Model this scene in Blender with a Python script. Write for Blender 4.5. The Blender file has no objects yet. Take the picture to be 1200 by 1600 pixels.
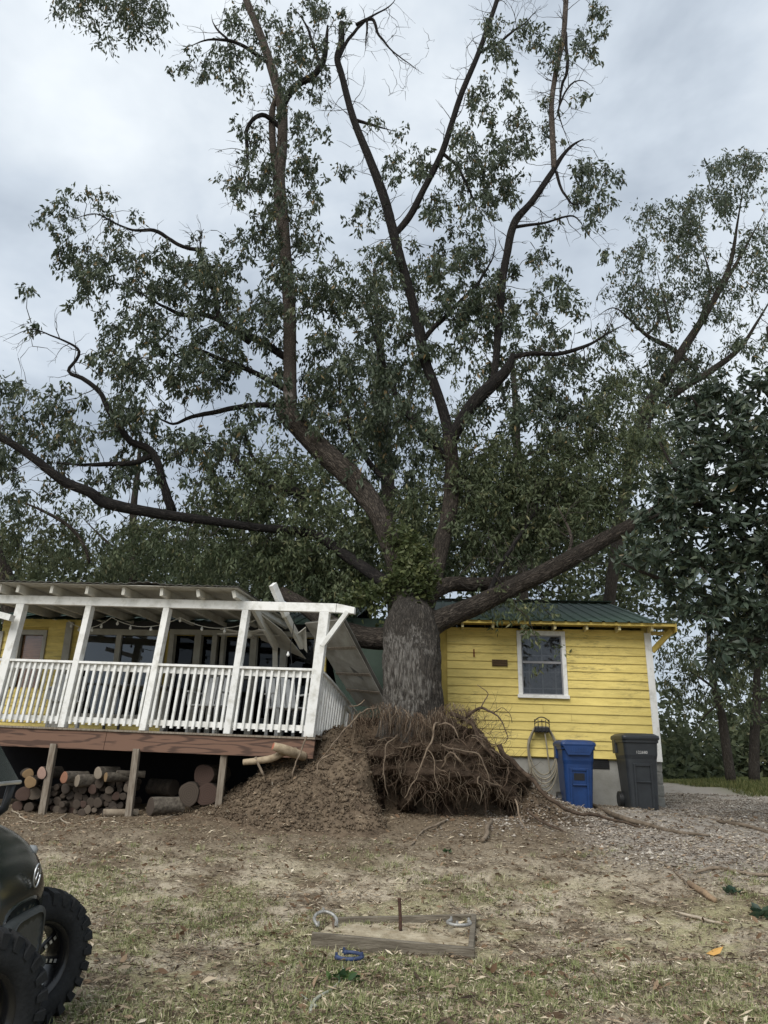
import bpy, math, random
import numpy as np
from mathutils import Vector, Matrix

rng = np.random.default_rng(7)
random.seed(7)
scene = bpy.context.scene
col = scene.collection

# ------------------------------------------------------------------ camera
CAM = np.array([0.0, 0.0, 1.35])
PITCH, ROLL, FPX = math.radians(18.0), math.radians(1.5), 1155.0
_f = np.array([0, math.cos(PITCH), math.sin(PITCH)])
_u0 = np.array([0, -math.sin(PITCH), math.cos(PITCH)])
_r0 = np.array([1.0, 0, 0])
_r = _r0 * math.cos(ROLL) + _u0 * math.sin(ROLL)
_u = _u0 * math.cos(ROLL) - _r0 * math.sin(ROLL)
cam_data = bpy.data.cameras.new('camera')
cam_data.sensor_fit = 'VERTICAL'; cam_data.sensor_height = 36.0
cam_data.lens = FPX / 1600 * 36.0
cam_data.clip_start = 0.05; cam_data.clip_end = 2000
cam = bpy.data.objects.new('camera', cam_data); col.objects.link(cam)
cam.matrix_world = Matrix(((_r[0], _u[0], -_f[0], CAM[0]), (_r[1], _u[1], -_f[1], CAM[1]),
                           (_r[2], _u[2], -_f[2], CAM[2]), (0, 0, 0, 1)))
scene.camera = cam

# ------------------------------------------------------------------ world, sun, exposure
SUN_EL, SUN_AZ = math.radians(45), math.radians(205)      # veiled sun, behind and left of the viewer
world = bpy.data.worlds.new('World'); scene.world = world; world.use_nodes = True
wn, wl = world.node_tree.nodes, world.node_tree.links
wn.clear()
w_out = wn.new('ShaderNodeOutputWorld')
sky = wn.new('ShaderNodeTexSky'); sky.sky_type = 'NISHITA'; sky.sun_disc = False
sky.sun_elevation = SUN_EL; sky.sun_rotation = SUN_AZ
bg1 = wn.new('ShaderNodeBackground'); bg1.inputs['Strength'].default_value = 0.06
wl.new(sky.outputs[0], bg1.inputs['Color'])
wtc = wn.new('ShaderNodeTexCoord')
wmp = wn.new('ShaderNodeMapping'); wmp.inputs['Scale'].default_value = (1.0, 1.0, 1.6)
wmp.inputs['Location'].default_value = (2.4, 5.5, 9.1)
wl.new(wtc.outputs['Generated'], wmp.inputs['Vector'])
wno = wn.new('ShaderNodeTexNoise'); wno.inputs['Scale'].default_value = 2.1
wno.inputs['Detail'].default_value = 6; wno.inputs['Roughness'].default_value = 0.55
wno.inputs['Distortion'].default_value = 0.25
wl.new(wmp.outputs[0], wno.inputs['Vector'])
wrp = wn.new('ShaderNodeValToRGB')
cr = wrp.color_ramp
cr.elements[0].position = 0.34; cr.elements[0].color = (0.39, 0.45, 0.53, 1)
cr.elements[1].position = 0.66; cr.elements[1].color = (0.87, 0.925, 0.97, 1)
e = cr.elements.new(0.48); e.color = (0.60, 0.67, 0.75, 1)
wl.new(wno.outputs['Fac'], wrp.inputs['Fac'])
bg2 = wn.new('ShaderNodeBackground'); bg2.inputs['Strength'].default_value = 0.57
wl.new(wrp.outputs['Color'], bg2.inputs['Color'])
wmx = wn.new('ShaderNodeMixShader'); wmx.inputs[0].default_value = 0.92
wl.new(bg1.outputs[0], wmx.inputs[1]); wl.new(bg2.outputs[0], wmx.inputs[2])
wl.new(wmx.outputs[0], w_out.inputs['Surface'])
sun_data = bpy.data.lights.new('sun', 'SUN'); sun_data.energy = 1.5
sun_data.angle = math.radians(40); sun_data.color = (1.0, 0.96, 0.90)
sun = bpy.data.objects.new('sun', sun_data); col.objects.link(sun)
sd = Vector((math.sin(SUN_AZ) * math.cos(SUN_EL), math.cos(SUN_AZ) * math.cos(SUN_EL), math.sin(SUN_EL)))
sun.rotation_euler = sd.to_track_quat('Z', 'Y').to_euler()
vs = scene.view_settings
vs.view_transform = 'Standard'; vs.look = 'None'; vs.gamma = 1.0; vs.exposure = 1.0
vs.use_curve_mapping = False

# ------------------------------------------------------------------ helpers
def ray(px, py):
    d = _f + _r * ((px - 600) / FPX) + _u * ((800 - py) / FPX)
    return d
def P(px, py, Y):
    d = ray(px, py)
    return CAM + d * (Y / d[1])
def size_m(w, p):                      # photo pixels -> metres at a point
    return w / FPX * float(np.dot(np.asarray(p) - CAM, _f))

def _hash(ix, iy, iz, seed):
    h = (ix.astype(np.uint32) * np.uint32(374761393) + iy.astype(np.uint32) * np.uint32(668265263)
         + iz.astype(np.uint32) * np.uint32(2147483647) + np.uint32((seed * 2654435761) & 0xffffffff))
    h = (h ^ (h >> np.uint32(13))) * np.uint32(1274126177)
    h = h ^ (h >> np.uint32(16))
    return (h & np.uint32(0xffffff)).astype(np.float64) / 16777215.0
def vnoise(p, seed=0):
    p = np.asarray(p, float)
    i = np.floor(p).astype(np.int64); f = p - i; f = f * f * (3 - 2 * f)
    r = 0
    for dx in (0, 1):
        for dy in (0, 1):
            for dz in (0, 1):
                w = (f[:, 0] if dx else 1 - f[:, 0]) * (f[:, 1] if dy else 1 - f[:, 1]) * (f[:, 2] if dz else 1 - f[:, 2])
                r = r + w * _hash(i[:, 0] + dx, i[:, 1] + dy, i[:, 2] + dz, seed)
    return r
def fbm(p, seed=0, oct=4):
    p = np.asarray(p, float); a, s, t = 0.5, 0.0, 0.0
    for k in range(oct):
        s = s + a * vnoise(p * 2 ** k, seed + k); t += a; a *= 0.5
    return s / t
def sstep(x, a, b):
    t = np.clip((x - a) / (b - a), 0, 1); return t * t * (3 - 2 * t)

def mesh_np(name, V, Fs, mats=(), midx=None, uv=None, attr=None, smooth=False):
    """V (n,3); Fs list of int arrays (m,k); midx list of material slots, one per array in Fs"""
    me = bpy.data.meshes.new(name)
    V = np.asarray(V, np.float32)
    Fs = [np.asarray(F, np.int32) for F in Fs if len(F)]
    me.vertices.add(len(V)); me.vertices.foreach_set('co', V.ravel())
    loops = np.concatenate([F.ravel() for F in Fs])
    counts = np.concatenate([np.full(len(F), F.shape[1], np.int32) for F in Fs])
    starts = np.concatenate([[0], np.cumsum(counts)[:-1]]).astype(np.int32)
    me.loops.add(len(loops)); me.loops.foreach_set('vertex_index', loops)
    me.polygons.add(len(counts)); me.polygons.foreach_set('loop_start', starts)
    if midx is not None:
        mi = np.concatenate([np.full(len(F), m, np.int32) for F, m in zip(Fs, midx)])
        me.polygons.foreach_set('material_index', mi)
    me.polygons.foreach_set('use_smooth', np.full(len(counts), bool(smooth)))
    if uv is not None:
        l = me.uv_layers.new(name='UVMap')
        l.data.foreach_set('uv', np.asarray(uv, np.float32)[loops].ravel())
    if attr is not None:
        a = me.attributes.new('rnd', 'FLOAT', 'POINT')
        a.data.foreach_set('value', np.asarray(attr, np.float32))
    for m in mats: me.materials.append(m)
    me.update(calc_edges=True); me.validate()
    return me

class MB:
    """collects pieces of ONE mesh"""
    def __init__(s): s.V = []; s.F = {}; s.uv = []; s.at = []; s.n = 0
    def add(s, V, F, mat=0, uv=None, at=None):
        V = np.asarray(V, float)
        s.V.append(V)
        if isinstance(F, np.ndarray): F = [F]
        elif len(F) and not isinstance(F[0], np.ndarray):
            g = {}
            for q in F: g.setdefault(len(q), []).append(q)
            F = [np.array(v) for v in g.values()]
        for A in F: s.F.setdefault((mat, A.shape[1]), []).append(A + s.n)
        s.uv.append(np.zeros((len(V), 2)) if uv is None else np.asarray(uv, float))
        s.at.append(np.zeros(len(V)) if at is None else np.broadcast_to(np.asarray(at, float), (len(V),)))
        s.n += len(V); return s
    def box(s, fr, u0, u1, v0, v1, w0, w1, mat=0):
        V = [fr(u, v, w) for u in (u0, u1) for v in (v0, v1) for w in (w0, w1)]
        return s.add(V, BOXF, mat)
    def beam(s, p0, p1, w, h, up=(0, 0, 1), mat=0):
        p0 = np.asarray(p0, float); p1 = np.asarray(p1, float); d = p1 - p0; L = np.linalg.norm(d); d = d / L
        sd_ = np.cross(d, up); sd_ /= np.linalg.norm(sd_); uu = np.cross(sd_, d)
        V = [p0 + d * (L * a) + sd_ * (w * (b - .5)) + uu * (h * (c - .5)) for a in (0, 1) for b in (0, 1) for c in (0, 1)]
        return s.add(V, BOXF, mat)
    def tube(s, pts, rad, sides=8, mat=0, amp=0, seed=0, caps=True, kv=2.6, ku=13):
        V, F, uv = tube(pts, rad, sides, amp, seed, kv, ku)
        s.add(V, F, mat, uv)
        if caps:
            k = s.n - len(V)
            s.F.setdefault((mat, sides), []).append(np.array([list(range(sides))[::-1]]) + k)
            s.F.setdefault((mat, sides), []).append(np.array([list(range(len(V) - sides, len(V)))]) + k)
        return s
    def build(s, name, mats, parent=None, smooth=False, loc=None, bevel=0, kind=None):
        if not isinstance(mats, (list, tuple)): mats = [mats]
        V = np.concatenate(s.V)
        off = np.array(loc if loc is not None else (parent.get('_w') if parent is not None and parent.get('_w') else (0, 0, 0)), float)
        keys = list(s.F.keys())
        me = mesh_np(name, V - off, [np.concatenate(s.F[k]) for k in keys], mats, [k[0] for k in keys],
                     np.concatenate(s.uv), np.concatenate(s.at), smooth)
        o = bpy.data.objects.new(name, me); col.objects.link(o)
        if parent is not None:
            o.parent = parent; o['_w'] = [float(a) for a in off]
        else:
            o.location = off; o['_w'] = [float(a) for a in off]
        if bevel:
            b = o.modifiers.new('bevel', 'BEVEL'); b.width = bevel; b.segments = 2; b.limit_method = 'ANGLE'
        if kind: o['kind'] = kind
        return o
BOXF = np.array([[0, 1, 3, 2], [4, 6, 7, 5], [0, 4, 5, 1], [2, 3, 7, 6], [0, 2, 6, 4], [1, 5, 7, 3]])

def smooth_path(pts, step):
    """pts (n,4) xyz+radius -> Catmull-Rom resampled"""
    p = np.asarray(pts, float)
    q = np.vstack([2 * p[0] - p[1], p, 2 * p[-1] - p[-2]])
    out = []
    for i in range(1, len(q) - 2):
        L = np.linalg.norm(q[i + 1, :3] - q[i, :3]); n = max(2, int(L / step))
        t = np.linspace(0, 1, n, endpoint=False)[:, None]
        a, b, c, d = q[i - 1], q[i], q[i + 1], q[i + 2]
        out.append(0.5 * (2 * b + (c - a) * t + (2 * a - 5 * b + 4 * c - d) * t ** 2 + (3 * b - a - 3 * c + d) * t ** 3))
    out.append(p[-1:]); r = np.vstack(out); r[:, 3] = np.maximum(r[:, 3], 0.002)
    return r
def tube(pts, rad, sides=8, amp=0, seed=0, kv=2.6, ku=13):
    p = np.asarray(pts, float); r = np.broadcast_to(np.asarray(rad, float), (len(p),)).copy()
    d = np.gradient(p, axis=0); d /= np.linalg.norm(d, axis=1)[:, None] + 1e-12
    n0 = np.cross(d[0], [0.13, 0.9, 0.21]); n0 /= np.linalg.norm(n0) + 1e-9
    N = [n0]
    for i in range(1, len(p)):
        n = N[-1] - d[i] * np.dot(N[-1], d[i]); N.append(n / (np.linalg.norm(n) + 1e-12))
    N = np.array(N); B = np.cross(d, N)
    th = np.linspace(0, 2 * np.pi, sides, endpoint=False)
    c, s_ = np.cos(th), np.sin(th)
    L = np.concatenate([[0], np.cumsum(np.linalg.norm(np.diff(p, axis=0), axis=1))])
    R = np.repeat(r[:, None], sides, 1)
    if amp:
        q = np.stack([np.broadcast_to(c[None] * R * ku, R.shape), np.broadcast_to(s_[None] * R * ku, R.shape),
                      np.repeat(L[:, None] * kv, sides, 1)], -1).reshape(-1, 3)
        w = fbm(q * 0.35, seed + 9, 2).reshape(R.shape)
        q[:, 2] += 1.5 * w.ravel()
        n1 = 1 - np.abs(2 * fbm(q, seed, 3).reshape(R.shape) - 1)
        R = R * (1 + amp * (n1 - 0.8) * 2 + 0.16 * (w - 0.5) * (amp > 0.05))
    V = p[:, None] + N[:, None] * (c[None] * R)[..., None] + B[:, None] * (s_[None] * R)[..., None]
    uv = np.stack([np.broadcast_to(th[None], R.shape) * float(r.max()), np.repeat(L[:, None], sides, 1)], -1)
    i = np.arange(len(p) - 1)[:, None] * sides; j = np.arange(sides)[None]; j2 = (j + 1) % sides
    F = np.stack([i + j, i + j2, i + sides + j2, i + sides + j], -1).reshape(-1, 4)
    return V.reshape(-1, 3), F, uv.reshape(-1, 2)

def thing(name, label, cat, loc=(0, 0, 0), group=None):
    o = bpy.data.objects.new(name, None); col.objects.link(o)
    o.location = [float(a) for a in loc]; o['_w'] = [float(a) for a in loc]
    o.empty_display_size = 0.2
    return tag(o, label, cat, group)
def tag(o, label, cat, group=None):
    o['label'] = label; o['category'] = cat
    if group: o['group'] = group
    return o

# ------------------------------------------------------------------ materials
def nt(name):
    m = bpy.data.materials.new(name); m.use_nodes = True
    n, l = m.node_tree.nodes, m.node_tree.links
    return m, n, l, n['Principled BSDF']
def rgba(c): return (c[0], c[1], c[2], 1)
def M(name, c, rough=0.8, c2=None, scale=6.0, bump=0.15, bscale=60.0, spec=0.25, metal=0.0, stretch=(1, 1, 1), lo=0.35, hi=0.65, rand=0.0, dist=0.0):
    m, n, l, b = nt(name)
    c2 = c2 or tuple(x * 0.75 for x in c)
    tc = n.new('ShaderNodeTexCoord'); mp = n.new('ShaderNodeMapping'); mp.inputs['Scale'].default_value = stretch
    l.new(tc.outputs['Object'], mp.inputs['Vector'])
    no = n.new('ShaderNodeTexNoise'); no.inputs['Scale'].default_value = scale; no.inputs['Detail'].default_value = 6
    no.inputs['Roughness'].default_value = 0.62; no.inputs['Distortion'].default_value = dist
    l.new(mp.outputs[0], no.inputs['Vector'])
    rp = n.new('ShaderNodeValToRGB'); rp.color_ramp.elements[0].position = lo; rp.color_ramp.elements[1].position = hi
    rp.color_ramp.elements[0].color = rgba(c2); rp.color_ramp.elements[1].color = rgba(c)
    l.new(no.outputs['Fac'], rp.inputs['Fac']); out = rp.outputs['Color']
    if rand:
        oi = n.new('ShaderNodeObjectInfo'); ma = n.new('ShaderNodeMapRange')
        ma.inputs['To Min'].default_value = 1 - rand; ma.inputs['To Max'].default_value = 1 + rand * 0.6
        l.new(oi.outputs['Random'], ma.inputs['Value'])
        mu = n.new('ShaderNodeVectorMath'); mu.operation = 'SCALE'
        l.new(out, mu.inputs[0]); l.new(ma.outputs[0], mu.inputs['Scale']); out = mu.outputs[0]
    l.new(out, b.inputs['Base Color'])
    b.inputs['Roughness'].default_value = rough; b.inputs['Specular IOR Level'].default_value = spec
    b.inputs['Metallic'].default_value = metal
    if bump:
        n2 = n.new('ShaderNodeTexNoise'); n2.inputs['Scale'].default_value = bscale; n2.inputs['Detail'].default_value = 5
        l.new(mp.outputs[0], n2.inputs['Vector'])
        bp = n.new('ShaderNodeBump'); bp.inputs['Strength'].default_value = bump; bp.inputs['Distance'].default_value = 0.02
        l.new(n2.outputs['Fac'], bp.inputs['Height']); l.new(bp.outputs[0], b.inputs['Normal'])
    return m
def leaf_mat(name, cols, rough=0.5, spec=0.3, trans=0.32):
    """colour by per-leaf attribute rnd"""
    m, n, l, b = nt(name)
    at = n.new('ShaderNodeAttribute'); at.attribute_name = 'rnd'
    rp = n.new('ShaderNodeValToRGB'); el = rp.color_ramp.elements
    for k, (p_, c_) in enumerate(cols):
        x = el[k] if k < 2 else el.new(p_)
        x.position = p_; x.color = rgba(c_)
    l.new(at.outputs['Fac'], rp.inputs['Fac']); l.new(rp.outputs['Color'], b.inputs['Base Color'])
    b.inputs['Roughness'].default_value = rough; b.inputs['Specular IOR Level'].default_value = spec
    if trans:
        t = n.new('ShaderNodeBsdfTranslucent'); mx = n.new('ShaderNodeMixShader'); mx.inputs[0].default_value = trans
        l.new(rp.outputs['Color'], t.inputs['Color'])
        l.new(b.outputs[0], mx.inputs[1]); l.new(t.outputs[0], mx.inputs[2])
        l.new(mx.outputs[0], n['Material Output'].inputs['Surface'])
    return m
def bark_mat(name, dark, light, pale=None, pale_lo=0.55, su=16, sv=3.2):
    m, n, l, b = nt(name)
    uv = n.new('ShaderNodeUVMap'); uv.uv_map = 'UVMap'
    mp = n.new('ShaderNodeMapping'); mp.inputs['Scale'].default_value = (su, sv, 1); l.new(uv.outputs[0], mp.inputs[0])
    no = n.new('ShaderNodeTexNoise'); no.inputs['Scale'].default_value = 1.6; no.inputs['Detail'].default_value = 8
    no.inputs['Roughness'].default_value = 0.65; no.inputs['Distortion'].default_value = 0.8
    l.new(mp.outputs[0], no.inputs['Vector'])
    # furrows: narrow dark lines between long ridges
    s1 = n.new('ShaderNodeMath'); s1.operation = 'SUBTRACT'; s1.inputs[1].default_value = 0.5; l.new(no.outputs['Fac'], s1.inputs[0])
    s2 = n.new('ShaderNodeMath'); s2.operation = 'ABSOLUTE'; l.new(s1.outputs[0], s2.inputs[0])
    s3 = n.new('ShaderNodeMath'); s3.operation = 'MULTIPLY'; s3.inputs[1].default_value = 5.0; s3.use_clamp = True; l.new(s2.outputs[0], s3.inputs[0])
    rp = n.new('ShaderNodeValToRGB'); rp.color_ramp.elements[0].position = 0.05; rp.color_ramp.elements[1].position = 0.75
    rp.color_ramp.elements[0].color = rgba(dark); rp.color_ramp.elements[1].color = rgba(light)
    l.new(s3.outputs[0], rp.inputs['Fac']); out = rp.outputs['Color']
    if pale:
        tc = n.new('ShaderNodeTexCoord')
        n3 = n.new('ShaderNodeTexNoise'); n3.inputs['Scale'].default_value = 2.2; n3.inputs['Detail'].default_value = 9
        n3.inputs['Roughness'].default_value = 0.72; l.new(tc.outputs['Object'], n3.inputs['Vector'])
        r3 = n.new('ShaderNodeValToRGB'); r3.color_ramp.elements[0].position = pale_lo; r3.color_ramp.elements[1].position = pale_lo + 0.1
        l.new(n3.outputs['Fac'], r3.inputs['Fac'])
        mx = n.new('ShaderNodeMix'); mx.data_type = 'RGBA'
        l.new(r3.outputs['Color'], mx.inputs['Factor']); l.new(out, mx.inputs['A']); mx.inputs['B'].default_value = rgba(pale)
        out = mx.outputs['Result']
    l.new(out, b.inputs['Base Color']); b.inputs['Roughness'].default_value = 0.92; b.inputs['Specular IOR Level'].default_value = 0.15
    bp = n.new('ShaderNodeBump'); bp.inputs['Strength'].default_value = 1.0; bp.inputs['Distance'].default_value = 0.03
    l.new(s3.outputs[0], bp.inputs['Height']); l.new(bp.outputs[0], b.inputs['Normal'])
    return m
def glass_mat(name, tint=(0.02, 0.025, 0.03), refl=0.3, through=0.5, rough=0.02):
    m, n, l, b = nt(name)
    g = n.new('ShaderNodeBsdfGlossy'); g.inputs['Roughness'].default_value = rough; g.inputs['Color'].default_value = (0.8, 0.85, 0.9, 1)
    t = n.new('ShaderNodeBsdfTransparent'); t.inputs['Color'].default_value = (through, through, through, 1)
    lw = n.new('ShaderNodeFresnel'); lw.inputs['IOR'].default_value = 1.35
    ad = n.new('ShaderNodeMath'); ad.operation = 'ADD'; ad.inputs[1].default_value = refl; l.new(lw.outputs[0], ad.inputs[0])
    mx = n.new('ShaderNodeMixShader'); l.new(ad.outputs[0], mx.inputs[0]); l.new(t.outputs[0], mx.inputs[1]); l.new(g.outputs[0], mx.inputs[2])
    l.new(mx.outputs[0], n['Material Output'].inputs['Surface'])
    return m

m_white = M('white_paint', (0.77, 0.77, 0.745), 0.55, (0.50, 0.49, 0.44), scale=7, bump=0.12, bscale=60, lo=0.26, hi=0.52, rand=0.07)
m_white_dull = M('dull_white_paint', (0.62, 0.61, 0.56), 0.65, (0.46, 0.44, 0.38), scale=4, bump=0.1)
m_trim_shade = M('shaded_trim_paint', (0.40, 0.39, 0.35), 0.7, (0.30, 0.29, 0.25), scale=4, bump=0.1)  # white trim greyed in the paint to carry the porch roof's shade
m_cream = M('cream_paint', (0.66, 0.60, 0.36), 0.6, (0.5, 0.44, 0.24), scale=9)
m_weather = M('weathered_wood', (0.27, 0.235, 0.19), 0.85, (0.15, 0.12, 0.09), scale=7, stretch=(6, 6, 0.7), bump=0.35, bscale=20)
m_board = M('grey_board', (0.20, 0.175, 0.135), 0.88, (0.095, 0.08, 0.06), scale=5, stretch=(0.8, 6, 9), bump=0.4, bscale=14)
m_dark = M('shade_black', (0.012, 0.012, 0.014), 0.95, bump=0)  # near-black stands in for unlit rooms and the dark below the deck
m_black = M('black_plastic', (0.018, 0.019, 0.021), 0.45, (0.011, 0.012, 0.013), scale=9, bump=0.05, spec=0.4)
m_found = M('grey_foundation_paint', (0.33, 0.325, 0.30), 0.8, (0.24, 0.235, 0.21), scale=2.5, bump=0.15, bscale=40)
m_metal_green = M('green_roof_metal', (0.034, 0.060, 0.043), 0.6, (0.026, 0.046, 0.034), scale=2.0, bump=0.03, spec=0.2)
m_metal_dull = M('dull_roof_metal', (0.16, 0.16, 0.15), 0.55, (0.10, 0.095, 0.085), scale=3, bump=0.05, spec=0.4)
m_soffit = M('soffit_panel', (0.50, 0.49, 0.44), 0.75, (0.38, 0.36, 0.31), scale=2.5, bump=0.06)
m_rust = M('rusty_steel', (0.09, 0.05, 0.035), 0.85, (0.04, 0.025, 0.02), scale=30, bump=0.3)
m_steel = M('worn_steel', (0.42, 0.42, 0.40), 0.5, (0.22, 0.21, 0.19), scale=40, bump=0.2, metal=0.4)
m_bluepaint = M('blue_paint', (0.05, 0.075, 0.16), 0.5, (0.03, 0.04, 0.08), scale=30, bump=0.1)
m_hose = M('tan_hose', (0.30, 0.27, 0.21), 0.6, (0.22, 0.20, 0.15), scale=12, bump=0.05)
# ------------------------------------------------------------------ ground
def gz_base(x, y):
    x = np.asarray(x, float); y = np.asarray(y, float)
    z = 0.50 * sstep(y, 5.2, 12.6) + 0.010 * np.clip(x, -8, 10) * sstep(y, 6, 12)
    z = z + 0.10 * sstep(y, 14, 24) + 0.10 * sstep(x, 7, 14) * sstep(y, 15, 22)
    # the strip under the deck lies a little lower
    z = z - 0.10 * sstep(-x, 1.5, 3.0) * sstep(y, 9.5, 11.5)
    return z
def gz(x, y):
    x = np.asarray(x, float); y = np.asarray(y, float); sh = np.broadcast(x, y).shape
    xf = np.broadcast_to(x, sh).ravel(); yf = np.broadcast_to(y, sh).ravel()
    q = np.stack([xf, yf, xf * 0], 1)
    n = (fbm(q * 0.7, 3, 3) - 0.5) * 0.16 + (fbm(q * 2.0, 17, 3) - 0.5) * 0.07 + (fbm(q * 6.0, 11, 4) - 0.5) * 0.065
    fade = np.exp(-np.maximum(0, np.hypot(xf, yf - 9) - 14) / 8)
    return (gz_base(xf, yf) + n * fade).reshape(sh)
def on_ground(px, py, lift=0.0):
    d = ray(px, py); t = 2.0
    for k in range(4000):
        p = CAM + d * t
        if p[2] <= float(gz_base(p[0], p[1])): break
        t += 0.01
    p = CAM + d * t
    return np.array([p[0], p[1], float(gz(p[0], p[1])) + lift])

def axis(lo, hi, step, far):
    c = list(np.arange(lo, hi + 1e-6, step)); s = step; a = [c[-1]]
    while a[-1] < far: s *= 1.3; a.append(a[-1] + s)
    s = step; b = [c[0]]
    while b[-1] > -far: s *= 1.3; b.append(b[-1] - s)
    return np.array(b[:0:-1] + c + a[1:])
gx, gy = axis(-8, 9.5, 0.07, 400), axis(3.2, 16, 0.07, 400)
XX, YY = np.meshgrid(gx, gy); ZZ = gz(XX, YY)
nx_, ny_ = len(gx), len(gy)
ii = (np.arange(ny_ - 1)[:, None] * nx_ + np.arange(nx_ - 1)[None]).ravel()
GF = np.stack([ii, ii + 1, ii + nx_ + 1, ii + nx_], 1)

def ground_material():
    m, n, l, b = nt('ground_soil')
    tc = n.new('ShaderNodeTexCoord')
    def noise(scale, detail=6, rough=0.6, dist=0.0):
        x = n.new('ShaderNodeTexNoise'); x.inputs['Scale'].default_value = scale; x.inputs['Detail'].default_value = detail
        x.inputs['Roughness'].default_value = rough; x.inputs['Distortion'].default_value = dist
        l.new(tc.outputs['Object'], x.inputs['Vector']); return x.outputs['Fac']
    def ramp(fac, a, c):
        r = n.new('ShaderNodeValToRGB'); r.color_ramp.elements[0].position = a; r.color_ramp.elements[1].position = c
        l.new(fac, r.inputs['Fac']); return r.outputs['Color']
    def mix(fac, A, B):
        x = n.new('ShaderNodeMix'); x.data_type = 'RGBA'; l.new(fac, x.inputs['Factor'])
        for s_, v in (('A', A), ('B', B)):
            if isinstance(v, tuple): x.inputs[s_].default_value = rgba(v)
            else: l.new(v, x.inputs[s_])
        return x.outputs['Result']
    sep = n.new('ShaderNodeSeparateXYZ'); l.new(tc.outputs['Object'], sep.inputs[0])
    def mr(o, a, c):
        x = n.new('ShaderNodeMapRange'); x.interpolation_type = 'SMOOTHSTEP'; x.inputs['From Min'].default_value = a; x.inputs['From Max'].default_value = c
        l.new(o, x.inputs['Value']); return x.outputs[0]
    def mul(a, c):
        x = n.new('ShaderNodeMath'); x.operation = 'MULTIPLY'; l.new(a, x.inputs[0]); l.new(c, x.inputs[1]); return x.outputs[0]
    soil = mix(noise(9, 8, 0.7), (0.10, 0.076, 0.052), (0.24, 0.187, 0.128))
    sand = mix(noise(20, 6), (0.48, 0.41, 0.30), (0.64, 0.56, 0.43))
    near = mr(sep.outputs['Y'], 11.0, 7.0)
    c = mix(mul(ramp(noise(1.6, 8, 0.7, 0.0), 0.43, 0.57), near), soil, sand)
    thatch = mix(noise(40, 5, 0.7), (0.29, 0.275, 0.14), (0.52, 0.465, 0.29))
    c = mix(mul(ramp(noise(1.1, 7, 0.72, 0.0), 0.47, 0.57), mr(sep.outputs['Y'], 9.5, 6.0)), c, thatch)
    gr = mix(noise(60, 4, 0.8), (0.21, 0.185, 0.155), (0.46, 0.42, 0.37))
    gm = mul(mul(mr(sep.outputs['X'], 1.8, 3.6), mr(sep.outputs['Y'], 7.6, 9.4)), ramp(noise(1.6, 6, 0.65), 0.30, 0.46))
    c = mix(gm, c, gr)
    lawn = mix(noise(6, 6), (0.075, 0.09, 0.030), (0.13, 0.14, 0.05))
    lm = mul(mr(sep.outputs['Y'], 17.8, 18.6), mr(sep.outputs['X'], 8.0, 9.4))
    c = mix(lm, c, lawn)
    l.new(c, b.inputs['Base Color']); b.inputs['Roughness'].default_value = 0.97; b.inputs['Specular IOR Level'].default_value = 0.1
    bp = n.new('ShaderNodeBump'); bp.inputs['Strength'].default_value = 0.8; bp.inputs['Distance'].default_value = 0.03
    l.new(noise(45, 8, 0.75), bp.inputs['Height']); l.new(bp.outputs[0], b.inputs['Normal'])
    return m
m_ground = ground_material()
g_me = mesh_np('ground', np.stack([XX, YY, ZZ], -1).reshape(-1, 3), [GF], [m_ground], smooth=True)
ground = bpy.data.objects.new('ground', g_me); col.objects.link(ground); ground['kind'] = 'structure'

# mound of heaved earth around the root plate
MX = np.array([-3.1, -2.6, -1.95, -1.45, -1.1, -0.75, -0.35, 0.1, 0.6, 1.1, 1.55, 1.85, 2.15, 2.5, 3.0, 3.4])
MH = np.array([0.0, 0.06, 0.40, 0.74, 0.98, 1.12, 1.18, 1.22, 1.25, 1.18, 1.02, 0.82, 0.56, 0.28, 0.08, 0.0])
def mound_h(x, y):
    x = np.asarray(x, float); y = np.asarray(y, float); sh = x.shape
    q = np.stack([x.ravel(), y.ravel(), x.ravel() * 0], 1)
    wob = (fbm(q * 2.2, 21, 4).reshape(sh) - 0.5)
    r = np.interp(x + wob * 0.35, MX, MH)
    cav = sstep(x + wob * 0.6, -0.22, 0.06) * (1 - sstep(x, 2.0, 2.3))
    y0 = 9.9 + 1.0 * sstep(-x, 1.2, 2.6); y1 = 11.85
    s_left = np.clip((y - y0) / (y1 - y0), 0, 1) ** 1.25
    s_cav = sstep(y, 11.75, 12.15)
    s_r = sstep(y, 10.6, 12.0)
    s_front = (s_left * (1 - sstep(x, 1.7, 2.2)) + s_r * sstep(x, 1.7, 2.2))
    s = s_front * (1 - cav) + s_cav * cav
    s = s * (1 - sstep(y, 12.5, 13.6))
    h = r * s
    lump = (fbm(q * 4.0, 31, 4).reshape(sh) - 0.5) * 0.22 + (fbm(q * 14, 33, 4).reshape(sh) - 0.5) * 0.09
    return h + lump * np.clip(h * 4, 0, 1) - 0.12 * (h < 0.01)
mx_, my_ = np.arange(-3.3, 3.6, 0.03), np.arange(9.6, 13.8, 0.03)
MXX, MYY = np.meshgrid(mx_, my_)
MZZ = gz(MXX, MYY) + mound_h(MXX, MYY) - 0.02
ii = (np.arange(len(my_) - 1)[:, None] * len(mx_) + np.arange(len(mx_) - 1)[None]).ravel()
MF = np.stack([ii, ii + 1, ii + len(mx_) + 1, ii + len(mx_)], 1)
m_mound = M('mound_earth', (0.185, 0.142, 0.098), 0.97, (0.085, 0.062, 0.043), scale=5, bump=0.9, bscale=38, spec=0.1, lo=0.32, hi=0.68)
mo = bpy.data.objects.new('earth_mound', mesh_np('earth_mound', np.stack([MXX, MYY, MZZ], -1).reshape(-1, 3), [MF], [m_mound], smooth=True))
col.objects.link(mo); mo['kind'] = 'structure'
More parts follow.
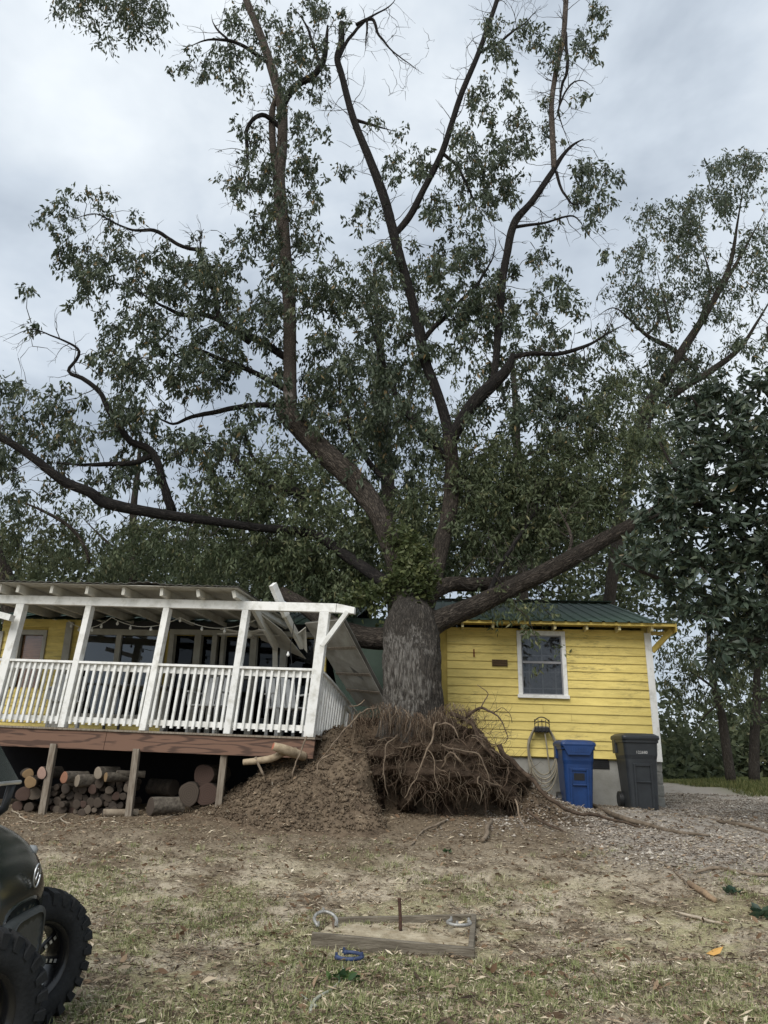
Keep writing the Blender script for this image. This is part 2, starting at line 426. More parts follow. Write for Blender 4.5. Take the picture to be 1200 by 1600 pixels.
def top_z(x, y):
    x = np.asarray(x, float); y = np.asarray(y, float)
    return np.where((x > -3.3) & (x < 3.6) & (y > 9.6) & (y < 13.8), gz(x, y) + np.maximum(0, mound_h(x, y)), gz(x, y))

# ------------------------------------------------------------------ yellow house
HO = P(1034, 1189, 13.7); HL = P(690, 1177, 14.05); HT = P(1015, 987, 13.7)
h_a = HL - HO; h_a /= np.linalg.norm(h_a)                 # along the wall, to the left
h_b = HT - HO; H_WALL = np.linalg.norm(h_b); h_b /= H_WALL
h_c = np.cross(h_a, h_b); h_c /= np.linalg.norm(h_c)
if h_c[1] > 0: h_c = -h_c                                  # out of the wall, to the viewer
HF = lambda u, v, w: HO + h_a * u + h_b * v + h_c * w
def to_wall(px, py, w=0.0):                                # pixel -> (u, v) on the wall plane
    d = ray(px, py); o = HF(0, 0, w); t = np.dot(o - CAM, h_c) / np.dot(d, h_c); p = CAM + d * t - o
    return float(np.dot(p, h_a)), float(np.dot(p, h_b))
def yellow_material():
    m, n, l, b = nt('yellow_siding_paint')
    tc = n.new('ShaderNodeTexCoord'); geo = n.new('ShaderNodeNewGeometry')
    oi = n.new('ShaderNodeObjectInfo')
    mp = n.new('ShaderNodeMapping'); mp.inputs['Scale'].default_value = (0.9, 0.9, 5)
    l.new(geo.outputs['Position'], mp.inputs[0])
    n1 = n.new('ShaderNodeTexNoise'); n1.inputs['Scale'].default_value = 2.2; n1.inputs['Detail'].default_value = 9; n1.inputs['Roughness'].default_value = 0.7
    l.new(mp.outputs[0], n1.inputs['Vector'])
    rp = n.new('ShaderNodeValToRGB'); rp.color_ramp.elements[0].position = 0.3; rp.color_ramp.elements[1].position = 0.62
    rp.color_ramp.elements[0].color = (0.60, 0.475, 0.145, 1); rp.color_ramp.elements[1].color = (0.75, 0.61, 0.205, 1)
    l.new(n1.outputs['Fac'], rp.inputs['Fac'])
    mr = n.new('ShaderNodeMapRange'); mr.inputs['To Min'].default_value = 0.93; mr.inputs['To Max'].default_value = 1.05; l.new(oi.outputs['Random'], mr.inputs['Value'])
    sc = n.new('ShaderNodeVectorMath'); sc.operation = 'SCALE'; l.new(rp.outputs['Color'], sc.inputs[0]); l.new(mr.outputs[0], sc.inputs['Scale'])
    # mildew smudges, streaky along the boards
    mp2 = n.new('ShaderNodeMapping'); mp2.inputs['Scale'].default_value = (2.2, 2.2, 13); l.new(geo.outputs['Position'], mp2.inputs[0])
    n2 = n.new('ShaderNodeTexNoise'); n2.inputs['Scale'].default_value = 1.7; n2.inputs['Detail'].default_value = 11; n2.inputs['Roughness'].default_value = 0.78
    l.new(mp2.outputs[0], n2.inputs['Vector'])
    r2 = n.new('ShaderNodeValToRGB'); r2.color_ramp.elements[0].position = 0.50; r2.color_ramp.elements[1].position = 0.70
    l.new(n2.outputs['Fac'], r2.inputs['Fac'])
    n4 = n.new('ShaderNodeTexNoise'); n4.inputs['Scale'].default_value = 0.8; l.new(geo.outputs['Position'], n4.inputs['Vector'])
    r4 = n.new('ShaderNodeValToRGB'); r4.color_ramp.elements[0].position = 0.36; r4.color_ramp.elements[1].position = 0.6; l.new(n4.outputs['Fac'], r4.inputs['Fac'])
    mu = n.new('ShaderNodeMath'); mu.operation = 'MULTIPLY'; l.new(r2.outputs['Color'], mu.inputs[0]); l.new(r4.outputs['Color'], mu.inputs[1])
    mx = n.new('ShaderNodeMix'); mx.data_type = 'RGBA'; l.new(mu.outputs[0], mx.inputs['Factor']); l.new(sc.outputs[0], mx.inputs['A'])
    mx.inputs['B'].default_value = (0.13, 0.105, 0.05, 1)
    l.new(mx.outputs['Result'], b.inputs['Base Color']); b.inputs['Roughness'].default_value = 0.62; b.inputs['Specular IOR Level'].default_value = 0.25
    n3 = n.new('ShaderNodeTexNoise'); n3.inputs['Scale'].default_value = 30; n3.inputs['Detail'].default_value = 5; l.new(mp.outputs[0], n3.inputs['Vector'])
    bp = n.new('ShaderNodeBump'); bp.inputs['Strength'].default_value = 0.18; bp.inputs['Distance'].default_value = 0.01
    l.new(n3.outputs['Fac'], bp.inputs['Height']); l.new(bp.outputs[0], b.inputs['Normal'])
    return m
m_yellow = yellow_material()
m_yellow_trim = M('yellow_trim_paint', (0.58, 0.445, 0.12), 0.6, (0.45, 0.34, 0.09), scale=6)
m_glass = glass_mat('window_glass', refl=0.03, through=0.6)
m_glass_dark = glass_mat('dark_window_glass', refl=0.07, through=0.35)

house = thing('yellow_house', 'yellow clapboard house with green metal roof crushed by the fallen tree', 'house', HF(2, -0.9, 0))
U_TREE = 3.75                                               # boards end behind the trunk
U_END = 12.6
N_B = 15; PITCHV = H_WALL / N_B
win_u0, win_v1 = to_wall(885, 989); win_u1, win_v0 = to_wall(812, 1091)
win_v1 = to_wall(812, 989)[1]; win_v0 = to_wall(885, 1092)[1]
lu = [to_wall(px, 1000)[0] for px in (74, 40)]
pw0, pw1 = to_wall(76, 1000)[0], to_wall(30, 1000)[0]       # bamboo-blind window behind the porch
bw0, bw1 = to_wall(262, 1000)[0], to_wall(130, 1000)[0]     # wide dark window
dw0, dw1 = to_wall(505, 1000)[0], to_wall(268, 1000)[0]     # dark doorways
def boards(u0, u1, v_lo, v_hi):
    n = int(round((v_hi - v_lo) / PITCHV))
    for k in range(n):
        va, vb = v_lo + k * PITCHV, v_lo + (k + 1) * PITCHV
        vm = (va + vb) / 2
        ivs = [(u0, u1)]
        cuts = [(win_u0 + .03, win_u1 - .03, win_v0, win_v1), (pw0, pw1, 0.95, 2.06), (dw0, bw1, 0.40, 9), (dw0, dw1, -0.5, 9)]
        for (a, c, lo, hi) in cuts:
            if lo < vm < hi:
                nv = []
                for (p, q) in ivs:
                    if c <= p or a >= q: nv.append((p, q)); continue
                    if a > p: nv.append((p, a))
                    if c < q: nv.append((c, q))
                ivs = nv
        jv = []
        for (p, q) in ivs:                                  # some courses are pieced from two boards, butted
            if q - p > 2.2 and rng.random() < .6:
                mdl = p + (q - p) * rng.uniform(.25, .75); jv += [(p, mdl - .002), (mdl + .002, q)]
            else: jv.append((p, q))
        for (p, q) in jv:
            if q - p < 0.05: continue
            j = rng.uniform(-0.0025, 0.0025)
            V = [HF(p, va + j, 0.026), HF(q, va + j, 0.026), HF(q, vb + 0.012 + j, 0.006), HF(p, vb + 0.012 + j, 0.006),
                 HF(p, va + j, -0.01), HF(q, va + j, -0.01), HF(q, vb + 0.012 + j, -0.012), HF(p, vb + 0.012 + j, -0.012)]
            MB().add(V, np.array([[0, 3, 2, 1], [4, 5, 6, 7], [0, 1, 5, 4], [3, 7, 6, 2], [0, 4, 7, 3], [1, 2, 6, 5]])).build('siding_board', m_yellow, house)
boards(0.10, U_TREE, 0.0, H_WALL)
boards(dw0 - .1, U_END, 0.0, H_WALL)
MB().box(HF, -0.005, 0.115, -0.02, H_WALL - 0.03, -0.06, 0.045).build('corner_trim', m_white, house, bevel=0.004)
# shell behind the boards: backing wall with the openings, side walls, back wall, ceiling, floor
mb = MB()
def wall_panel(u0, u1, v0, v1): mb.box(HF, u0, u1, v0, v1, -0.14, -0.014)
for (a, c) in ((0.0, win_u0 + .03), (win_u1 - .03, 4.4)): wall_panel(a, c, -0.02, H_WALL)
wall_panel(win_u0 + .03, win_u1 - .03, -0.02, win_v0); wall_panel(win_u0 + .03, win_u1 - .03, win_v1, H_WALL)
us = sorted([(dw0, dw1, 2.03, -0.5), (bw0, bw1, 2.00, 0.5), (pw0, pw1, 2.06, 0.95)])
cur = dw0 - .1
for (a, c, hi, lo) in us:
    wall_panel(cur, a, -0.02, H_WALL); wall_panel(a, c, hi, H_WALL)
    if lo > 0: wall_panel(a, c, -0.02, lo)
    cur = c
wall_panel(cur, U_END, -0.02, H_WALL)
mb.box(HF, 0.0, 0.12, -0.02, H_WALL + .1, -7.0, -0.142)
mb.box(HF, U_END - .12, U_END, -0.02, H_WALL + .1, -7.0, -0.142)
mb.box(HF, 0.122, U_END - .122, -0.02, H_WALL + .1, -7.0, -6.88)
mb.build('wall_shell', m_yellow_trim, house)
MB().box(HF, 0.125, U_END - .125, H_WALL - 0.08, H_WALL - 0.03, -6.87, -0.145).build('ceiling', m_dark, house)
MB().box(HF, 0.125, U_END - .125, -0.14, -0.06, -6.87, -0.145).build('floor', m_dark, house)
MB().box(HF, 4.9, U_END - .13, -0.05, H_WALL - 0.1, -1.7, -1.6).build('inner_wall', m_dark, house)  # black plane behind the openings gives them an unlit room's darkness
# foundation: rendered face, block pier at the corner, black vent
MB().box(HF, 0.24, 5.2, -1.3, -0.021, -0.16, -0.035).build('foundation', m_found, house)
m_block = M('grey_block', (0.27, 0.27, 0.25), 0.85, (0.20, 0.20, 0.18), scale=20, bump=0.25, rand=0.12)
for k in range(6):
    MB().box(HF, 0.0 + 0.004 * (k % 2), 0.232, -0.18 - k * 0.2, -0.024 - k * 0.2 + 0.012, -0.2, -0.012).build('block', m_block, house, bevel=0.005)
MB().box(HF, 0.01, 0.22, -1.3, -0.021, -0.19, -0.022).build('mortar', m_found, house)
MB().box(HF, 5.25, U_END + 2.5, -1.3, -0.021, -0.16, -0.05).build('shade_skirting', m_dark, house)  # wall coloured near-black to stand for the shade under the deck
fv = [to_wall(952, 1187)[0], to_wall(925, 1187)[0], to_wall(940, 1203)[1], to_wall(940, 1187)[1]]
vent = MB().box(HF, fv[0], fv[1], fv[2], fv[3], -0.034, -0.022).build('foundation_vent', m_black, house)
for k in range(5):
    vv = fv[2] + (fv[3] - fv[2]) * (k + 0.5) / 5
    MB().box(HF, fv[0] + .02, fv[1] - .02, vv - .006, vv + .006, -0.0215, -0.012).build('louvre', m_black, vent)
# small brown wall vent, rust streak
a0, b1 = to_wall(795, 1035); a1, b0 = to_wall(771, 1045)
wv = MB().box(HF, a0, a1, b0, b1, 0.02, 0.05).build('wall_vent', M('brown_vent', (0.12, 0.075, 0.03), 0.6), house, bevel=0.004)
for k in range(3):
    vv = b0 + (b1 - b0) * (k + 0.5) / 3
    MB().box(HF, a0 + .015, a1 - .015, vv - .008, vv + .004, 0.0505, 0.058).build('louvre', m_rust, wv)
a0, b1 = to_wall(744, 1019); a1, b0 = to_wall(742, 1031)
MB().box(HF, a0, a1, b0, b1, 0.014, 0.034).build('rusty_strap', M('red_rust', (0.14, 0.03, 0.015), 0.8), house)

# sash window with lace curtain
def sash_window(u0, u1, v0, v1, grid=True):
    mid = (v0 + v1) / 2 + 0.02; t = 0.075
    w = MB().box(HF, u0, u0 + t, v0, v1, -0.06, 0.05).box(HF, u1 - t, u1, v0, v1, -0.06, 0.05) \
        .box(HF, u0 + t, u1 - t, v1 - t * 1.1, v1, -0.06, 0.049).build('window', m_white, house, bevel=0.004)
    MB().box(HF, u0 - 0.02, u1 + 0.02, v0 - 0.03, v0 + 0.03, -0.05, 0.075).build('sill', m_white, w, bevel=0.004)
    a, c, lo, hi = u0 + t, u1 - t, v0 + 0.03, v1 - t * 1.1
    s = 0.022
    sash = MB().box(HF, a, a + s, lo, hi, -0.03, 0.012).box(HF, c - s, c, lo, hi, -0.03, 0.012) \
        .box(HF, a + s, c - s, lo, lo + s, -0.03, 0.011).box(HF, a + s, c - s, hi - s, hi, -0.03, 0.011) \
        .box(HF, a + s, c - s, mid - .02, mid + .02, -0.03, 0.02).build('sash', M('grey_sash', (0.30, 0.30, 0.31), 0.6), w)
    MB().box(HF, a + s, c - s, lo + s, mid - .02, -0.012, -0.008).build('pane', m_glass, w)
    MB().box(HF, a + s, c - s, mid + .02, hi - s, -0.006, -0.002).build('pane', m_glass, w)
    # curtain: a gently folded sheet with a faint lattice in the cloth
    n = 60; uu = np.linspace(a, c, n); ws = -0.085 + 0.02 * np.sin(np.linspace(0, 19, n)) + 0.01 * rng.standard_normal(n).cumsum() / 8
    V = [HF(uu[i], v, ws[i] * (1 if v > lo else 1.1)) for v in (lo - .02, hi + .02) for i in range(n)]
    MB().add(V, np.array([[i, i + 1, n + i + 1, n + i] for i in range(n - 1)])).build('curtain', m_lace, w, smooth=True)
def lace_material():
    m, n, l, b = nt('lace_curtain')
    tc = n.new('ShaderNodeTexCoord')
    br = n.new('ShaderNodeTexBrick'); br.inputs['Scale'].default_value = 1; br.offset = 0.0
    mp = n.new('ShaderNodeMapping'); mp.inputs['Rotation'].default_value = (math.radians(90), 0, 0); l.new(tc.outputs['Object'], mp.inputs[0])
    l.new(mp.outputs[0], br.inputs['Vector'])
    br.inputs['Brick Width'].default_value = 0.24; br.inputs['Row Height'].default_value = 0.30; br.inputs['Mortar Size'].default_value = 0.012
    br.inputs['Color1'].default_value = (0.36, 0.36, 0.38, 1); br.inputs['Color2'].default_value = (0.44, 0.44, 0.46, 1); br.inputs['Mortar'].default_value = (0.66, 0.67, 0.69, 1)
    no = n.new('ShaderNodeTexNoise'); no.inputs['Scale'].default_value = 5; no.inputs['Detail'].default_value = 5; no.inputs['Distortion'].default_value = 2.5
    l.new(tc.outputs['Object'], no.inputs['Vector'])
    mx = n.new('ShaderNodeMix'); mx.data_type = 'RGBA'; mx.blend_type = 'OVERLAY'; mx.inputs['Factor'].default_value = 0.8
    l.new(br.outputs['Color'], mx.inputs['A']); l.new(no.outputs['Fac'], mx.inputs['B']); l.new(mx.outputs['Result'], b.inputs['Base Color'])
    b.inputs['Roughness'].default_value = 0.9
    return m
m_lace = lace_material()
sash_window(win_u0, win_u1, win_v0, win_v1)

# eave: fascia, soffit, rafter tails, metal roof
EV, EW = H_WALL + 0.02, 0.36
MB().box(HF, -0.36, 4.15, EV + 0.02, EV + 0.075, EW, EW + 0.022).build('fascia', m_yellow_trim, house)
MB().box(HF, -0.36, 4.15, EV + 0.045, EV + 0.065, -0.01, EW - 0.002).build('soffit', m_yellow_trim, house)
for px in (726, 774, 821, 871, 921, 972, 1023):
    u = to_wall(px, 980, EW)[0]
    MB().box(HF, u - .022, u + .022, EV - 0.055, EV + 0.042, 0.0, EW - 0.03).build('rafter_tail', m_cream, house, bevel=0.004)
# rake overhang at the gable end: barge board, soffit, brace
RISE = 1.10; RUN = 3.9
RV = lambda w: EV + 0.085 + (EW + 0.03 - w) * RISE / RUN
def rake_board(u0, u1, d0, d1, name, m):
    V = [HF(u, RV(w) + d, w) for u in (u0, u1) for w in (EW + .02, EW + .02 - RUN) for d in (d0, d1)]
    MB().add(V, BOXF).build(name, m, house)
MB().box(HF, -0.385, -0.362, EV - 0.075, EV + 0.075, -0.35, EW + 0.022).build('barge_board', m_yellow_trim, house)
MB().box(HF, -0.36, -0.006, EV - 0.03, EV - 0.012, -0.35, -0.011).build('eave_return', m_yellow_trim, house)
MB().box(HF, -0.36, -0.09, EV + 0.076, EV + 0.088, -0.35, EW + 0.04).build('return_cap', m_metal_green, house)
MB().beam(HF(-0.02, H_WALL - 0.36, -0.02), HF(-0.34, EV - 0.02, 0.22), 0.06, 0.09).build('brace', m_yellow_trim, house)
def roof_panel(u0, u1, drop=0.0, rise=RISE, run=RUN, w0=EW + .06, back=False):
    nrib = 4; us_, hs = [], []
    for k in range(nrib):
        c = u0 + (u1 - u0) * (k + 0.5) / nrib; h = (u1 - u0) / nrib
        us_ += [c - h * .5, c - .03, c - .018, c + .018, c + .03]; hs += [0, 0, .022, .022, 0]
    us_.append(u1); hs.append(0)
    V = []
    for w in ((w0, w0 - run) if not back else (w0 - run, w0 - 2 * run)):
        for t in (0, -0.006):
            for u, h in zip(us_, hs):
                vv = RV(w) if not back else RV(w0 - run) - (w0 - run - w) * rise / run
                V.append(HF(u, vv + h + t - drop, w))
    n = len(us_); F = []
    for i in range(n - 1):
        F += [[i, i + 1, 2 * n + i + 1, 2 * n + i], [n + i + 1, n + i, 3 * n + i, 3 * n + i + 1], [i + 1, i, n + i, n + i + 1], [2 * n + i, 2 * n + i + 1, 3 * n + i + 1, 3 * n + i]]
    MB().add(V, np.array(F)).build('roof_panel', m_metal_green, house)
u = -0.10
while u < 3.9:
    roof_panel(u, u + 0.898); roof_panel(u, u + 0.898, back=True); u += 0.9
u = 5.6
while u < U_END:
    roof_panel(u, u + 0.898, 0.15); roof_panel(u, u + 0.898, 0.15, back=True); u += 0.9
rv_top = RV(EW + .06 - RUN)
MB().beam(HF(-0.1, rv_top + .035, EW + .06 - RUN), HF(4.2, rv_top + .035, EW + .06 - RUN), 0.25, 0.02, up=h_b).build('ridge_cap', m_metal_green, house)
# gable triangle
V = [HF(0.06, H_WALL + .1, EW - 0.4), HF(0.06, H_WALL + .1, EW - 2 * RUN + 0.4), HF(0.06, rv_top - 0.05, EW - RUN), HF(0.1, H_WALL + .1, EW - 0.4), HF(0.1, H_WALL + .1, EW - 2 * RUN + 0.4), HF(0.1, rv_top - 0.05, EW - RUN)]
MB().add(V, [[0, 1, 2], [5, 4, 3], [0, 3, 4, 1], [1, 4, 5, 2], [2, 5, 3, 0]]).build('gable', m_yellow_trim, house)

# openings behind the porch
m_dim = M('dim_porch_wall', (0.05, 0.052, 0.055), 0.8, (0.035, 0.036, 0.04), scale=3, bump=0.05)  # dark colour stands for the dimness up under the porch roof
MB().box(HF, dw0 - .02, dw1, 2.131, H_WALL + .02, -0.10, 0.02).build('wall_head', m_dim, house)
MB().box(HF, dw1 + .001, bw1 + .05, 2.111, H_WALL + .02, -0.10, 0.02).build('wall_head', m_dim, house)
m_blind = M('bamboo_blind', (0.52, 0.28, 0.14), 0.8, (0.28, 0.14, 0.065), scale=3, stretch=(1, 1, 22), bump=0.5, bscale=8)
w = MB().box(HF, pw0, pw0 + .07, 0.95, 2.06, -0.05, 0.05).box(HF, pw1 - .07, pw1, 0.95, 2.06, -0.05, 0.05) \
    .box(HF, pw0 + .07, pw1 - .07, 1.97, 2.06, -0.05, 0.049).build('window', m_trim_shade, house)
MB().box(HF, pw0 + .07, pw1 - .07, 0.95, 1.97, -0.10, -0.085).build('blind', m_blind, w)
MB().box(HF, pw0 + .07, pw1 - .07, 0.95, 1.97, -0.05, -0.046).build('pane', glass_mat('clear_pane', refl=0.02, through=0.95), w)
du = to_wall(8, 1000)[0]
w = MB().box(HF, du, du + .06, 0.0, 2.02, 0.03, 0.06).box(HF, du + .06, du + 1.0, 1.94, 2.02, 0.03, 0.06).build('door_frame', m_trim_shade, house)
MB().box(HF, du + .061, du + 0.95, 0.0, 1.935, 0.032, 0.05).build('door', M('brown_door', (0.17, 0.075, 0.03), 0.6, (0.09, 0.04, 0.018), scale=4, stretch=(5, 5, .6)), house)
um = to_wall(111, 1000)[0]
MB().box(HF, um - .07, um + .07, 0.0, H_WALL - .05, 0.03, 0.09).build('wall_trim', m_trim_shade, house)
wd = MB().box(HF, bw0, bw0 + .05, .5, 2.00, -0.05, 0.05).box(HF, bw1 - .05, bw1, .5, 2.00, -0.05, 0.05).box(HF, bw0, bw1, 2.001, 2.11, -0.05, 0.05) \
    .box(HF, bw0, bw1, .42, .499, -0.05, 0.06).build('window', m_trim_shade, house)
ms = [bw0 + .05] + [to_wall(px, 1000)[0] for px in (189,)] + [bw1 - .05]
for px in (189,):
    uq = to_wall(px, 1000)[0]; MB().box(HF, uq - .05, uq + .05, .5, 2.00, -0.05, 0.048).build('mullion', m_trim_shade, wd)
for a, c in zip(ms[:-1], ms[1:]): MB().box(HF, a + .051, c - .051, .5, 2.00, -0.02, -0.014).build('pane', m_glass_dark, wd)
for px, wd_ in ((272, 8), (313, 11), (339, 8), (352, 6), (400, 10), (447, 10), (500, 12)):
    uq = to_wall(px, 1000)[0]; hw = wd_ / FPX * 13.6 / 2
    MB().box(HF, uq - hw, uq + hw, -0.02, 2.03, -0.10, 0.06).build('door_post', m_trim_shade, house)
MB().box(HF, dw0, dw1, 2.032, 2.13, -0.1, 0.062).build('door_head', m_trim_shade, house)
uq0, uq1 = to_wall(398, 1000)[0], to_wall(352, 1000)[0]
MB().box(HF, uq0, uq1, 1.22, 1.26, -0.06, 0.0).build('door_rail', m_trim_shade, house)
MB().box(HF, dw0, dw1, 0.0, 2.03, -0.125, -0.12).build('door_glass', glass_mat('door_glass', refl=0.0, through=0.3), house)
# ------------------------------------------------------------------ porch
A_b, A_t = P(483, 1152, 11.3), P(508, 957, 11.3)
B_b, B_t = P(-15, 1132.5, 12.25), P(35, 944, 12.25)
p_w = np.array([-(B_b - A_b)[1], (B_b - A_b)[0], 0.0]); p_w /= np.linalg.norm(p_w)
if p_w[1] < 0: p_w = -p_w                                   # to the back, to the house
p_L = np.linalg.norm(B_b - A_b); p_H = np.linalg.norm(A_t - A_b)
def PF(s, h, d):                                            # s metres from the corner post, h metres up, d metres back
    t = s / p_L; q = h / p_H
    lo = A_b + (B_b - A_b) * t; hi = A_t + (B_t - A_t) * t
    return lo + (hi - lo) * q + p_w * d
def porch_s(px, py, h):                                     # s at which the front plane shows at this column
    best = min(np.linspace(-1, p_L + 2, 1600), key=lambda s: abs(project(PF(s, h, 0))[0] - px))
    return float(best)
def project(p):
    v = np.asarray(p) - CAM; z = np.dot(v, _f)
    return 600 + FPX * np.dot(v, _r) / z, 800 - FPX * np.dot(v, _u) / z
PD = 2.35                                                   # porch depth
porch = thing('covered_porch', 'white railed porch on a timber deck, roof broken at its corner by the tree', 'porch', PF(2.5, -0.9, 0))
m_rim = None
def pine_material():
    m, n, l, b = nt('reddish_pine')
    tc = n.new('ShaderNodeTexCoord'); mp = n.new('ShaderNodeMapping'); mp.inputs['Scale'].default_value = (0.55, 0.55, 5.5)
    l.new(tc.outputs['Object'], mp.inputs[0])
    vo = n.new('ShaderNodeTexVoronoi'); vo.inputs['Scale'].default_value = 1.1; l.new(mp.outputs[0], vo.inputs['Vector'])
    ad = n.new('ShaderNodeTexNoise'); ad.inputs['Scale'].default_value = 1.5; ad.inputs['Detail'].default_value = 3; l.new(mp.outputs[0], ad.inputs['Vector'])
    mu = n.new('ShaderNodeMath'); mu.operation = 'MULTIPLY_ADD'; mu.inputs[1].default_value = 26; l.new(vo.outputs['Distance'], mu.inputs[0])
    m2 = n.new('ShaderNodeMath'); m2.operation = 'MULTIPLY'; m2.inputs[1].default_value = 22; l.new(ad.outputs['Fac'], m2.inputs[0]); l.new(m2.outputs[0], mu.inputs[2])
    sn = n.new('ShaderNodeMath'); sn.operation = 'SINE'; l.new(mu.outputs[0], sn.inputs[0])
    rp = n.new('ShaderNodeValToRGB'); rp.color_ramp.elements[0].position = 0.0; rp.color_ramp.elements[1].position = 0.9
    rp.color_ramp.elements[0].color = (0.155, 0.085, 0.055, 1); rp.color_ramp.elements[1].color = (0.065, 0.034, 0.022, 1)
    l.new(sn.outputs[0], rp.inputs['Fac'])
    r2 = n.new('ShaderNodeValToRGB'); r2.color_ramp.elements[0].position = 0.05; r2.color_ramp.elements[1].position = 0.14
    l.new(vo.outputs['Distance'], r2.inputs['Fac'])
    mx = n.new('ShaderNodeMix'); mx.data_type = 'RGBA'; l.new(r2.outputs['Color'], mx.inputs['Factor']); mx.inputs['A'].default_value = (0.03, 0.014, 0.010, 1); l.new(rp.outputs['Color'], mx.inputs['B'])
    l.new(mx.outputs['Result'], b.inputs['Base Color']); b.inputs['Roughness'].default_value = 0.75
    return m
m_rim = pine_material()
RIM = 0.265
seam = porch_s(167, 1150, -0.1)
for (a, c) in ((-0.1, seam - .003), (seam + .003, p_L + 1.6)):
    MB().box(PF, a, c, -RIM - .03, -0.032, -0.02, 0.02).build('rim_joist', m_rim, porch, bevel=0.004)
for k in range(17):
    d = -0.045 + k * 0.142
    MB().box(PF, -0.1, p_L + 1.6, -0.028, 0.0, d, d + 0.136).build('deck_board', m_weather, porch)
for k in range(9):
    s = 0.05 + k * 0.8
    MB().box(PF, s, s + .04, -0.25, -0.030, 0.022, PD).build('floor_joist', m_weather, porch)
# supports below the deck
for (px, py, px2, py2) in ((85, 1165, 68, 1259), (214, 1173, 203, 1259), (351, 1179, 341, 1262)):
    Y = 11.95 if px > 300 else (12.1 if px > 150 else 12.35)
    p1, p0 = P(px, py - 3, Y - .35), P(px2, py2, Y - .35)
    p0[2] = min(p0[2], float(gz(p0[0], p0[1]))) - 0.03
    MB().beam(p0, p1, 0.095, 0.095, up=(0, 1, 0)).build('support_post', m_weather, porch, bevel=0.005)
# posts
post_px = [(26, 44, 35), (136, 146, 141), (257, 267, 262), (380, 390, 385)]
post_s = [p_L, porch_s(97.5, 1136, 0), porch_s(224, 1141, 0), porch_s(355.5, 1146, 0), 0.0]
post_st = [p_L, porch_s(141, 950, p_H), porch_s(262, 950, p_H), porch_s(385, 952, p_H), 0.0]
wid = [0.15, 0.105, 0.105, 0.105, 0.15]
H_TOP = p_H - 0.002
for s0, s1, wd_ in zip(post_s, post_st, wid):
    V = [PF(s + wd_ * a, h, d) for s, h in ((s0, 0.002), (s1, H_TOP)) for a in (-.5, .5) for d in (-0.055, 0.075)]
    MB().add(V, BOXF).build('post', m_white, porch, bevel=0.006)
# header in two pieces with a joint over the corner
h0, h1 = p_H + 0.0, p_H + 0.135
sj = -0.18
MB().box(PF, sj + .003, p_L + 1.5, h0, h1, -0.05, 0.05).build('header', m_white, porch, bevel=0.005)
V = [PF(s, h, d) for s, e in ((sj - .003, 0.0), (-0.47, -0.05)) for h in (h0 + e * .3, h1 + e) for d in (-0.05, 0.05)]
MB().add(V, BOXF).build('header', m_white, porch, bevel=0.005)
MB().beam(PF(-0.02, p_H - 0.52, 0.0), PF(-0.36, p_H + 0.03, 0.0), 0.07, 0.13, up=(0, 1, 0)).build('knee_brace', m_white, porch, bevel=0.005)
# railing, bay by bay
RT = 0.535 * p_H
n_bal = [11, 11, 11, 10]
sp = lambda i, h: post_s[i] + (post_st[i] - post_s[i]) * h / p_H
for i in range(4):
    def F2(t, h, d, i=i):
        a = sp(i, h) - wid[i] / 2; b_ = sp(i + 1, h) + wid[i + 1] / 2
        return PF(a + (b_ - a) * t, h, d)
    MB().box(F2, 0, 1, RT - 0.035, RT, -0.05, 0.07).build('rail_cap', m_white, porch, bevel=0.003)
    MB().box(F2, 0, 1, RT - 0.135, RT - 0.036, 0.012, 0.05).build('top_rail', m_white, porch)
    MB().box(F2, 0, 1, 0.085, 0.165, 0.012, 0.05).build('bottom_rail', m_white, porch)
    for k in range(n_bal[i]):
        t = (k + 0.5) / n_bal[i]; L = p_L / 4
        j = rng.uniform(-.006, .006)
        MB().box(F2, t - 0.02 / L + j, t + 0.02 / L + j, 0.055 + rng.uniform(-.005, .005), RT - 0.037, -0.028, 0.011).build('baluster', m_white, porch)
# railing beyond the last post, out of frame
MB().box(PF, p_L + .08, p_L + 1.5, RT - 0.035, RT, -0.05, 0.07).build('rail_cap', m_white, porch)
for k in range(9):
    MB().box(PF, p_L + .14 + k * .14, p_L + .18 + k * .14, 0.055, RT - 0.037, -0.028, 0.011).build('baluster', m_white, porch)
# side railing, sagging towards the house
def SF(t, h, w):                                            # t along the side (0..1), h up, w to the right
    q = PF(-0.0, h, t * PD); q = q + np.array([0.10 * t * t, 0, -0.52 * t ** 1.3 * (0.35 + 0.65 * min(1, h / RT))])
    sd_ = np.cross(p_w, (0, 0, 1)); return q + sd_ * w
def sbox(t0, t1, ha, hb, w0, w1, name, m, n=5):
    V, F = [], []
    for k in range(n + 1):
        t = t0 + (t1 - t0) * k / n; V += [SF(t, ha, w0), SF(t, ha, w1), SF(t, hb, w1), SF(t, hb, w0)]
    for k in range(n):
        a = 4 * k
        F += [[a + j, a + (j + 1) % 4, a + 4 + (j + 1) % 4, a + 4 + j] for j in range(4)]
    F += [[0, 3, 2, 1], [4 * n, 4 * n + 1, 4 * n + 2, 4 * n + 3]]
    MB().add(V, F).build(name, m, porch)
sbox(0.03, 0.95, RT - .035, RT, -0.05, 0.06, 'rail_cap', m_white)
sbox(0.03, 0.95, RT - .13, RT - .036, -0.03, 0.0, 'top_rail', m_white)
sbox(0.03, 0.95, 0.09, 0.165, -0.03, 0.0, 'bottom_rail', m_white)
for k in range(16):
    t = 0.05 + 0.89 * (k + .5) / 16
    sbox(t - .009, t + .009, 0.06, RT - .037, 0.001, 0.035, 'baluster', m_white, 1)
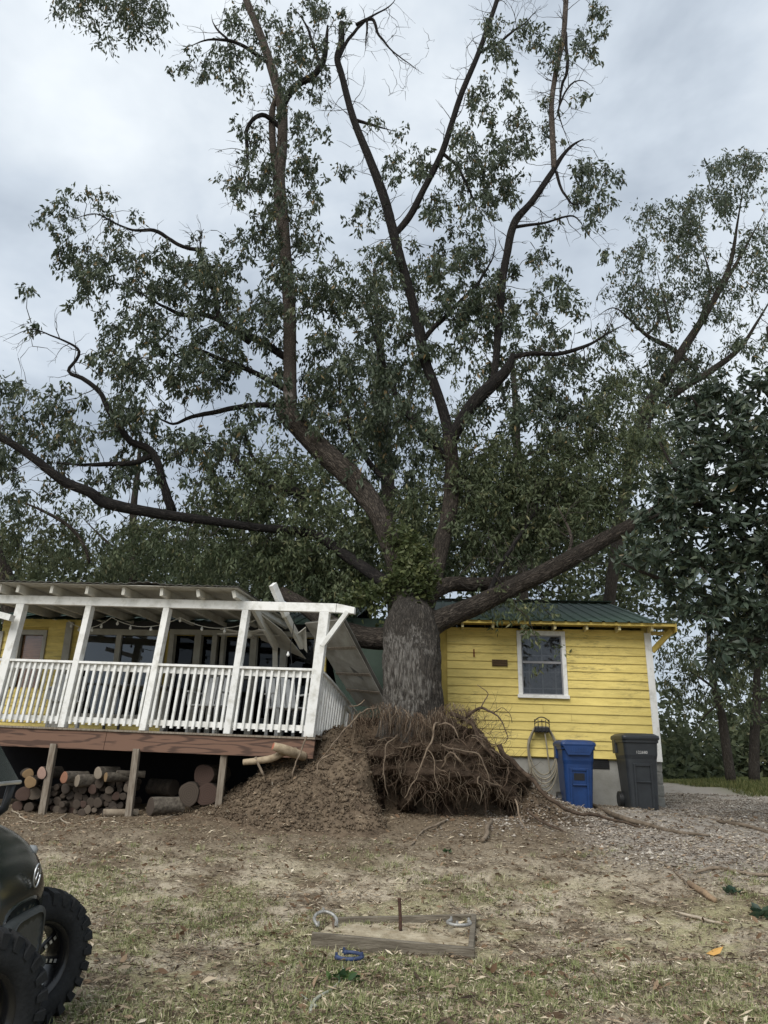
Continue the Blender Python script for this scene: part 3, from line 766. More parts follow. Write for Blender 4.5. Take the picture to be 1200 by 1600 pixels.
# fallen window frame seen past the side rail
for (u0, u1) in ((0.62, 0.66), (0.78, 0.82)):
    sbox(u0, u1, 0.1, RT - .2, 0.05, 0.08, 'window_frame', m_white_dull, 1)
sbox(0.62, 0.82, RT - .24, RT - .19, 0.051, 0.079, 'window_frame', m_white_dull, 1)

# rafters and roof (sound part)
RFZ = p_H + 0.138
def rafter(px, tilt, d0=-0.27, d1=PD + 0.1):
    s = porch_s(px, 945, p_H + .13)
    cs, sn = math.cos(tilt), math.sin(tilt)
    V = []
    for d in (d0, d1):
        rise = 0.015 * (-d)
        for a in (-.028, .028):
            for h in (0.0, 0.125):
                V.append(PF(s + a * cs + (h - .06) * sn, RFZ + .02 + h * cs - a * sn - 0.02 + rise, d))
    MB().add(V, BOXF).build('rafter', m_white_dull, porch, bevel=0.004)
for px, tl in ((-40, 0.0), (14, 0.0), (42, 0.02), (94, 0.03), (148, 0.04), (204, 0.06), (263, 0.14), (319, 0.32), (374, 0.42)):
    rafter(px, tl)
s_edge = porch_s(379, 940, p_H)
sr = p_L + 1.6
k = 0
while sr > s_edge:
    s1 = max(s_edge, sr - 0.86)
    lift = 0.03 * math.sin(k * 1.7)
    # underside board and corrugated sheet on top
    V = [PF(s, RFZ + .130 + 0.015 * (-d) + t, d) for s in (s1 + .004, sr - .004) for t in (0, .012) for d in (-0.34, PD + .1)]
    MB().add(V, BOXF).build('roof_board', m_soffit, porch)
    n = 25; uu = np.linspace(s1 - .02, sr + .02, n); V = []
    for d in (-0.38, 0.4, 1.3, PD + .15):
        for t in (0, .004):
            for i, s in enumerate(uu):
                bend = (0.035 * math.exp(-((s - p_L * .55) / .25) ** 2)) * (d < 0)
                V.append(PF(s, RFZ + .152 + 0.015 * (-d) + 0.009 * math.sin(i * math.pi / 2) + t + bend, d))
    F = []
    for r in range(3):
        for i in range(n - 1):
            a = r * 2 * n + i
            F += [[a, a + 1, a + 2 * n + 1, a + 2 * n], [a + n + 1, a + n, a + 3 * n, a + 3 * n + 1]]
    F += [[i + 1, i, n + i, n + i + 1] for i in range(n - 1)]
    MB().add(V, np.array(F)).build('roof_sheet', m_metal_dull, porch)
    sr = s1; k += 1
# broken rafter stubs and hanging rafters
MB().beam(P(426, 913, 11.45), P(447, 962, 11.75), 0.075, 0.12).build('broken_rafter', m_white, porch, bevel=0.004)
MB().beam(P(445, 958, 11.75), P(472, 1010, 12.5), 0.06, 0.12).build('broken_rafter', m_white_dull, porch, bevel=0.004)
MB().beam(P(394, 945, 11.7), P(432, 1012, 13.0), 0.06, 0.14).build('broken_rafter', m_white_dull, porch, bevel=0.004)
MB().beam(P(430, 1010, 13.0), P(430, 1050, 13.2), 0.08, 0.10, up=(0, 1, 0)).build('inner_post', m_white_dull, porch)
m_soffit_dirty = M('dirty_soffit_panel', (0.36, 0.35, 0.315), 0.75, (0.22, 0.205, 0.175), scale=3.5, bump=0.15)
def sheet(c, th, name, m, parent, n=1):
    c = [np.asarray(x) for x in c]; nn = np.cross(c[1] - c[0], c[3] - c[0]); nn /= np.linalg.norm(nn)
    V = c + [x + nn * th for x in c]
    return MB().add(V, [[0, 1, 2, 3], [7, 6, 5, 4], [0, 4, 5, 1], [1, 5, 6, 2], [2, 6, 7, 3], [3, 7, 4, 0]]).build(name, m, parent)
# roof end folded down towards the ground: four soffit boards, metal on the far side
q = [P(476, 974, 12.3), P(534, 968, 11.6), P(608, 1110, 12.35), P(558, 1102, 13.1)]
q = [np.asarray(x) for x in q]
lerp = lambda a, b_, t: a + (b_ - a) * t
for t0, t1 in ((0, .30), (.305, .60), (.605, .80), (.805, 1.0)):
    sheet([lerp(q[0], q[3], t0), lerp(q[1], q[2], t0), lerp(q[1], q[2], t1), lerp(q[0], q[3], t1)], 0.012, 'folded_roof_board', m_soffit_dirty, porch)
nrm = np.cross(q[1] - q[0], q[3] - q[0]); nrm /= np.linalg.norm(nrm)
if np.dot(nrm, CAM - q[0]) > 0: nrm = -nrm
ext = [q[0] + nrm * .03, q[1] + (q[1] - q[0]) * .05 + nrm * .03, q[2] + (q[2] - q[3]) * .08 + nrm * .03, q[3] + nrm * .03]
sheet(ext, 0.008, 'folded_roof_sheet', m_metal_dull, porch)
for t in (0.3, 0.6, 0.8):
    MB().beam(lerp(q[0], q[3], t) - nrm * .012, lerp(q[1], q[2], t) - nrm * .012, 0.05, 0.012, up=nrm).build('batten', m_weather, porch)
MB().beam(lerp(q[0], q[1], .55) - nrm * .012 + (q[3] - q[0]) * .62, lerp(q[3], q[2], .55) - nrm * .012, 0.03, 0.012, up=nrm).build('batten', m_weather, porch)
sheet([P(462, 993, 12.2), P(478, 980, 12.3), P(480, 1020, 12.5), P(468, 1005, 12.5)], 0.01, 'torn_roof_sheet', m_soffit, porch)
# inner soffit wedge that hangs over the right bay
sheet([P(395, 950, 11.9), P(440, 985, 12.4), P(478, 1030, 13.4), P(408, 1000, 13.6)], 0.01, 'sagging_ceiling_board', m_soffit, porch)
# roof return at the left edge of the frame
e0, e1 = P(-40, 952, 12.1), P(12, 962, 12.1)
MB().beam(P(-60, 945, 12.05), P(19, 966, 12.05), 0.10, 0.16, up=(0, 1, 0)).build('eave_return', m_white, porch)

# ------------------------------------------------------------------ things on the porch
def string_lights(pts, nb, label):
    t = thing('string_lights', label, 'string lights', pts[0], 'string lights under the porch roof')
    P4 = []
    for a, b_ in zip(pts[:-1], pts[1:]):
        for k in np.linspace(0, 1, 10, endpoint=False):
            p = lerp(a, b_, k); p = p - np.array([0, 0, 0.16 * 4 * k * (1 - k)]); P4.append(p)
    P4.append(pts[-1]); P4 = np.array(P4)
    MB().tube(P4, 0.006, 5).build('cable', m_white_dull, t)
    mb_ = M('lamp_glass', (0.7, 0.7, 0.66), 0.2, bump=0, spec=0.6)
    for k in np.linspace(0.06, 0.94, nb):
        p = P4[int(k * (len(P4) - 1))]
        MB().tube(np.array([p, p - [0, 0, .02], p - [0, 0, .03], p - [0, 0, .05], p - [0, 0, .07], p - [0, 0, .08]]), [.010, .012, .018, .026, .02, .006], 8).build('bulb', mb_, t, smooth=True)
hz = p_H - 0.06
string_lights([PF(p_L - .1, hz, 1.2), PF(post_st[1], hz, .7), PF(post_st[2], hz, .5)], 8, 'string of white bulbs hanging across the two bays nearest the blind window')
string_lights([PF(post_st[2], hz, .5), PF(post_st[3], hz, .5)], 4, 'string of white bulbs hanging across the bay beside the broken roof')
cb = [P(460, 962, 11.7), P(458, 985, 11.8), P(454, 1010, 11.8), P(456, 1038, 11.8)]
wire = thing('hanging_wire', 'torn light cable with one bulb dangling beside the corner post', 'cable', cb[0])
MB().tube(smooth_path([list(x) + [.006] for x in cb], .05)[:, :3], .006, 5).build('cable', m_black, wire)
p = P(450, 1023, 11.8)
MB().tube(np.array([p + [0, 0, .05], p + [0, 0, .02], p, p - [0, 0, .02], p - [0, 0, .03]]), [.008, .02, .028, .02, .004], 8).build('bulb', m_white, wire, smooth=True)

m_resin = M('grey_resin', (0.42, 0.43, 0.43), 0.5, (0.33, 0.34, 0.34), scale=4, bump=0.05)
def chair(s, d, rot, label, m=m_resin):
    o = PF(s, 0.003, d); ca, sa = math.cos(rot), math.sin(rot)
    fr = lambda u, v, w: o + np.array([ca * u - sa * w, sa * u + ca * w, v])
    t = thing('patio_chair', label, 'chair', o, 'chairs behind the porch railing')
    for a in (-.23, .23):
        for b_ in (-.22, .22):
            MB().box(fr, a - .02, a + .02, 0, 0.42, b_ - .02, b_ + .02).build('leg', m, t)
    MB().box(fr, -.26, .26, .421, .45, -.25, .25).build('seat', m, t, bevel=.008)
    for k in range(6):
        a = -.22 + k * .088
        V = [fr(a + x, v, .22 + (v - .45) * .25 + y) for x in (-.034, .034) for v in (.451, .95 - .02 * abs(k - 2.5)) for y in (0, .018)]
        MB().add(V, BOXF).build('back_slat', m, t)
    for a in (-.27, .27):
        MB().box(fr, a - .025, a + .025, .64, .665, -.24, .24).build('armrest', m, t)
        MB().box(fr, a - .018, a + .018, .451, .639, -.2, -.16).build('arm_support', m, t)
chair(porch_s(50, 1080, .4), 1.0, 0.3, 'pale grey patio chair behind the railing in front of the blind window')
chair(porch_s(292, 1080, .4), 0.9, -0.2, 'pale grey patio chair in the middle of the porch, partly hidden by balusters')
chair(porch_s(425, 1080, .4), 0.8, 0.5, 'pale grey patio chair in the bay beside the corner post')
# table with a dark top
o = PF(porch_s(175, 1080, .4), .003, 1.1)
tb = thing('patio_table', 'dark patio table standing behind the railing under the reflecting window', 'table', o)
fr = lambda u, v, w: o + np.array([u, w, v])
MB().box(fr, -.55, .55, .70, .73, -.4, .4).build('table_top', m_black, tb, bevel=.006)
for a in (-.5, .5):
    for b_ in (-.35, .35): MB().box(fr, a - .02, a + .02, 0, .699, b_ - .02, b_ + .02).build('leg', m_black, tb)
# ceiling fan
c = P(386, 990, 12.6)
fan = thing('ceiling_fan', 'white ceiling fan hanging beside the broken rafters', 'fan', c)
MB().tube(np.array([c + [0, 0, .22], c + [0, 0, .05]]), .02, 8).build('rod', m_white_dull, fan)
MB().tube(np.array([c + [0, 0, .06], c + [0, 0, .05], c, c - [0, 0, .05], c - [0, 0, .08]]), [.04, .09, .11, .08, .02], 16).build('motor', m_white_dull, fan, smooth=True)
for k in range(5):
    a = k * 2 * math.pi / 5 + .3; dr = np.array([math.cos(a), math.sin(a), 0]); 
    MB().beam(c + dr * .1, c + dr * .55, .12, .012).build('blade', m_white_dull, fan, bevel=.004)
# ------------------------------------------------------------------ trees
m_bark = bark_mat('oak_bark', (0.022, 0.018, 0.015), (0.165, 0.138, 0.113), (0.25, 0.235, 0.21), 0.64)
def trunk_material():
    m = bark_mat('oak_bark_lichen', (0.035, 0.031, 0.027), (0.175, 0.155, 0.132), su=22, sv=4.5)
    n, l = m.node_tree.nodes, m.node_tree.links; b = n['Principled BSDF']
    base = b.inputs['Base Color'].links[0].from_socket
    tc = n.new('ShaderNodeTexCoord'); sp = n.new('ShaderNodeSeparateXYZ'); l.new(tc.outputs['Object'], sp.inputs[0])
    uv = n.new('ShaderNodeUVMap'); uv.uv_map = 'UVMap'
    mp = n.new('ShaderNodeMapping'); mp.inputs['Scale'].default_value = (20, 5, 1); l.new(uv.outputs[0], mp.inputs[0])
    no = n.new('ShaderNodeTexNoise'); no.inputs['Scale'].default_value = 1.3; no.inputs['Detail'].default_value = 9; no.inputs['Roughness'].default_value = 0.7
    l.new(mp.outputs[0], no.inputs['Vector'])
    big = n.new('ShaderNodeTexNoise'); big.inputs['Scale'].default_value = 3.0; big.inputs['Detail'].default_value = 6; l.new(tc.outputs['Object'], big.inputs['Vector'])
    def math_(op, a, c):
        x = n.new('ShaderNodeMath'); x.operation = op
        for i, v in ((0, a), (1, c)):
            if isinstance(v, (int, float)): x.inputs[i].default_value = v
            else: l.new(v, x.inputs[i])
        return x.outputs[0]
    wob = math_('MULTIPLY', math_('SUBTRACT', big.outputs['Fac'], 0.5), 1.9)
    def mr(o, a, c):
        x = n.new('ShaderNodeMapRange'); x.interpolation_type = 'SMOOTHSTEP'; x.inputs['From Min'].default_value = a; x.inputs['From Max'].default_value = c
        l.new(o, x.inputs['Value']); return x.outputs[0]
    # the weathered pale patch covers the lower left face of the trunk
    k = math_('MULTIPLY', mr(math_('ADD', sp.outputs['X'], wob), 0.30, 0.12), mr(math_('ADD', sp.outputs['Z'], wob), 1.55, 1.30))
    f = mr(math_('ADD', no.outputs['Fac'], math_('MULTIPLY', k, 0.15)), 0.56, 0.80)
    mx = n.new('ShaderNodeMix'); mx.data_type = 'RGBA'; l.new(math_('MULTIPLY', f, k), mx.inputs['Factor']); l.new(base, mx.inputs['A']); mx.inputs['B'].default_value = (0.29, 0.272, 0.245, 1)
    l.new(mx.outputs['Result'], b.inputs['Base Color'])
    return m
m_bark_pale = trunk_material()
m_bark_red = bark_mat('smooth_reddish_bark', (0.070, 0.058, 0.050), (0.19, 0.155, 0.132), (0.27, 0.245, 0.22), 0.56, su=9, sv=9)
m_bark_dark = bark_mat('dark_branch_bark', (0.013, 0.012, 0.012), (0.062, 0.054, 0.049))
m_bark_far = bark_mat('far_bark', (0.045, 0.038, 0.032), (0.115, 0.10, 0.085))
m_twig = M('twig_bark', (0.055, 0.047, 0.04), 0.9, (0.03, 0.026, 0.022), scale=9, bump=0)
G = [(0.0, (0.040, 0.054, 0.034)), (1.0, (0.26, 0.19, 0.09)), (0.45, (0.066, 0.088, 0.054)), (0.8, (0.105, 0.128, 0.074)), (0.95, (0.16, 0.165, 0.09))]
m_leaf = leaf_mat('oak_leaves', G, rough=0.45, spec=0.35)
m_leaf_low = leaf_mat('oak_leaves_olive', [(0.0, (0.048, 0.066, 0.034)), (1.0, (0.24, 0.225, 0.115)), (0.5, (0.094, 0.118, 0.060)), (0.85, (0.145, 0.162, 0.082))], rough=0.5, spec=0.3)
m_leaf_fresh = leaf_mat('fresh_leaves', [(0.0, (0.045, 0.065, 0.025)), (1.0, (0.16, 0.17, 0.07)), (0.5, (0.08, 0.10, 0.038))], rough=0.5)
m_leaf_wood = leaf_mat('woodland_leaves', [(0.0, (0.052, 0.068, 0.040)), (1.0, (0.23, 0.21, 0.12)), (0.5, (0.095, 0.115, 0.064)), (0.8, (0.145, 0.16, 0.085))], rough=0.6, spec=0.2)

def unit(v): return v / (np.linalg.norm(v, axis=-1, keepdims=True) + 1e-12)
def leaves(mb, base, dirs, length, width, rnd, mat=0, six=False):
    """diamond (4 verts) or longer six-vertex folded leaves"""
    n = len(base); d = unit(dirs)
    side = unit(np.cross(d, rng.standard_normal((n, 3)))); up = np.cross(side, d)
    L = length[:, None]; W = width[:, None]
    if not six:
        V = np.stack([base, base + d * L * .45 + side * W + up * W * .35, base + d * L, base + d * L * .45 - side * W + up * W * .35], 1)
        F = np.array([0, 1, 2, 3]); k = 4
        mb.add(V.reshape(-1, 3), np.arange(n)[:, None] * k + F[None], mat, at=np.repeat(rnd, k))
    else:
        cv = up * L * 0.12
        V = np.stack([base, base + d * L * .3 + side * W * .85 + up * W * .3, base + d * L * .65 + side * W + up * W * .25 - cv * .5, base + d * L - cv * 1.4,
                      base + d * L * .65 - side * W + up * W * .25 - cv * .5, base + d * L * .3 - side * W * .85 + up * W * .3, base + d * L * .5 - cv * .1], 1)
        k = 7
        F = np.array([[0, 1, 6], [1, 2, 6], [2, 3, 6], [3, 4, 6], [4, 5, 6], [5, 0, 6]])
        mb.add(V.reshape(-1, 3), (np.arange(n)[:, None, None] * k + F[None]).reshape(-1, 3), mat, at=np.repeat(rnd, k))
def tassels(mb, tips, k=3, per=14, jit=.16, drop=.30, lmin=.11, lmax=.19, wr=.16, lat=.055, tone=0.0, out=.55):
    """leaves crowded along short twiglets that hang from each tip: tight dark clumps with gaps between them"""
    n = len(tips) * k
    T0 = np.repeat(tips, k, 0) + rng.standard_normal((n, 3)) * np.array([jit, jit, jit * .8])
    ax = unit(np.stack([rng.normal(0, .45, n), rng.normal(0, .45, n), -np.ones(n)], 1)) * rng.uniform(.4, 1.2, n)[:, None] * drop
    m_ = n * per; q = rng.random(m_)
    B = np.repeat(T0, per, 0) + np.repeat(ax, per, 0) * q[:, None] + rng.standard_normal((m_, 3)) * lat
    d = rng.standard_normal((m_, 3)) * out; d[:, 2] -= .75; d += np.repeat(unit(ax), per, 0) * .3
    L = rng.uniform(lmin, lmax, m_)
    tr = np.clip(np.repeat(rng.beta(2, 2.6, n), per) * .7 + rng.random(m_) * .4 - .05 + tone, 0, 1)
    tr = np.where(rng.random(m_) < .03, 1.0, np.minimum(tr, .93))
    leaves(mb, B, d, L, L * wr * rng.uniform(.75, 1.25, m_), tr)
def rosettes(mb, C, per=10, lmin=.09, lmax=.16, wr=.19, droop=.75, spread=.10, mat=0, tone=0.0, six=False):
    """C (n,3) twig tips; leaves hang round each tip"""
    C = np.asarray(C); n = len(C)
    if n == 0: return
    B = np.repeat(C, per, 0) + rng.standard_normal((n * per, 3)) * spread * np.array([1, 1, 1.1])
    d = rng.standard_normal((n * per, 3)) * np.array([.75, .75, .55]); d[:, 2] -= droop
    L = rng.uniform(lmin, lmax, n * per)
    tr = np.clip(np.repeat(rng.beta(2, 2.6, n), per) * .75 + rng.random(n * per) * .35 - .05 + tone, 0, 1)
    leaves(mb, B, d, L, L * wr * rng.uniform(.8, 1.25, n * per), tr, mat, six)
def px_path(rows, step=.08):
    """rows (px, py, Y, width px) -> smooth xyz+radius"""
    pts = []
    for (px, py, Y, w) in rows:
        p = P(px, py, Y); pts.append(list(p) + [size_m(w, p) / 2])
    return smooth_path(pts, step)
def limb(rows, name, mat, parent, sides=14, step=.07, amp=.05, seed=0, wob=0.0):
    s = px_path(rows, step)
    if wob:
        q = s[:, :3] * 1.6
        for k in range(3): s[:, k] += (fbm(q, seed + 40 + k, 3) - .5) * wob
        q = np.linspace(0, 1, len(s)); s[:, 3] *= np.clip(1 - (q - .5) * 1.7, .15, 1)      # thin branches run out to a fine tip
    MB().tube(s[:, :3], s[:, 3], sides, amp=amp, seed=seed).build(name, mat, parent, smooth=True)
    return s
def grow_sprays(nodes, targets, mb, r0=.013, sag=.12, maxlen=2.2):
    """each target joins the nearest node already there, by a thin curved twig; returns the twig tips and points along them"""
    N = np.array(nodes); tips, along = [], []
    T = np.array(targets); best = np.full(len(T), 1e9); bi = np.zeros(len(T), int)
    d = np.linalg.norm(T[:, None] - N[None], axis=2); best = d.min(1); bi = d.argmin(1)
    N = list(N); done = np.zeros(len(T), bool)
    for _ in range(len(T)):
        c = np.where(done, 1e9, best); i = int(c.argmin()); done[i] = True
        a = N[bi[i]]; e_ = T[i]; L = np.linalg.norm(e_ - a)
        if L < 1e-3: continue
        if L > maxlen:                                      # far from any wood: hang it from a short twig of its own
            a = e_ + unit(a - e_) * maxlen
        m1 = a + (e_ - a) * .35 + np.array([rng.normal(0, .06), rng.normal(0, .06), sag * L + rng.normal(0, .05)]) * min(1, L)
        m2 = a + (e_ - a) * .72 + np.array([rng.normal(0, .05), rng.normal(0, .05), sag * L]) * min(1, L)
        r = r0 * (0.5 + 0.5 * min(L, 1.5))
        mb.tube(np.array([a, m1, m2, e_]), [r, r * .75, r * .5, r * .25], 4, caps=False)
        tips.append(e_); along.append(m2); along.append(m1)
        base_n = len(N)
        for q in (m1, m2, e_):
            N.append(q); dd = np.linalg.norm(T - q, axis=1); b_ = dd < best
            best[b_] = dd[b_]; bi[b_] = len(N) - 1
    return np.array(tips), np.array(along)
def ell_targets(ells, Y0, dY, dens):
    """ellipses (cx, cy, rx, ry[, weight[, Y]]) in photo pixels -> twig tips spread through real depth"""
    out = []
    for e_ in ells:
        cx, cy, rx, ry = e_[:4]; w = e_[4] if len(e_) > 4 else 1.0; Y = e_[5] if len(e_) > 5 else Y0
        n = max(1, int(round(dens * w * rx * ry / 1000)))
        for k in range(n):
            while True:
                a, b_ = rng.uniform(-1, 1, 2)
                if a * a + b_ * b_ <= 1: break
            out.append(P(cx + a * rx, cy + b_ * ry, Y + rng.uniform(-dY, dY)))
    return out

def root_walk(p, d, L, g=.5, n=9, wob=.35):
    pts = [p]; st = L / n
    for k in range(n):
        d = d + rng.standard_normal(3) * wob + np.array([0, -0.02, -g * .35]); d = d / np.linalg.norm(d); pts.append(pts[-1] + d * st)
    return np.array(pts)

# ---- the fallen oak
TB = P(645, 1125, 11.75)
oak = thing('fallen_oak_tree', 'huge uprooted oak lying back across the yellow house', 'tree', TB)
tr_rows = [(645, 1165, 11.98, 118), (645, 1135, 11.95, 106), (645, 1105, 11.98, 97), (644, 1060, 12.05, 90), (643, 1015, 12.35, 88), (642, 985, 12.52, 85), (641, 965, 12.64, 74), (638, 945, 12.76, 52), (634, 925, 12.86, 34)]
s_tr = px_path(tr_rows, .02)
MB().tube(s_tr[:, :3], s_tr[:, 3], 220, amp=.055, seed=3, kv=4.0, ku=24).build('trunk', [m_bark_pale], oak, smooth=True)
wood, paths = [], []
def L_(rows, mat=m_bark, sides=18, amp=.05, name='limb', seed=1, wob=0.0, step=.07):
    s = limb(rows, name, mat, oak, sides, step, amp, seed, wob); wood.extend(list(s[::3, :3])); paths.append(s); return s
L_([(634, 950, 12.75, 44), (624, 895, 13.05, 32), (608, 845, 13.35, 30), (587, 797, 13.65, 30), (553, 750, 14.1, 35), (507, 708, 14.4, 34), (470, 670, 14.7, 32), (447, 646, 14.9, 29), (434, 634, 15.0, 13)], sides=96, amp=.09, step=.03, seed=5)
L_([(453, 652, 14.86, 22), (453, 630, 14.9, 22), (453, 570, 14.95, 20), (452, 480, 15.0, 20), (446, 400, 15.1, 19), (440, 330, 15.15, 20), (436, 280, 15.2, 19), (441, 225, 15.2, 16), (440, 168, 15.2, 16), (426, 112, 15.3, 14), (406, 52, 15.4, 12), (385, 0, 15.5, 11), (366, -60, 15.6, 11)], m_bark_red, 28, .04, seed=7, step=.05)
L_([(437, 300, 15.2, 10), (428, 250, 15.2, 11), (425, 180, 15.25, 10), (432, 150, 15.2, 6)], m_bark_red, 14, .03, 'branch')
L_([(440, 168, 15.2, 12), (452, 146, 15.15, 11), (468, 130, 15.1, 11), (490, 118, 15.05, 10), (506, 92, 15, 9), (510, 62, 15, 6), (512, 40, 15, 3)], m_bark_dark, 14, .04, 'branch')
L_([(655, 985, 12.55, 46), (690, 968, 12.7, 34), (742, 947, 12.85, 30), (800, 919, 13.05, 28), (862, 889, 13.25, 27), (930, 851, 13.5, 24), (1000, 813, 13.7, 19), (1060, 776, 13.9, 13), (1120, 742, 14.1, 8)], sides=80, amp=.09, step=.035, seed=9)
L_([(660, 935, 13.0, 30), (700, 914, 13.35, 24), (745, 913, 13.6, 22), (800, 908, 13.85, 18), (870, 880, 14.1, 10)], sides=32, amp=.06, seed=11)
L_([(640, 995, 12.55, 46), (600, 998, 12.75, 36), (560, 994, 12.95, 33), (520, 978, 13.2, 30), (480, 950, 13.5, 24), (440, 925, 13.9, 16)], sides=40, amp=.07, seed=13)
L_([(630, 930, 12.95, 26), (590, 902, 13.3, 20), (540, 868, 13.9, 17), (485, 834, 14.0, 14), (400, 824, 13.8, 13), (330, 814, 13.6, 14), (270, 806, 13.55, 16), (210, 796, 13.5, 17), (160, 784, 13.5, 18), (142, 770, 13.4, 16), (100, 752, 13.4, 15), (60, 722, 13.3, 13), (25, 697, 13.3, 12), (-25, 670, 13.2, 10)], m_bark_dark, 20, .05, seed=15)
# middle stem and its fork
L_([(655, 955, 12.95, 44), (676, 905, 13.4, 30), (688, 860, 13.7, 26), (702, 800, 14.0, 26), (706, 740, 14.2, 22), (703, 685, 14.3, 21)], sides=40, amp=.06, seed=17, step=.05)
L_([(704, 705, 14.28, 19), (697, 660, 14.35, 17), (682, 610, 14.4, 15), (663, 560, 14.5, 16), (654, 510, 14.6, 17), (640, 455, 14.6, 14), (622, 392, 14.7, 15), (601, 312, 14.8, 15), (578, 250, 14.9, 13), (552, 185, 15, 11), (534, 118, 15.1, 10), (527, 92, 15.1, 10), (533, 68, 15.1, 10), (534, 36, 15.1, 9)], m_bark_dark, 24, .05, seed=19)
L_([(612, 372, 14.75, 9), (640, 338, 14.8, 11), (664, 292, 14.8, 10), (690, 240, 14.8, 10), (706, 192, 14.85, 9), (722, 144, 14.9, 9), (748, 82, 15, 8), (775, 5, 15.1, 7), (790, -45, 15.2, 7)], m_bark_dark, 16, .05, seed=21)
L_([(703, 700, 14.28, 17), (715, 668, 14.22, 19), (742, 628, 14.12, 21), (770, 600, 14.06, 20), (790, 580, 14.02, 16), (799, 562, 14, 11), (801, 553, 14, 7)], m_bark_dark, 26, .05, seed=23)
L_([(770, 604, 14.08, 11), (775, 560, 14.15, 11), (779, 510, 14.2, 12), (785, 440, 14.3, 12), (792, 398, 14.3, 12), (804, 348, 14.3, 12), (832, 314, 14.3, 10), (860, 273, 14.3, 9), (880, 242, 14.3, 6), (896, 226, 14.3, 4), (912, 217, 14.3, 1.2)], m_bark_dark, 16, .05, seed=25)
L_([(866, 264, 14.3, 9), (863, 205, 14.35, 9), (862, 160, 14.4, 8), (870, 105, 14.4, 8), (880, 60, 14.5, 8), (884, 5, 14.5, 8), (887, -45, 14.6, 7)], m_bark_red, 12, .04, 'branch', seed=27)
TH = lambda rows, seed=0, m=m_bark_dark: L_(rows, m, 8, .0, 'branch', seed, wob=.10, step=.09)
TH([(798, 560, 14, 9), (830, 553, 14, 8), (872, 553, 14, 7), (918, 540, 14, 6), (955, 518, 14, 5), (990, 500, 14, 3)], 1)
TH([(270, 800, 14.5, 16), (258, 765, 14.4, 14), (236, 705, 14.3, 12), (205, 690, 14.2, 11), (178, 655, 14.1, 10), (155, 612, 14, 8), (128, 592, 14, 8), (107, 580, 14, 7), (122, 550, 14, 7), (85, 526, 13.9, 6), (45, 514, 13.8, 5), (5, 532, 13.7, 3)], 2)
TH([(236, 712, 14.3, 10), (205, 722, 14.2, 9), (140, 725, 14.1, 7), (70, 722, 14, 5)], 3)
TH([(445, 632, 15, 9), (400, 632, 15, 9), (350, 640, 15, 8), (300, 652, 14.9, 7), (270, 662, 14.8, 6), (235, 648, 14.8, 5), (200, 645, 14.8, 3)], 4)
TH([(450, 610, 15.2, 10), (392, 580, 15.2, 8), (350, 562, 15.1, 7), (310, 548, 15.1, 6), (270, 555, 15, 5), (215, 560, 15, 3)], 5)
TH([(450, 560, 15.6, 12), (400, 530, 15.6, 12), (350, 505, 15.5, 10), (336, 460, 15.4, 10), (322, 420, 15.3, 10), (313, 385, 15.2, 8), (312, 368, 15.2, 7), (318, 358, 15.2, 5)], 6)
TH([(318, 392, 15.2, 7), (285, 385, 15.2, 6), (262, 372, 15.2, 6), (240, 360, 15.2, 6), (200, 358, 15.2, 4), (150, 335, 15.1, 4), (110, 345, 15.1, 3)], 7)
TH([(390, 535, 15.5, 8), (330, 495, 15.5, 8), (280, 490, 15.4, 7), (215, 455, 15.3, 5), (180, 440, 15.2, 3)], 8)
TH([(480, 780, 14.6, 14), (430, 745, 14.8, 12), (395, 715, 14.8, 9), (380, 670, 14.8, 6)], 9)
TH([(470, 770, 14.7, 12), (400, 752, 14.7, 9), (350, 700, 14.6, 7), (300, 690, 14.6, 4)], 10)
TH([(440, 200, 15.2, 9), (408, 178, 15, 7), (385, 205, 14.8, 6), (386, 260, 14.8, 5), (370, 300, 14.8, 4), (360, 335, 14.8, 2)], 11)
TH([(415, 95, 15.2, 8), (385, 75, 15, 6), (355, 62, 14.9, 5), (320, 62, 14.9, 4), (282, 78, 14.9, 3)], 12)
TH([(355, 62, 14.9, 4), (338, 45, 14.9, 3), (330, 22, 14.9, 2)], 13)
TH([(527, 95, 15.1, 6), (548, 55, 15.1, 5), (575, 28, 15.1, 4), (610, 8, 15.1, 4), (625, -15, 15, 3)], 14)
TH([(556, 40, 15.1, 5), (580, 30, 15.1, 5), (592, 55, 15.1, 4), (610, 75, 15.1, 3), (640, 100, 15.1, 3), (662, 115, 15.1, 2)], 15)
TH([(575, 32, 15.1, 4), (572, 65, 15.1, 2), (568, 90, 15.1, 1.5)], 16)
TH([(500, 100, 15, 5), (478, 40, 15, 4), (455, 5, 15, 3)], 17)
TH([(553, 188, 15, 6), (585, 195, 15, 4), (620, 205, 15, 3)], 18)
TH([(882, 50, 14.5, 5), (886, 100, 14.45, 5), (877, 145, 14.4, 4), (873, 180, 14.35, 4), (884, 210, 14.3, 3), (893, 235, 14.3, 3)], 19)
TH([(874, 165, 14.4, 3), (890, 132, 14.35, 3), (910, 126, 14.3, 2), (928, 140, 14.3, 2)], 20)
TH([(870, 268, 14.3, 5), (880, 300, 14.2, 4), (900, 320, 14.2, 3), (930, 300, 14.2, 2)], 21)
TH([(804, 355, 14.3, 6), (850, 348, 14.3, 4), (895, 338, 14.2, 3), (918, 365, 14.2, 2), (938, 388, 14.2, 1.5)], 22)
TH([(655, 540, 14.7, 8), (690, 500, 14.8, 8), (740, 450, 14.9, 6), (770, 400, 15, 4), (775, 350, 15, 3)], 23)
TH([(700, 720, 14.6, 10), (640, 650, 14.9, 9), (610, 600, 15.2, 8), (585, 520, 15.4, 6), (570, 440, 15.4, 4)], 24)
TH([(690, 240, 14.8, 6), (715, 260, 14.8, 5), (735, 300, 14.8, 4), (750, 340, 14.8, 3)], 25)
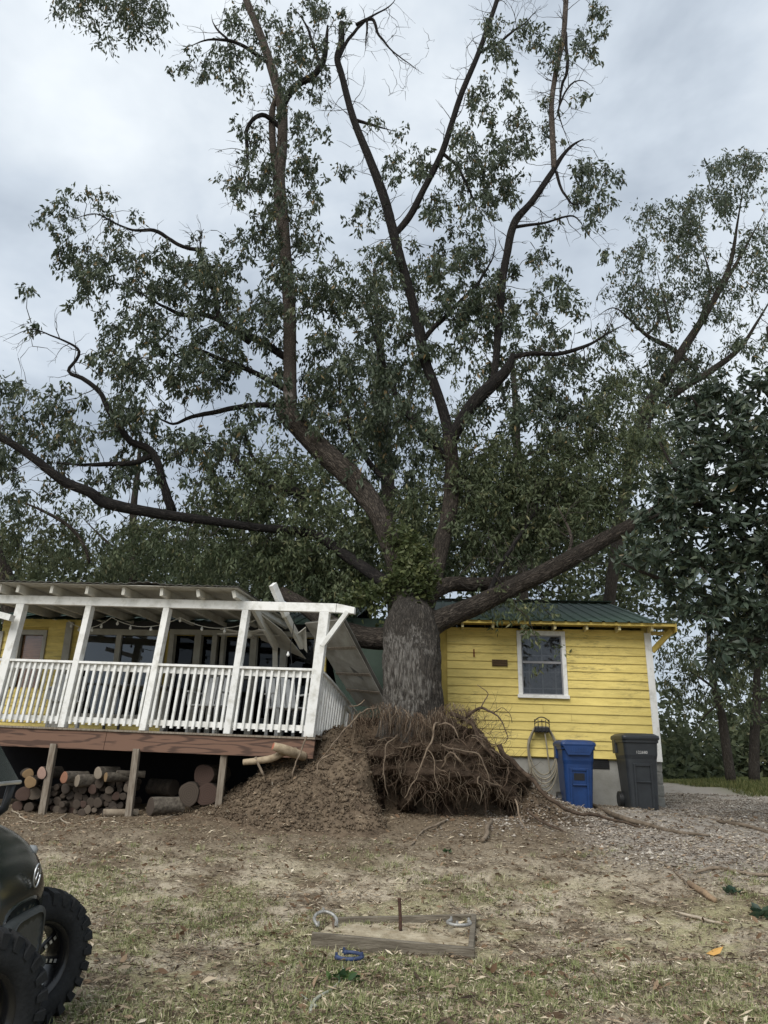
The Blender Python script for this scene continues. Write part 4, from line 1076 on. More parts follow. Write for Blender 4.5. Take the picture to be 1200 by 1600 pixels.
TH([(748, 82, 15, 5), (790, 60, 15, 4), (815, 40, 15, 3), (845, 10, 15, 3)], 26)
TH([(620, 770, 14.5, 9), (560, 700, 15, 8), (540, 640, 15.2, 6), (520, 580, 15.4, 4)], 27)
TH([(760, 930, 13.2, 8), (790, 870, 13.6, 7), (830, 810, 14, 6), (860, 750, 14.2, 4)], 28)
TH([(880, 880, 13.4, 6), (893, 845, 13.5, 5), (875, 800, 13.6, 4), (865, 785, 13.6, 2)], 29, m_bark_red)
TH([(705, 705, 14.3, 6), (722, 700, 14.3, 5), (728, 760, 14.2, 4), (726, 820, 14.2, 3)], 30)

F_top = [(345, 110, 45, 42), (302, 92, 24, 16, .8), (372, 62, 30, 36), (392, 20, 36, 26), (425, 60, 40, 55, .6), (470, 150, 46, 45), (488, 92, 36, 46, .9), (500, 25, 42, 34), (455, 30, 30, 30, .7),
         (395, 250, 36, 56), (452, 300, 58, 56), (480, 215, 34, 38, .8), (400, 200, 25, 25, .5), (430, 372, 70, 45), (500, 320, 20, 36, .8), (375, 300, 18, 30, .7),
         (400, 445, 92, 50, 1.1), (500, 430, 56, 50, .8), (560, 445, 46, 42, .6), (455, 500, 80, 46, .9),
         (110, 350, 42, 52, .7), (148, 300, 26, 16, .7), (198, 325, 32, 18, .6), (85, 325, 22, 26, .6), (130, 405, 46, 36, .8), (190, 398, 56, 42, .9), (250, 400, 50, 30, .7), (290, 440, 56, 50, .9),
         (200, 470, 66, 45, .9), (120, 450, 24, 34, .7), (340, 425, 36, 46, .8), (296, 372, 26, 14, .6), (48, 462, 16, 22, .6), (30, 505, 22, 10, .4), (345, 385, 20, 20, .5),
         (230, 540, 78, 52, .9), (188, 600, 46, 52, .8), (300, 580, 66, 46, .9), (240, 660, 74, 46, .9), (350, 555, 46, 52, .9), (160, 545, 28, 28, .6), (330, 500, 50, 36, .8),
         (28, 612, 36, 24, .8), (62, 650, 54, 42, .9), (22, 700, 34, 44, .9), (100, 690, 46, 36, .7), (110, 620, 36, 26, .6), (20, 760, 26, 30, .5),
         (280, 720, 72, 46, .9), (200, 745, 56, 30, .7), (340, 700, 56, 46, .9), (100, 735, 50, 20, .5), (130, 650, 30, 30, .4),
         (560, 470, 46, 46, .8), (612, 520, 50, 66, .9), (560, 600, 60, 56, .9), (620, 620, 52, 62, .9), (520, 560, 46, 46, .9), (500, 640, 46, 46, .9), (560, 690, 56, 46), (640, 700, 46, 56, .9), (430, 590, 30, 40, .7), (400, 660, 40, 30, .7),
         (612, 192, 36, 16, .5), (632, 250, 36, 34, .8), (556, 262, 26, 22, .5), (590, 330, 34, 34, .6), (680, 280, 46, 46, .9), (640, 400, 56, 46), (720, 350, 56, 56), (712, 440, 66, 46), (742, 482, 52, 42), (690, 530, 56, 52, .9), (600, 410, 30, 30, .6),
         (795, 62, 38, 46, 1.2), (770, 150, 36, 38), (795, 205, 34, 50), (740, 230, 36, 36), (762, 265, 46, 40, 1.2), (720, 195, 26, 26, .6), (770, 300, 36, 26), (745, 165, 26, 26, .5),
         (850, 45, 42, 36, .7), (918, 38, 28, 42, 1.2), (862, 92, 26, 18, .7), (850, 175, 18, 34, .5), (913, 150, 11, 12, .9), (850, 215, 22, 12, .4), (930, 290, 46, 36), (900, 300, 20, 32, .8), (962, 272, 20, 22, .8), (915, 335, 30, 14, .8), (940, 388, 12, 18, 1.0), (845, 345, 24, 20, .6),
         (820, 420, 50, 36, .9), (772, 480, 46, 46, .8), (850, 470, 38, 34, .8), (842, 520, 46, 34, .8), (762, 560, 36, 36, .7), (830, 610, 52, 42, .9), (780, 650, 46, 32, .8), (862, 642, 46, 42, .9), (900, 600, 52, 46, .8), (940, 560, 36, 32, .7), (915, 660, 46, 36, .8), (890, 500, 20, 20, .5)]
F_low = [(350, 770, 76, 42), (470, 790, 66, 44), (440, 728, 46, 36), (740, 712, 56, 42), (822, 722, 72, 46), (900, 700, 62, 40), (960, 640, 56, 52, .9), (880, 772, 86, 46), (800, 802, 86, 46), (765, 860, 66, 36), (862, 846, 56, 26), (940, 782, 66, 46), (1000, 702, 52, 52, .9),
         (250, 850, 76, 46, .9), (400, 852, 86, 52, 1.2), (480, 882, 76, 46, 1.3), (552, 872, 56, 56, 1.4), (545, 925, 50, 36, 1.2), (590, 800, 40, 40, 1.0), (640, 780, 40, 40), (640, 840, 26, 30), (760, 780, 60, 50), (700, 850, 60, 40, .8),
         (780, 938, 76, 12, .6, 13.3), (846, 950, 30, 14, .25, 13.3), (843, 1002, 9, 8, .5, 13.3), (876, 1000, 7, 8, .6, 13.3), (700, 895, 30, 26, .7), (900, 815, 70, 20, .8)]
tw = MB()
def side_twigs(paths, gap, lmax, mb, up=.25, rmax=.013):
    """fine forking twigs along every limb; returns points the leaf sprays can grow from"""
    pts = []
    for s in paths:
        L = np.concatenate([[0], np.cumsum(np.linalg.norm(np.diff(s[:, :3], axis=0), axis=1))])
        pos = L[-1] * .22
        while pos < L[-1]:
            i = min(int(np.searchsorted(L, pos)), len(s) - 2); pos += gap * rng.uniform(.5, 1.5)
            tg = unit(s[i + 1, :3] - s[i, :3]); r = s[i, 3]
            d = unit(np.cross(tg, rng.standard_normal(3))) + tg * rng.uniform(.1, .8) + np.array([0, 0, up * rng.uniform(-.5, 1.2)])
            ln = lmax * rng.uniform(.35, 1.0); w = root_walk(s[i, :3], unit(d), ln, g=rng.uniform(-.25, .30), n=7, wob=.22)
            r0 = min(rmax, r * .6) * rng.uniform(.6, 1)
            mb.tube(w, np.linspace(r0, .0025, 8), 5, caps=False); pts += list(w[2:])
            for k in range(rng.integers(1, 4)):
                a = rng.integers(2, 7); w2 = root_walk(w[a], unit(unit(w[a] - w[a - 1]) + rng.standard_normal(3) * .6), ln * rng.uniform(.25, .55), g=rng.uniform(-.2, .5), n=5, wob=.28)
                mb.tube(w2, np.linspace(max(.003, r0 * .5), .002, 6), 4, caps=False); pts += list(w2[1:])
    return pts
wood += side_twigs([p_ for p_ in paths if p_[:, 3].mean() < .16], .20, 1.0, tw)
wood_n = np.array(wood)
rng = np.random.default_rng(21)
t1 = ell_targets([(e_[0], e_[1], e_[2], e_[3], (e_[4] if len(e_) > 4 else 1) * (1.2 if e_[1] > 500 and e_[0] > 380 else 1.0)) for e_ in F_top], 14.9, 1.1, 6.8)
t2 = ell_targets(F_low, 14.7, 0.9, 12.0)
tip1, al1 = grow_sprays(wood_n, t1, tw)
tip2, al2 = grow_sprays(wood_n, t2, tw)
# bare dead twigs at the limb ends
bare = ell_targets([(610, 95, 40, 55, .6), (640, 60, 40, 40, .6), (600, 150, 40, 30, .4), (365, 235, 30, 22, 1.0), (365, 320, 14, 26, .6), (60, 560, 40, 20, .5), (520, 235, 40, 20, .4), (480, 30, 40, 40, .4), (900, 560, 50, 26, .3), (560, 330, 20, 20, .5), (25, 520, 20, 20, .6), (940, 380, 20, 20, .5), (900, 140, 26, 16, .6)], 15.0, .4, 11)
grow_sprays(np.vstack([wood_n, al1]), bare, tw, r0=.011)
tw.build('twigs', m_twig, oak, smooth=True, kind='stuff')
def cluster(tips, along, k=4, jit=.17, frac=.45):
    c = np.repeat(tips, k, 0) + rng.standard_normal((len(tips) * k, 3)) * np.array([jit, jit, jit * 1.25])
    keep = rng.random(len(along)) < frac
    return np.vstack([c, along[keep]])
cr_ = MB()
tassels(cr_, tip1, 4, 18, jit=.125, drop=.29, lmin=.08, lmax=.18, wr=.19, lat=.045)
rosettes(cr_, al1[rng.random(len(al1)) < .22], 6, lmin=.10, lmax=.17, wr=.17)
cr_.build('crown', m_leaf, oak)
cr_ = MB()
tassels(cr_, tip2, 4, 18, jit=.2, drop=.22, lmin=.075, lmax=.15, wr=.18, out=.75)
rosettes(cr_, al2[rng.random(len(al2)) < .5], 8, lmin=.09, lmax=.15, droop=.5)
cr_.build('crown', m_leaf_low, oak)
# green metal sheets of the crushed roof hang behind the trunk
sheet([P(505, 965, 14.6), P(690, 968, 14.4), P(690, 1125, 13.75), P(535, 1120, 13.9)], .01, 'crushed_roof_sheet', m_metal_green, house)
# fresh shoots on the fork of the trunk
fr_t = ell_targets([(648, 868, 26, 26, 1.6, 12.75), (625, 905, 20, 22, 1.0, 12.7), (655, 905, 26, 30, 1.6, 12.6), (630, 835, 26, 22, .8, 13.0), (600, 930, 36, 20, .8, 12.75), (560, 945, 30, 16, .8, 12.8)], 12.8, .12, 22)
mbt = MB(); tp, al = grow_sprays(s_tr[-30:, :3], fr_t, mbt, r0=.006)
mbt.build('shoots', m_twig, oak, kind='stuff')
cr_ = MB(); rosettes(cr_, cluster(tp, al, 3, .07), 8, lmin=.07, lmax=.13, wr=.28, droop=.35, spread=.06); cr_.build('crown', m_leaf_fresh, oak)

# root plate: lumpy mass of earth and roots torn out of the ground, hollow underneath
m_rootsoil = M('root_plate_earth', (0.088, 0.064, 0.046), 0.97, (0.030, 0.021, 0.015), scale=6, bump=1.0, bscale=30, spec=0.08, lo=0.3, hi=0.7)
nu, nv = 150, 90
th = np.linspace(0, 2 * np.pi, nu, endpoint=False); ph = np.linspace(0.04, np.pi - 0.04, nv)
TT, PP = np.meshgrid(th, ph)
D = np.stack([np.cos(TT) * np.sin(PP), np.sin(TT) * np.sin(PP), np.cos(PP)], -1).reshape(-1, 3)
RC = np.array([0.98, 11.85, 1.08]); RR = np.array([1.30, 0.66, 0.78])
disp = 1 + 0.55 * (fbm(D * 2.6, 51, 4) - .5) + 0.42 * (fbm(D * 7, 52, 5) - .5)
RV_ = RC + D * RR * disp[:, None]
tz_ = np.clip((RV_[:, 2] - .5) / 1.3, 0, 1); RV_[:, 0] = RC[0] - .18 * tz_ + (RV_[:, 0] - RC[0]) * (1.16 - .50 * tz_)
strat = 0.10 * (np.sin(RV_[:, 2] * 17 + 6 * fbm(RV_ * 1.5, 55, 2)) > 0.3)
RV_[:, 1] -= strat * (D[:, 1] < 0)
hol = np.zeros(len(RV_))
for (px, py, rx, rz, dep) in ((612, 1240, .20, .28, .7), (672, 1262, .24, .20, .7), (748, 1262, .42, .20, .75), (700, 1150, .3, .08, .25), (830, 1270, .14, .12, .4), (640, 1180, .18, .10, .22), (790, 1215, .2, .12, .25)):
    c = P(px, py, 11.35)
    hol += dep * np.exp(-(((RV_[:, 0] - c[0]) / rx) ** 2 + ((RV_[:, 2] - c[2]) / rz) ** 2) ** 2)
RV_[:, 1] += hol * (D[:, 1] < 0.2)
i = np.arange(nv - 1)[:, None] * nu; j = np.arange(nu)[None]; j2 = (j + 1) % nu
RF = np.stack([i + j, i + nu + j, i + nu + j2, i + j2], -1).reshape(-1, 4)
MB().add(RV_, RF).build('root_plate', m_rootsoil, oak, smooth=True)
m_root = M('root_bark', (0.135, 0.095, 0.066), 0.9, (0.06, 0.041, 0.029), scale=14, bump=0.3, rand=0.35)
m_root_pale = M('pale_root', (0.22, 0.17, 0.12), 0.85, (0.11, 0.08, 0.056), scale=14, bump=0.2, rand=0.25)
m_rootlet = leaf_mat('rootlets', [(0.0, (0.045, 0.031, 0.022)), (1.0, (0.25, 0.20, 0.145)), (0.6, (0.105, 0.073, 0.050))], trans=0, rough=.9, spec=.1)
front = np.where((D[:, 1] < -0.15) & (RV_[:, 2] > 0.75))[0]
for k in range(170):
    i0 = front[rng.integers(len(front))]; p = RV_[i0] + np.array([0, .08, 0])
    d = np.array([rng.normal(0, .9), -rng.uniform(.4, 1.0), rng.normal(-.1, .5)])
    L = rng.uniform(.3, 1.0); r = rng.uniform(.004, .012) * (2.2 if k % 14 == 0 else 1)
    w = root_walk(p, d / np.linalg.norm(d), L, g=rng.uniform(.2, .9), wob=.5)
    w[:, 2] = np.maximum(w[:, 2], gz(w[:, 0], w[:, 1]) + .02)
    sp_ = smooth_path(np.c_[w, r * np.linspace(1, .3, len(w)) ** 1.6 * rng.uniform(.75, 1.3, len(w))], .05)
    MB().tube(sp_[:, :3], sp_[:, 3], 6).build('root', m_root_pale if rng.random() < .22 else m_root, oak, smooth=True)
def root_px(rows, m=m_root):
    s = px_path(rows, .05); s[:, 3] *= .52; q = s[:, :3] * 5
    for k in range(3): s[:, k] += (fbm(q, 70 + k, 2) - .5) * .09
    MB().tube(s[:, :3], s[:, 3], 8, amp=.0).build('root', m, oak, smooth=True)
root_px([(722, 1130, 11.5, 9), (738, 1110, 11.3, 9), (752, 1106, 11.2, 8), (768, 1110, 11.1, 6), (782, 1130, 11.0, 4), (790, 1152, 11.0, 3), (788, 1165, 11, 2)])
root_px([(745, 1112, 11.2, 4), (760, 1085, 11.2, 3), (748, 1068, 11.2, 2)])
root_px([(770, 1112, 11.1, 3), (790, 1105, 11, 2), (800, 1130, 11, 2)])
root_px([(690, 1135, 11.3, 7), (680, 1130, 11.1, 6), (672, 1160, 11, 6), (660, 1190, 10.9, 5), (650, 1215, 10.9, 4), (630, 1245, 10.9, 3)], m_root_pale)
root_px([(680, 1133, 11.15, 5), (700, 1130, 11.05, 5), (712, 1140, 11, 4), (718, 1155, 11, 3)], m_root_pale)
root_px([(622, 1148, 11.2, 5), (606, 1165, 11, 5), (600, 1200, 10.9, 4), (603, 1230, 10.9, 3), (606, 1245, 10.9, 2)], m_root_pale)
root_px([(585, 1105, 11.4, 5), (560, 1118, 11.0, 5), (540, 1140, 10.8, 5), (520, 1165, 10.6, 4), (500, 1190, 10.5, 3)], m_root_pale)
root_px([(570, 1095, 11.5, 4), (555, 1104, 11.4, 4), (545, 1103, 11.3, 3)], m_root_pale)
root_px([(478, 1150, 10.95, 6), (470, 1175, 10.8, 5), (460, 1200, 10.65, 4), (458, 1212, 10.6, 3)], m_root_pale)
root_px([(520, 1175, 10.8, 6), (500, 1190, 10.7, 5), (497, 1210, 10.6, 4)], m_root_pale)
root_px([(690, 1165, 11.1, 6), (720, 1175, 11.0, 6), (745, 1180, 10.95, 5), (760, 1200, 10.9, 4), (765, 1230, 10.9, 3)], m_root_pale)
root_px([(690, 1200, 11.1, 6), (705, 1175, 10.95, 5), (720, 1190, 10.9, 5)], m_root_pale)
root_px([(805, 1250, 10.9, 6), (810, 1275, 10.7, 5), (820, 1295, 10.5, 4), (830, 1302, 10.4, 3)], m_root_pale)
root_px([(820, 1265, 10.9, 8), (860, 1290, 10.5, 7), (890, 1305, 10.3, 5)], m_root)
root_px([(705, 1115, 11.6, 16), (725, 1125, 11.4, 12), (742, 1140, 11.3, 9), (748, 1160, 11.2, 6)], m_root)
root_px([(735, 1125, 11.5, 12), (743, 1140, 11.4, 14), (755, 1165, 11.3, 12), (775, 1185, 11.2, 8)], m_root)
root_px([(780, 1165, 11.5, 16), (810, 1200, 11.3, 14), (850, 1240, 11.1, 12), (890, 1265, 11.0, 10), (950, 1280, 11.0, 8), (1010, 1295, 10.8, 6)], m_root)
fr_ = MB()
for k in range(2000):
    i0 = front[rng.integers(len(front))]; p = RV_[i0] + np.array([0, .03, 0])
    d = np.array([rng.normal(0, .8), -rng.uniform(.3, 1.0), rng.normal(0, .5)])
    w = root_walk(p, d / np.linalg.norm(d), rng.uniform(.12, .5), g=rng.uniform(.4, 1.3), n=5, wob=.45)
    fr_.add(*tube(w, np.linspace(rng.uniform(.002, .006), .001, 6), 3)[:2], at=rng.random())
# fringe of rootlets along the upper lip of the plate
for k in range(700):
    px = rng.uniform(545, 745); py = 1108 + 8 * math.sin(px * .06) + rng.uniform(-4, 16); p = P(px, py, 11.2 + rng.uniform(-.1, .3) + .25 * abs(px - 650) / 100)
    w = root_walk(p, np.array([rng.normal(0, .3), -.4, -.4]), rng.uniform(.15, .5), g=1.3, n=5, wob=.3)
    fr_.add(*tube(w, np.linspace(rng.uniform(.002, .005), .001, 6), 3)[:2], at=rng.random())
for k in range(60):
    p = P(rng.uniform(725, 790), rng.uniform(1110, 1175), 11.2)
    w = root_walk(p, np.array([rng.normal(.4, .5), -.3, rng.normal(.4, .5)]), rng.uniform(.2, .6), g=.0, n=5, wob=.35)
    fr_.add(*tube(w, np.linspace(.004, .001, 6), 3)[:2], at=rng.random())
o = fr_.build('fine_roots', m_rootlet, oak); o['kind'] = 'stuff'

# ---- other trees
def far_tree(name, label, rows, branches, ells, Y, dY, dens, mat, bark=m_bark_far, per=9, lmin=.11, lmax=.2, k=4, jit=.25, group=None, wr=.2, droop=.6):
    base = P(*rows[0][:3]); base[2] = float(gz(base[0], base[1]))
    t = thing(name, label, 'tree', base, group)
    s = px_path(rows, .15); s[:, 3] *= .86; s[0, :3] = base - np.array([0, 0, .1])
    MB().tube(s[:, :3], s[:, 3], 14, amp=.05, seed=2).build('trunk', bark, t, smooth=True)
    w = list(s[::2, :3]); bp_ = []
    for b_ in branches:
        q = px_path(b_, .12); q[:, 3] *= .8 * np.clip(1 - (np.linspace(0, 1, len(q)) - .5) * 1.7, .15, 1); MB().tube(q[:, :3], q[:, 3], 8).build('branch', bark, t, smooth=True); w += list(q[::2, :3]); bp_.append(q)
    mb = MB(); tg = ell_targets(ells, Y, dY, dens)
    w += side_twigs(bp_, .3, 1.1, mb)
    tp, al = grow_sprays(np.array(w), tg, mb, r0=.014, maxlen=3.5)
    mb.build('twigs', m_twig, t, kind='stuff')
    mb = MB(); tassels(mb, tp, max(2, k - 1), 17, jit=jit * .8, drop=.32, lmin=lmin, lmax=lmax, lat=.07); rosettes(mb, al[rng.random(len(al)) < .4], per, lmin=lmin, lmax=lmax, droop=droop, wr=wr); mb.build('crown', mat, t)
    return t
far_tree('leaning_tree', 'leaning tree behind the house, its forked crown beside the big evergreen', [(930, 1215, 19, 24), (945, 1000, 19, 22), (972, 800, 19, 20), (1003, 655, 19, 19), (1040, 592, 19, 18), (1066, 548, 19, 16), (1092, 508, 19, 13), (1120, 460, 19, 11), (1142, 408, 19, 8), (1152, 350, 19, 4), (1160, 300, 19, 1.5)],
         [[(1000, 665, 19, 13), (1060, 612, 19, 13), (1110, 580, 19, 13), (1155, 545, 19, 11), (1185, 500, 19, 10), (1215, 450, 19, 9)],
          [(1090, 578, 19, 11), (1050, 545, 19, 10), (1012, 525, 19, 8), (985, 500, 19, 6), (958, 481, 19, 5), (925, 500, 19, 3)],
          [(1050, 520, 19, 6), (1038, 470, 19, 5), (1026, 420, 19, 3)], [(1010, 525, 19, 5), (1030, 495, 19, 5), (1005, 450, 19, 3)], [(1125, 455, 19, 7), (1160, 395, 19, 6), (1195, 330, 19, 4)], [(1092, 508, 19, 8), (1110, 440, 19, 6), (1090, 370, 19, 4)],
          [(1018, 640, 19, 7), (1012, 690, 18.6, 6), (1020, 730, 18.5, 5)]],
         [(1000, 400, 34, 34, .8), (1052, 350, 56, 40), (968, 448, 26, 26, .7), (1105, 325, 46, 46), (1152, 285, 46, 46), (1185, 390, 32, 56), (1080, 420, 52, 40, .9), (1005, 475, 46, 32), (1120, 268, 26, 20, .6), (1185, 250, 26, 26), (1040, 480, 46, 32, .8), (1135, 480, 46, 36, .7), (1180, 540, 36, 36, .8),
          (1062, 565, 46, 32, .8), (1000, 560, 46, 36, .7), (1100, 600, 52, 42, .9), (1020, 625, 52, 46), (945, 520, 20, 14, .6), (1150, 440, 30, 30, .6), (1000, 700, 40, 40), (1040, 690, 40, 40)], 19, 1.3, 12, m_leaf, k=4, lmin=.10, lmax=.19)
far_tree('background_tree', 'straight trunked tree rising behind the middle of the house', [(640, 1200, 21, 26), (612, 900, 21, 26), (606, 760, 21, 25), (600, 660, 21, 23), (598, 590, 21, 18), (590, 500, 21, 12), (585, 420, 21, 7)],
         [[(602, 700, 21, 10), (640, 620, 21, 8), (660, 540, 21, 5)], [(604, 720, 21, 10), (560, 640, 21, 8), (540, 560, 21, 5)]],
         [(590, 430, 60, 40, .5), (640, 470, 70, 50, .6), (560, 530, 60, 50, .6), (640, 600, 70, 60, .7), (560, 700, 70, 60, .8), (660, 720, 70, 60, .8)], 21, 1.5, 7, m_leaf_wood, group='trees behind the house', lmin=.13, lmax=.22)
far_tree('background_tree', 'slim tree behind the house right of the forked stem', [(830, 1200, 24, 18), (815, 860, 24, 17), (808, 720, 24, 15), (806, 640, 24, 12), (800, 560, 24, 8)],
         [[(808, 720, 24, 6), (840, 705, 24, 5), (862, 715, 24, 4)]],
         [(800, 560, 60, 46, .6), (760, 640, 60, 46, .6), (850, 600, 50, 46, .6), (870, 700, 60, 30, .5), (760, 740, 70, 40, .8), (850, 790, 90, 50, .9)], 24, 1.5, 7, m_leaf_wood, group='trees behind the house', lmin=.14, lmax=.24)
far_tree('background_tree', 'thin dark trunk standing behind the porch roof near the left of the picture', [(208, 1190, 20, 15), (208, 960, 20, 15), (207, 860, 20, 14), (209, 790, 20, 12), (215, 740, 20, 9), (220, 680, 20, 5)],
         [[(207, 880, 20, 6), (160, 840, 20, 5), (120, 800, 20, 3)], [(208, 870, 20, 6), (250, 830, 20, 5), (290, 810, 20, 3)]],
         [(60, 830, 56, 36, .8), (110, 800, 36, 26, .5), (30, 865, 56, 28), (130, 850, 46, 32, .9), (180, 875, 46, 32), (240, 880, 60, 30), (300, 870, 60, 40), (360, 880, 60, 36), (20, 790, 36, 26, .6), (230, 820, 50, 30, .6)], 20, 1.5, 9, m_leaf_wood, group='trees behind the house', lmin=.12, lmax=.2)
far_tree('background_tree', 'pale trunk leaning at the left edge above the porch roof', [(30, 1195, 18, 34), (18, 960, 18, 33), (8, 905, 18, 31), (-6, 870, 18, 27), (-30, 800, 18, 20), (-50, 700, 18, 12)],
         [[(140, 880, 18, 6), (130, 850, 18, 7), (105, 820, 18, 7), (60, 795, 18, 6), (20, 780, 18, 4), (-10, 770, 18, 3)]],
         [(-40, 700, 40, 60, .6), (20, 800, 40, 20, .5), (-20, 850, 40, 40, .8)], 18, 1.0, 8, m_leaf_wood, bark=m_bark, group='trees behind the house')
far_tree('yard_tree', 'dark slanting trunk at the edge of the wood beyond the bins', [(1142, 1217, 23, 19), (1135, 1170, 23, 17), (1128, 1120, 23, 15), (1118, 1080, 23, 13), (1110, 1030, 23, 10), (1105, 960, 23, 6)],
         [[(1122, 1100, 23, 4), (1100, 1120, 23, 3), (1085, 1140, 23, 2)], [(1116, 1075, 23, 5), (1080, 1050, 23, 4), (1050, 1040, 23, 2)]],
         [(1070, 1050, 36, 26, .8), (1100, 1020, 50, 36), (1060, 1020, 30, 30, .6), (1140, 1060, 36, 32, .9), (1045, 1062, 18, 22, .5), (1090, 1090, 36, 22, .6), (1150, 1000, 50, 40), (1075, 1100, 20, 20, .4)], 23, 1.3, 12, m_leaf_wood, group='trees at the wood edge', lmin=.12, lmax=.2, k=3)
far_tree('yard_tree', 'thick upright trunk at the wood edge by the right border', [(1178, 1216, 24, 20), (1179, 1150, 24, 17), (1182, 1100, 24, 15), (1183, 1050, 24, 12), (1190, 980, 24, 7)],
         [[(1181, 1110, 24, 6), (1190, 1095, 24, 5), (1215, 1085, 24, 4)], [(1180, 1130, 24, 4), (1205, 1128, 24, 3)]],
         [(1180, 1040, 46, 36), (1200, 1090, 26, 30, .8), (1160, 1100, 30, 26, .7), (1190, 1000, 40, 36)], 24, 1.3, 12, m_leaf_wood, group='trees at the wood edge', lmin=.12, lmax=.2, k=3)
# overhanging branch at the top left, its trunk out of the picture
far_tree('overhanging_tree', 'leafy branch end hanging into the top left corner', [(-330, 1330, 10.5, 60), (-300, 900, 10.8, 50), (-220, 300, 11.5, 34), (-120, -60, 12, 22), (0, -150, 12, 16), (120, -110, 12, 12), (230, -60, 12, 7)],
         [[(60, -140, 12, 8), (100, -60, 12, 6), (95, -5, 12, 3)], [(140, -105, 12, 8), (150, -50, 12, 5), (148, 5, 12, 3)], [(200, -75, 12, 7), (215, -30, 12, 5), (220, 15, 12, 3)]],
         [(88, 2, 18, 14, 1.0), (140, 8, 30, 22, 1.0), (148, 45, 10, 18, 1.2), (190, 0, 40, 14, .9), (222, 22, 34, 30, 1.3), (160, -50, 90, 40, .6), (245, 14, 12, 16, 1)], 12, .5, 14, m_leaf, k=4, jit=.14, lmin=.09, lmax=.15)

# magnolia on the right: rosettes of big glossy leaves
m_mag = leaf_mat('magnolia_leaves', [(0.0, (0.026, 0.040, 0.027)), (1.0, (0.20, 0.155, 0.08)), (0.5, (0.052, 0.072, 0.047)), (0.8, (0.10, 0.12, 0.072))], rough=0.45, spec=0.3, trans=.15)
mg_b = np.array([6.6, 11.0, 0.0]); mg_b[2] = float(gz(6.6, 11.0))
mag = thing('magnolia_tree', 'dark glossy leaved magnolia reaching in from the right over the house corner', 'tree', mg_b)
mt = np.array([[6.6, 11.0, mg_b[2] - .1, .22], [6.65, 11.0, 2, .19], [6.6, 11.05, 4, .16], [6.6, 11.1, 6.5, .10], [6.55, 11.1, 8.5, .04]])
s = smooth_path(mt, .15); MB().tube(s[:, :3], s[:, 3], 14, amp=.04).build('trunk', m_bark_far, mag, smooth=True)
mw = list(s[::2, :3])
for rows in ([(1260, 900, 10.9, 20), (1180, 850, 10.6, 12), (1100, 790, 10.4, 9), (1040, 800, 10.2, 6), (1000, 820, 10.1, 3)], [(1260, 800, 10.9, 16), (1180, 720, 10.4, 10), (1110, 660, 10.2, 7), (1080, 620, 10, 3)], [(1260, 1000, 10.9, 18), (1180, 960, 10.4, 12), (1100, 930, 10.2, 9), (1020, 900, 10, 6), (970, 880, 10, 3)],
             [(1260, 1020, 10.9, 14), (1180, 1000, 10.2, 9), (1130, 1010, 9.9, 6), (1125, 1040, 9.9, 3)], [(1260, 760, 11, 14), (1220, 650, 10.8, 9), (1180, 590, 10.6, 5)], [(1260, 950, 10.9, 12), (1150, 830, 10.5, 8), (1060, 740, 10.4, 5), (1030, 690, 10.4, 3)]):
    q = px_path(rows, .1); MB().tube(q[:, :3], q[:, 3], 8).build('branch', m_bark_far, mag, smooth=True); mw += list(q[::2, :3])
M_E = [(1175, 650, 36, 56, 1), (1120, 660, 46, 56, .9), (1075, 690, 36, 46, .7), (1180, 760, 40, 60), (1120, 760, 56, 56), (1060, 770, 40, 46, .9), (1035, 820, 30, 36, .8), (1000, 810, 30, 18, .5), (1180, 860, 40, 56, 1.1), (1110, 850, 56, 46, 1.1), (1055, 862, 42, 36), (1005, 868, 30, 22, .8),
       (975, 880, 18, 14, .5), (1055, 915, 30, 22), (1110, 930, 46, 36, 1.1), (1180, 950, 40, 46, 1.1), (1095, 970, 24, 22, .8), (1140, 1000, 36, 26), (1190, 1010, 26, 30), (1118, 1040, 18, 26, 1.1), (1090, 620, 26, 22, .5), (1150, 600, 30, 18, .5), (1195, 595, 20, 20, .7), (1240, 800, 60, 200, .5)]
tg = ell_targets(M_E, 10.3, .8, 15)
mbt = MB(); tp, al = grow_sprays(np.array(mw), tg, mbt, r0=.012, maxlen=2.0); mbt.build('twigs', m_twig, mag, smooth=True, kind='stuff')
tips = np.vstack([tp, tp + rng.normal(0, .16, tp.shape), al[::2]])
per = 9
LB, LD, LL, LR = [], [], [], []
for c in tips:
    ax = unit(np.array([rng.normal(-.2, .5), rng.normal(-.3, .5), rng.uniform(-.1, .8)]))
    for k in range(per):
        v = unit(np.cross(ax, rng.standard_normal(3))); LB.append(c + v * .015); LD.append(v * rng.uniform(.7, 1) + ax * rng.uniform(-.1, .6) - np.array([0, 0, rng.uniform(.1, .5)]))
        LL.append(rng.uniform(.09, .19)); LR.append(rng.beta(2, 3) * .8 + (.35 if rng.random() < .07 else 0))
LB, LD, LL, LR = np.array(LB), np.array(LD), np.array(LL), np.array(LR)
scr = np.array([project(b_) for b_ in LB]); dep = LB[:, 1]
vis = np.where((scr[:, 0] < 1195) & (scr[:, 1] > 560))[0]
pick = set(vis[np.argsort(dep[vis])][:300].tolist())
rest = np.array([k for k in range(len(LB)) if k not in pick])
mb = MB(); leaves(mb, LB[rest], LD[rest], LL[rest], LL[rest] * .155, LR[rest], six=True); o = mb.build('crown', m_mag, mag, smooth=True); o['kind'] = 'stuff'
for k in sorted(pick):
    mb = MB(); leaves(mb, LB[k:k + 1], LD[k:k + 1], LL[k:k + 1], LL[k:k + 1] * .155, LR[k:k + 1], six=True); mb.build('leaf', m_mag, mag, smooth=True)

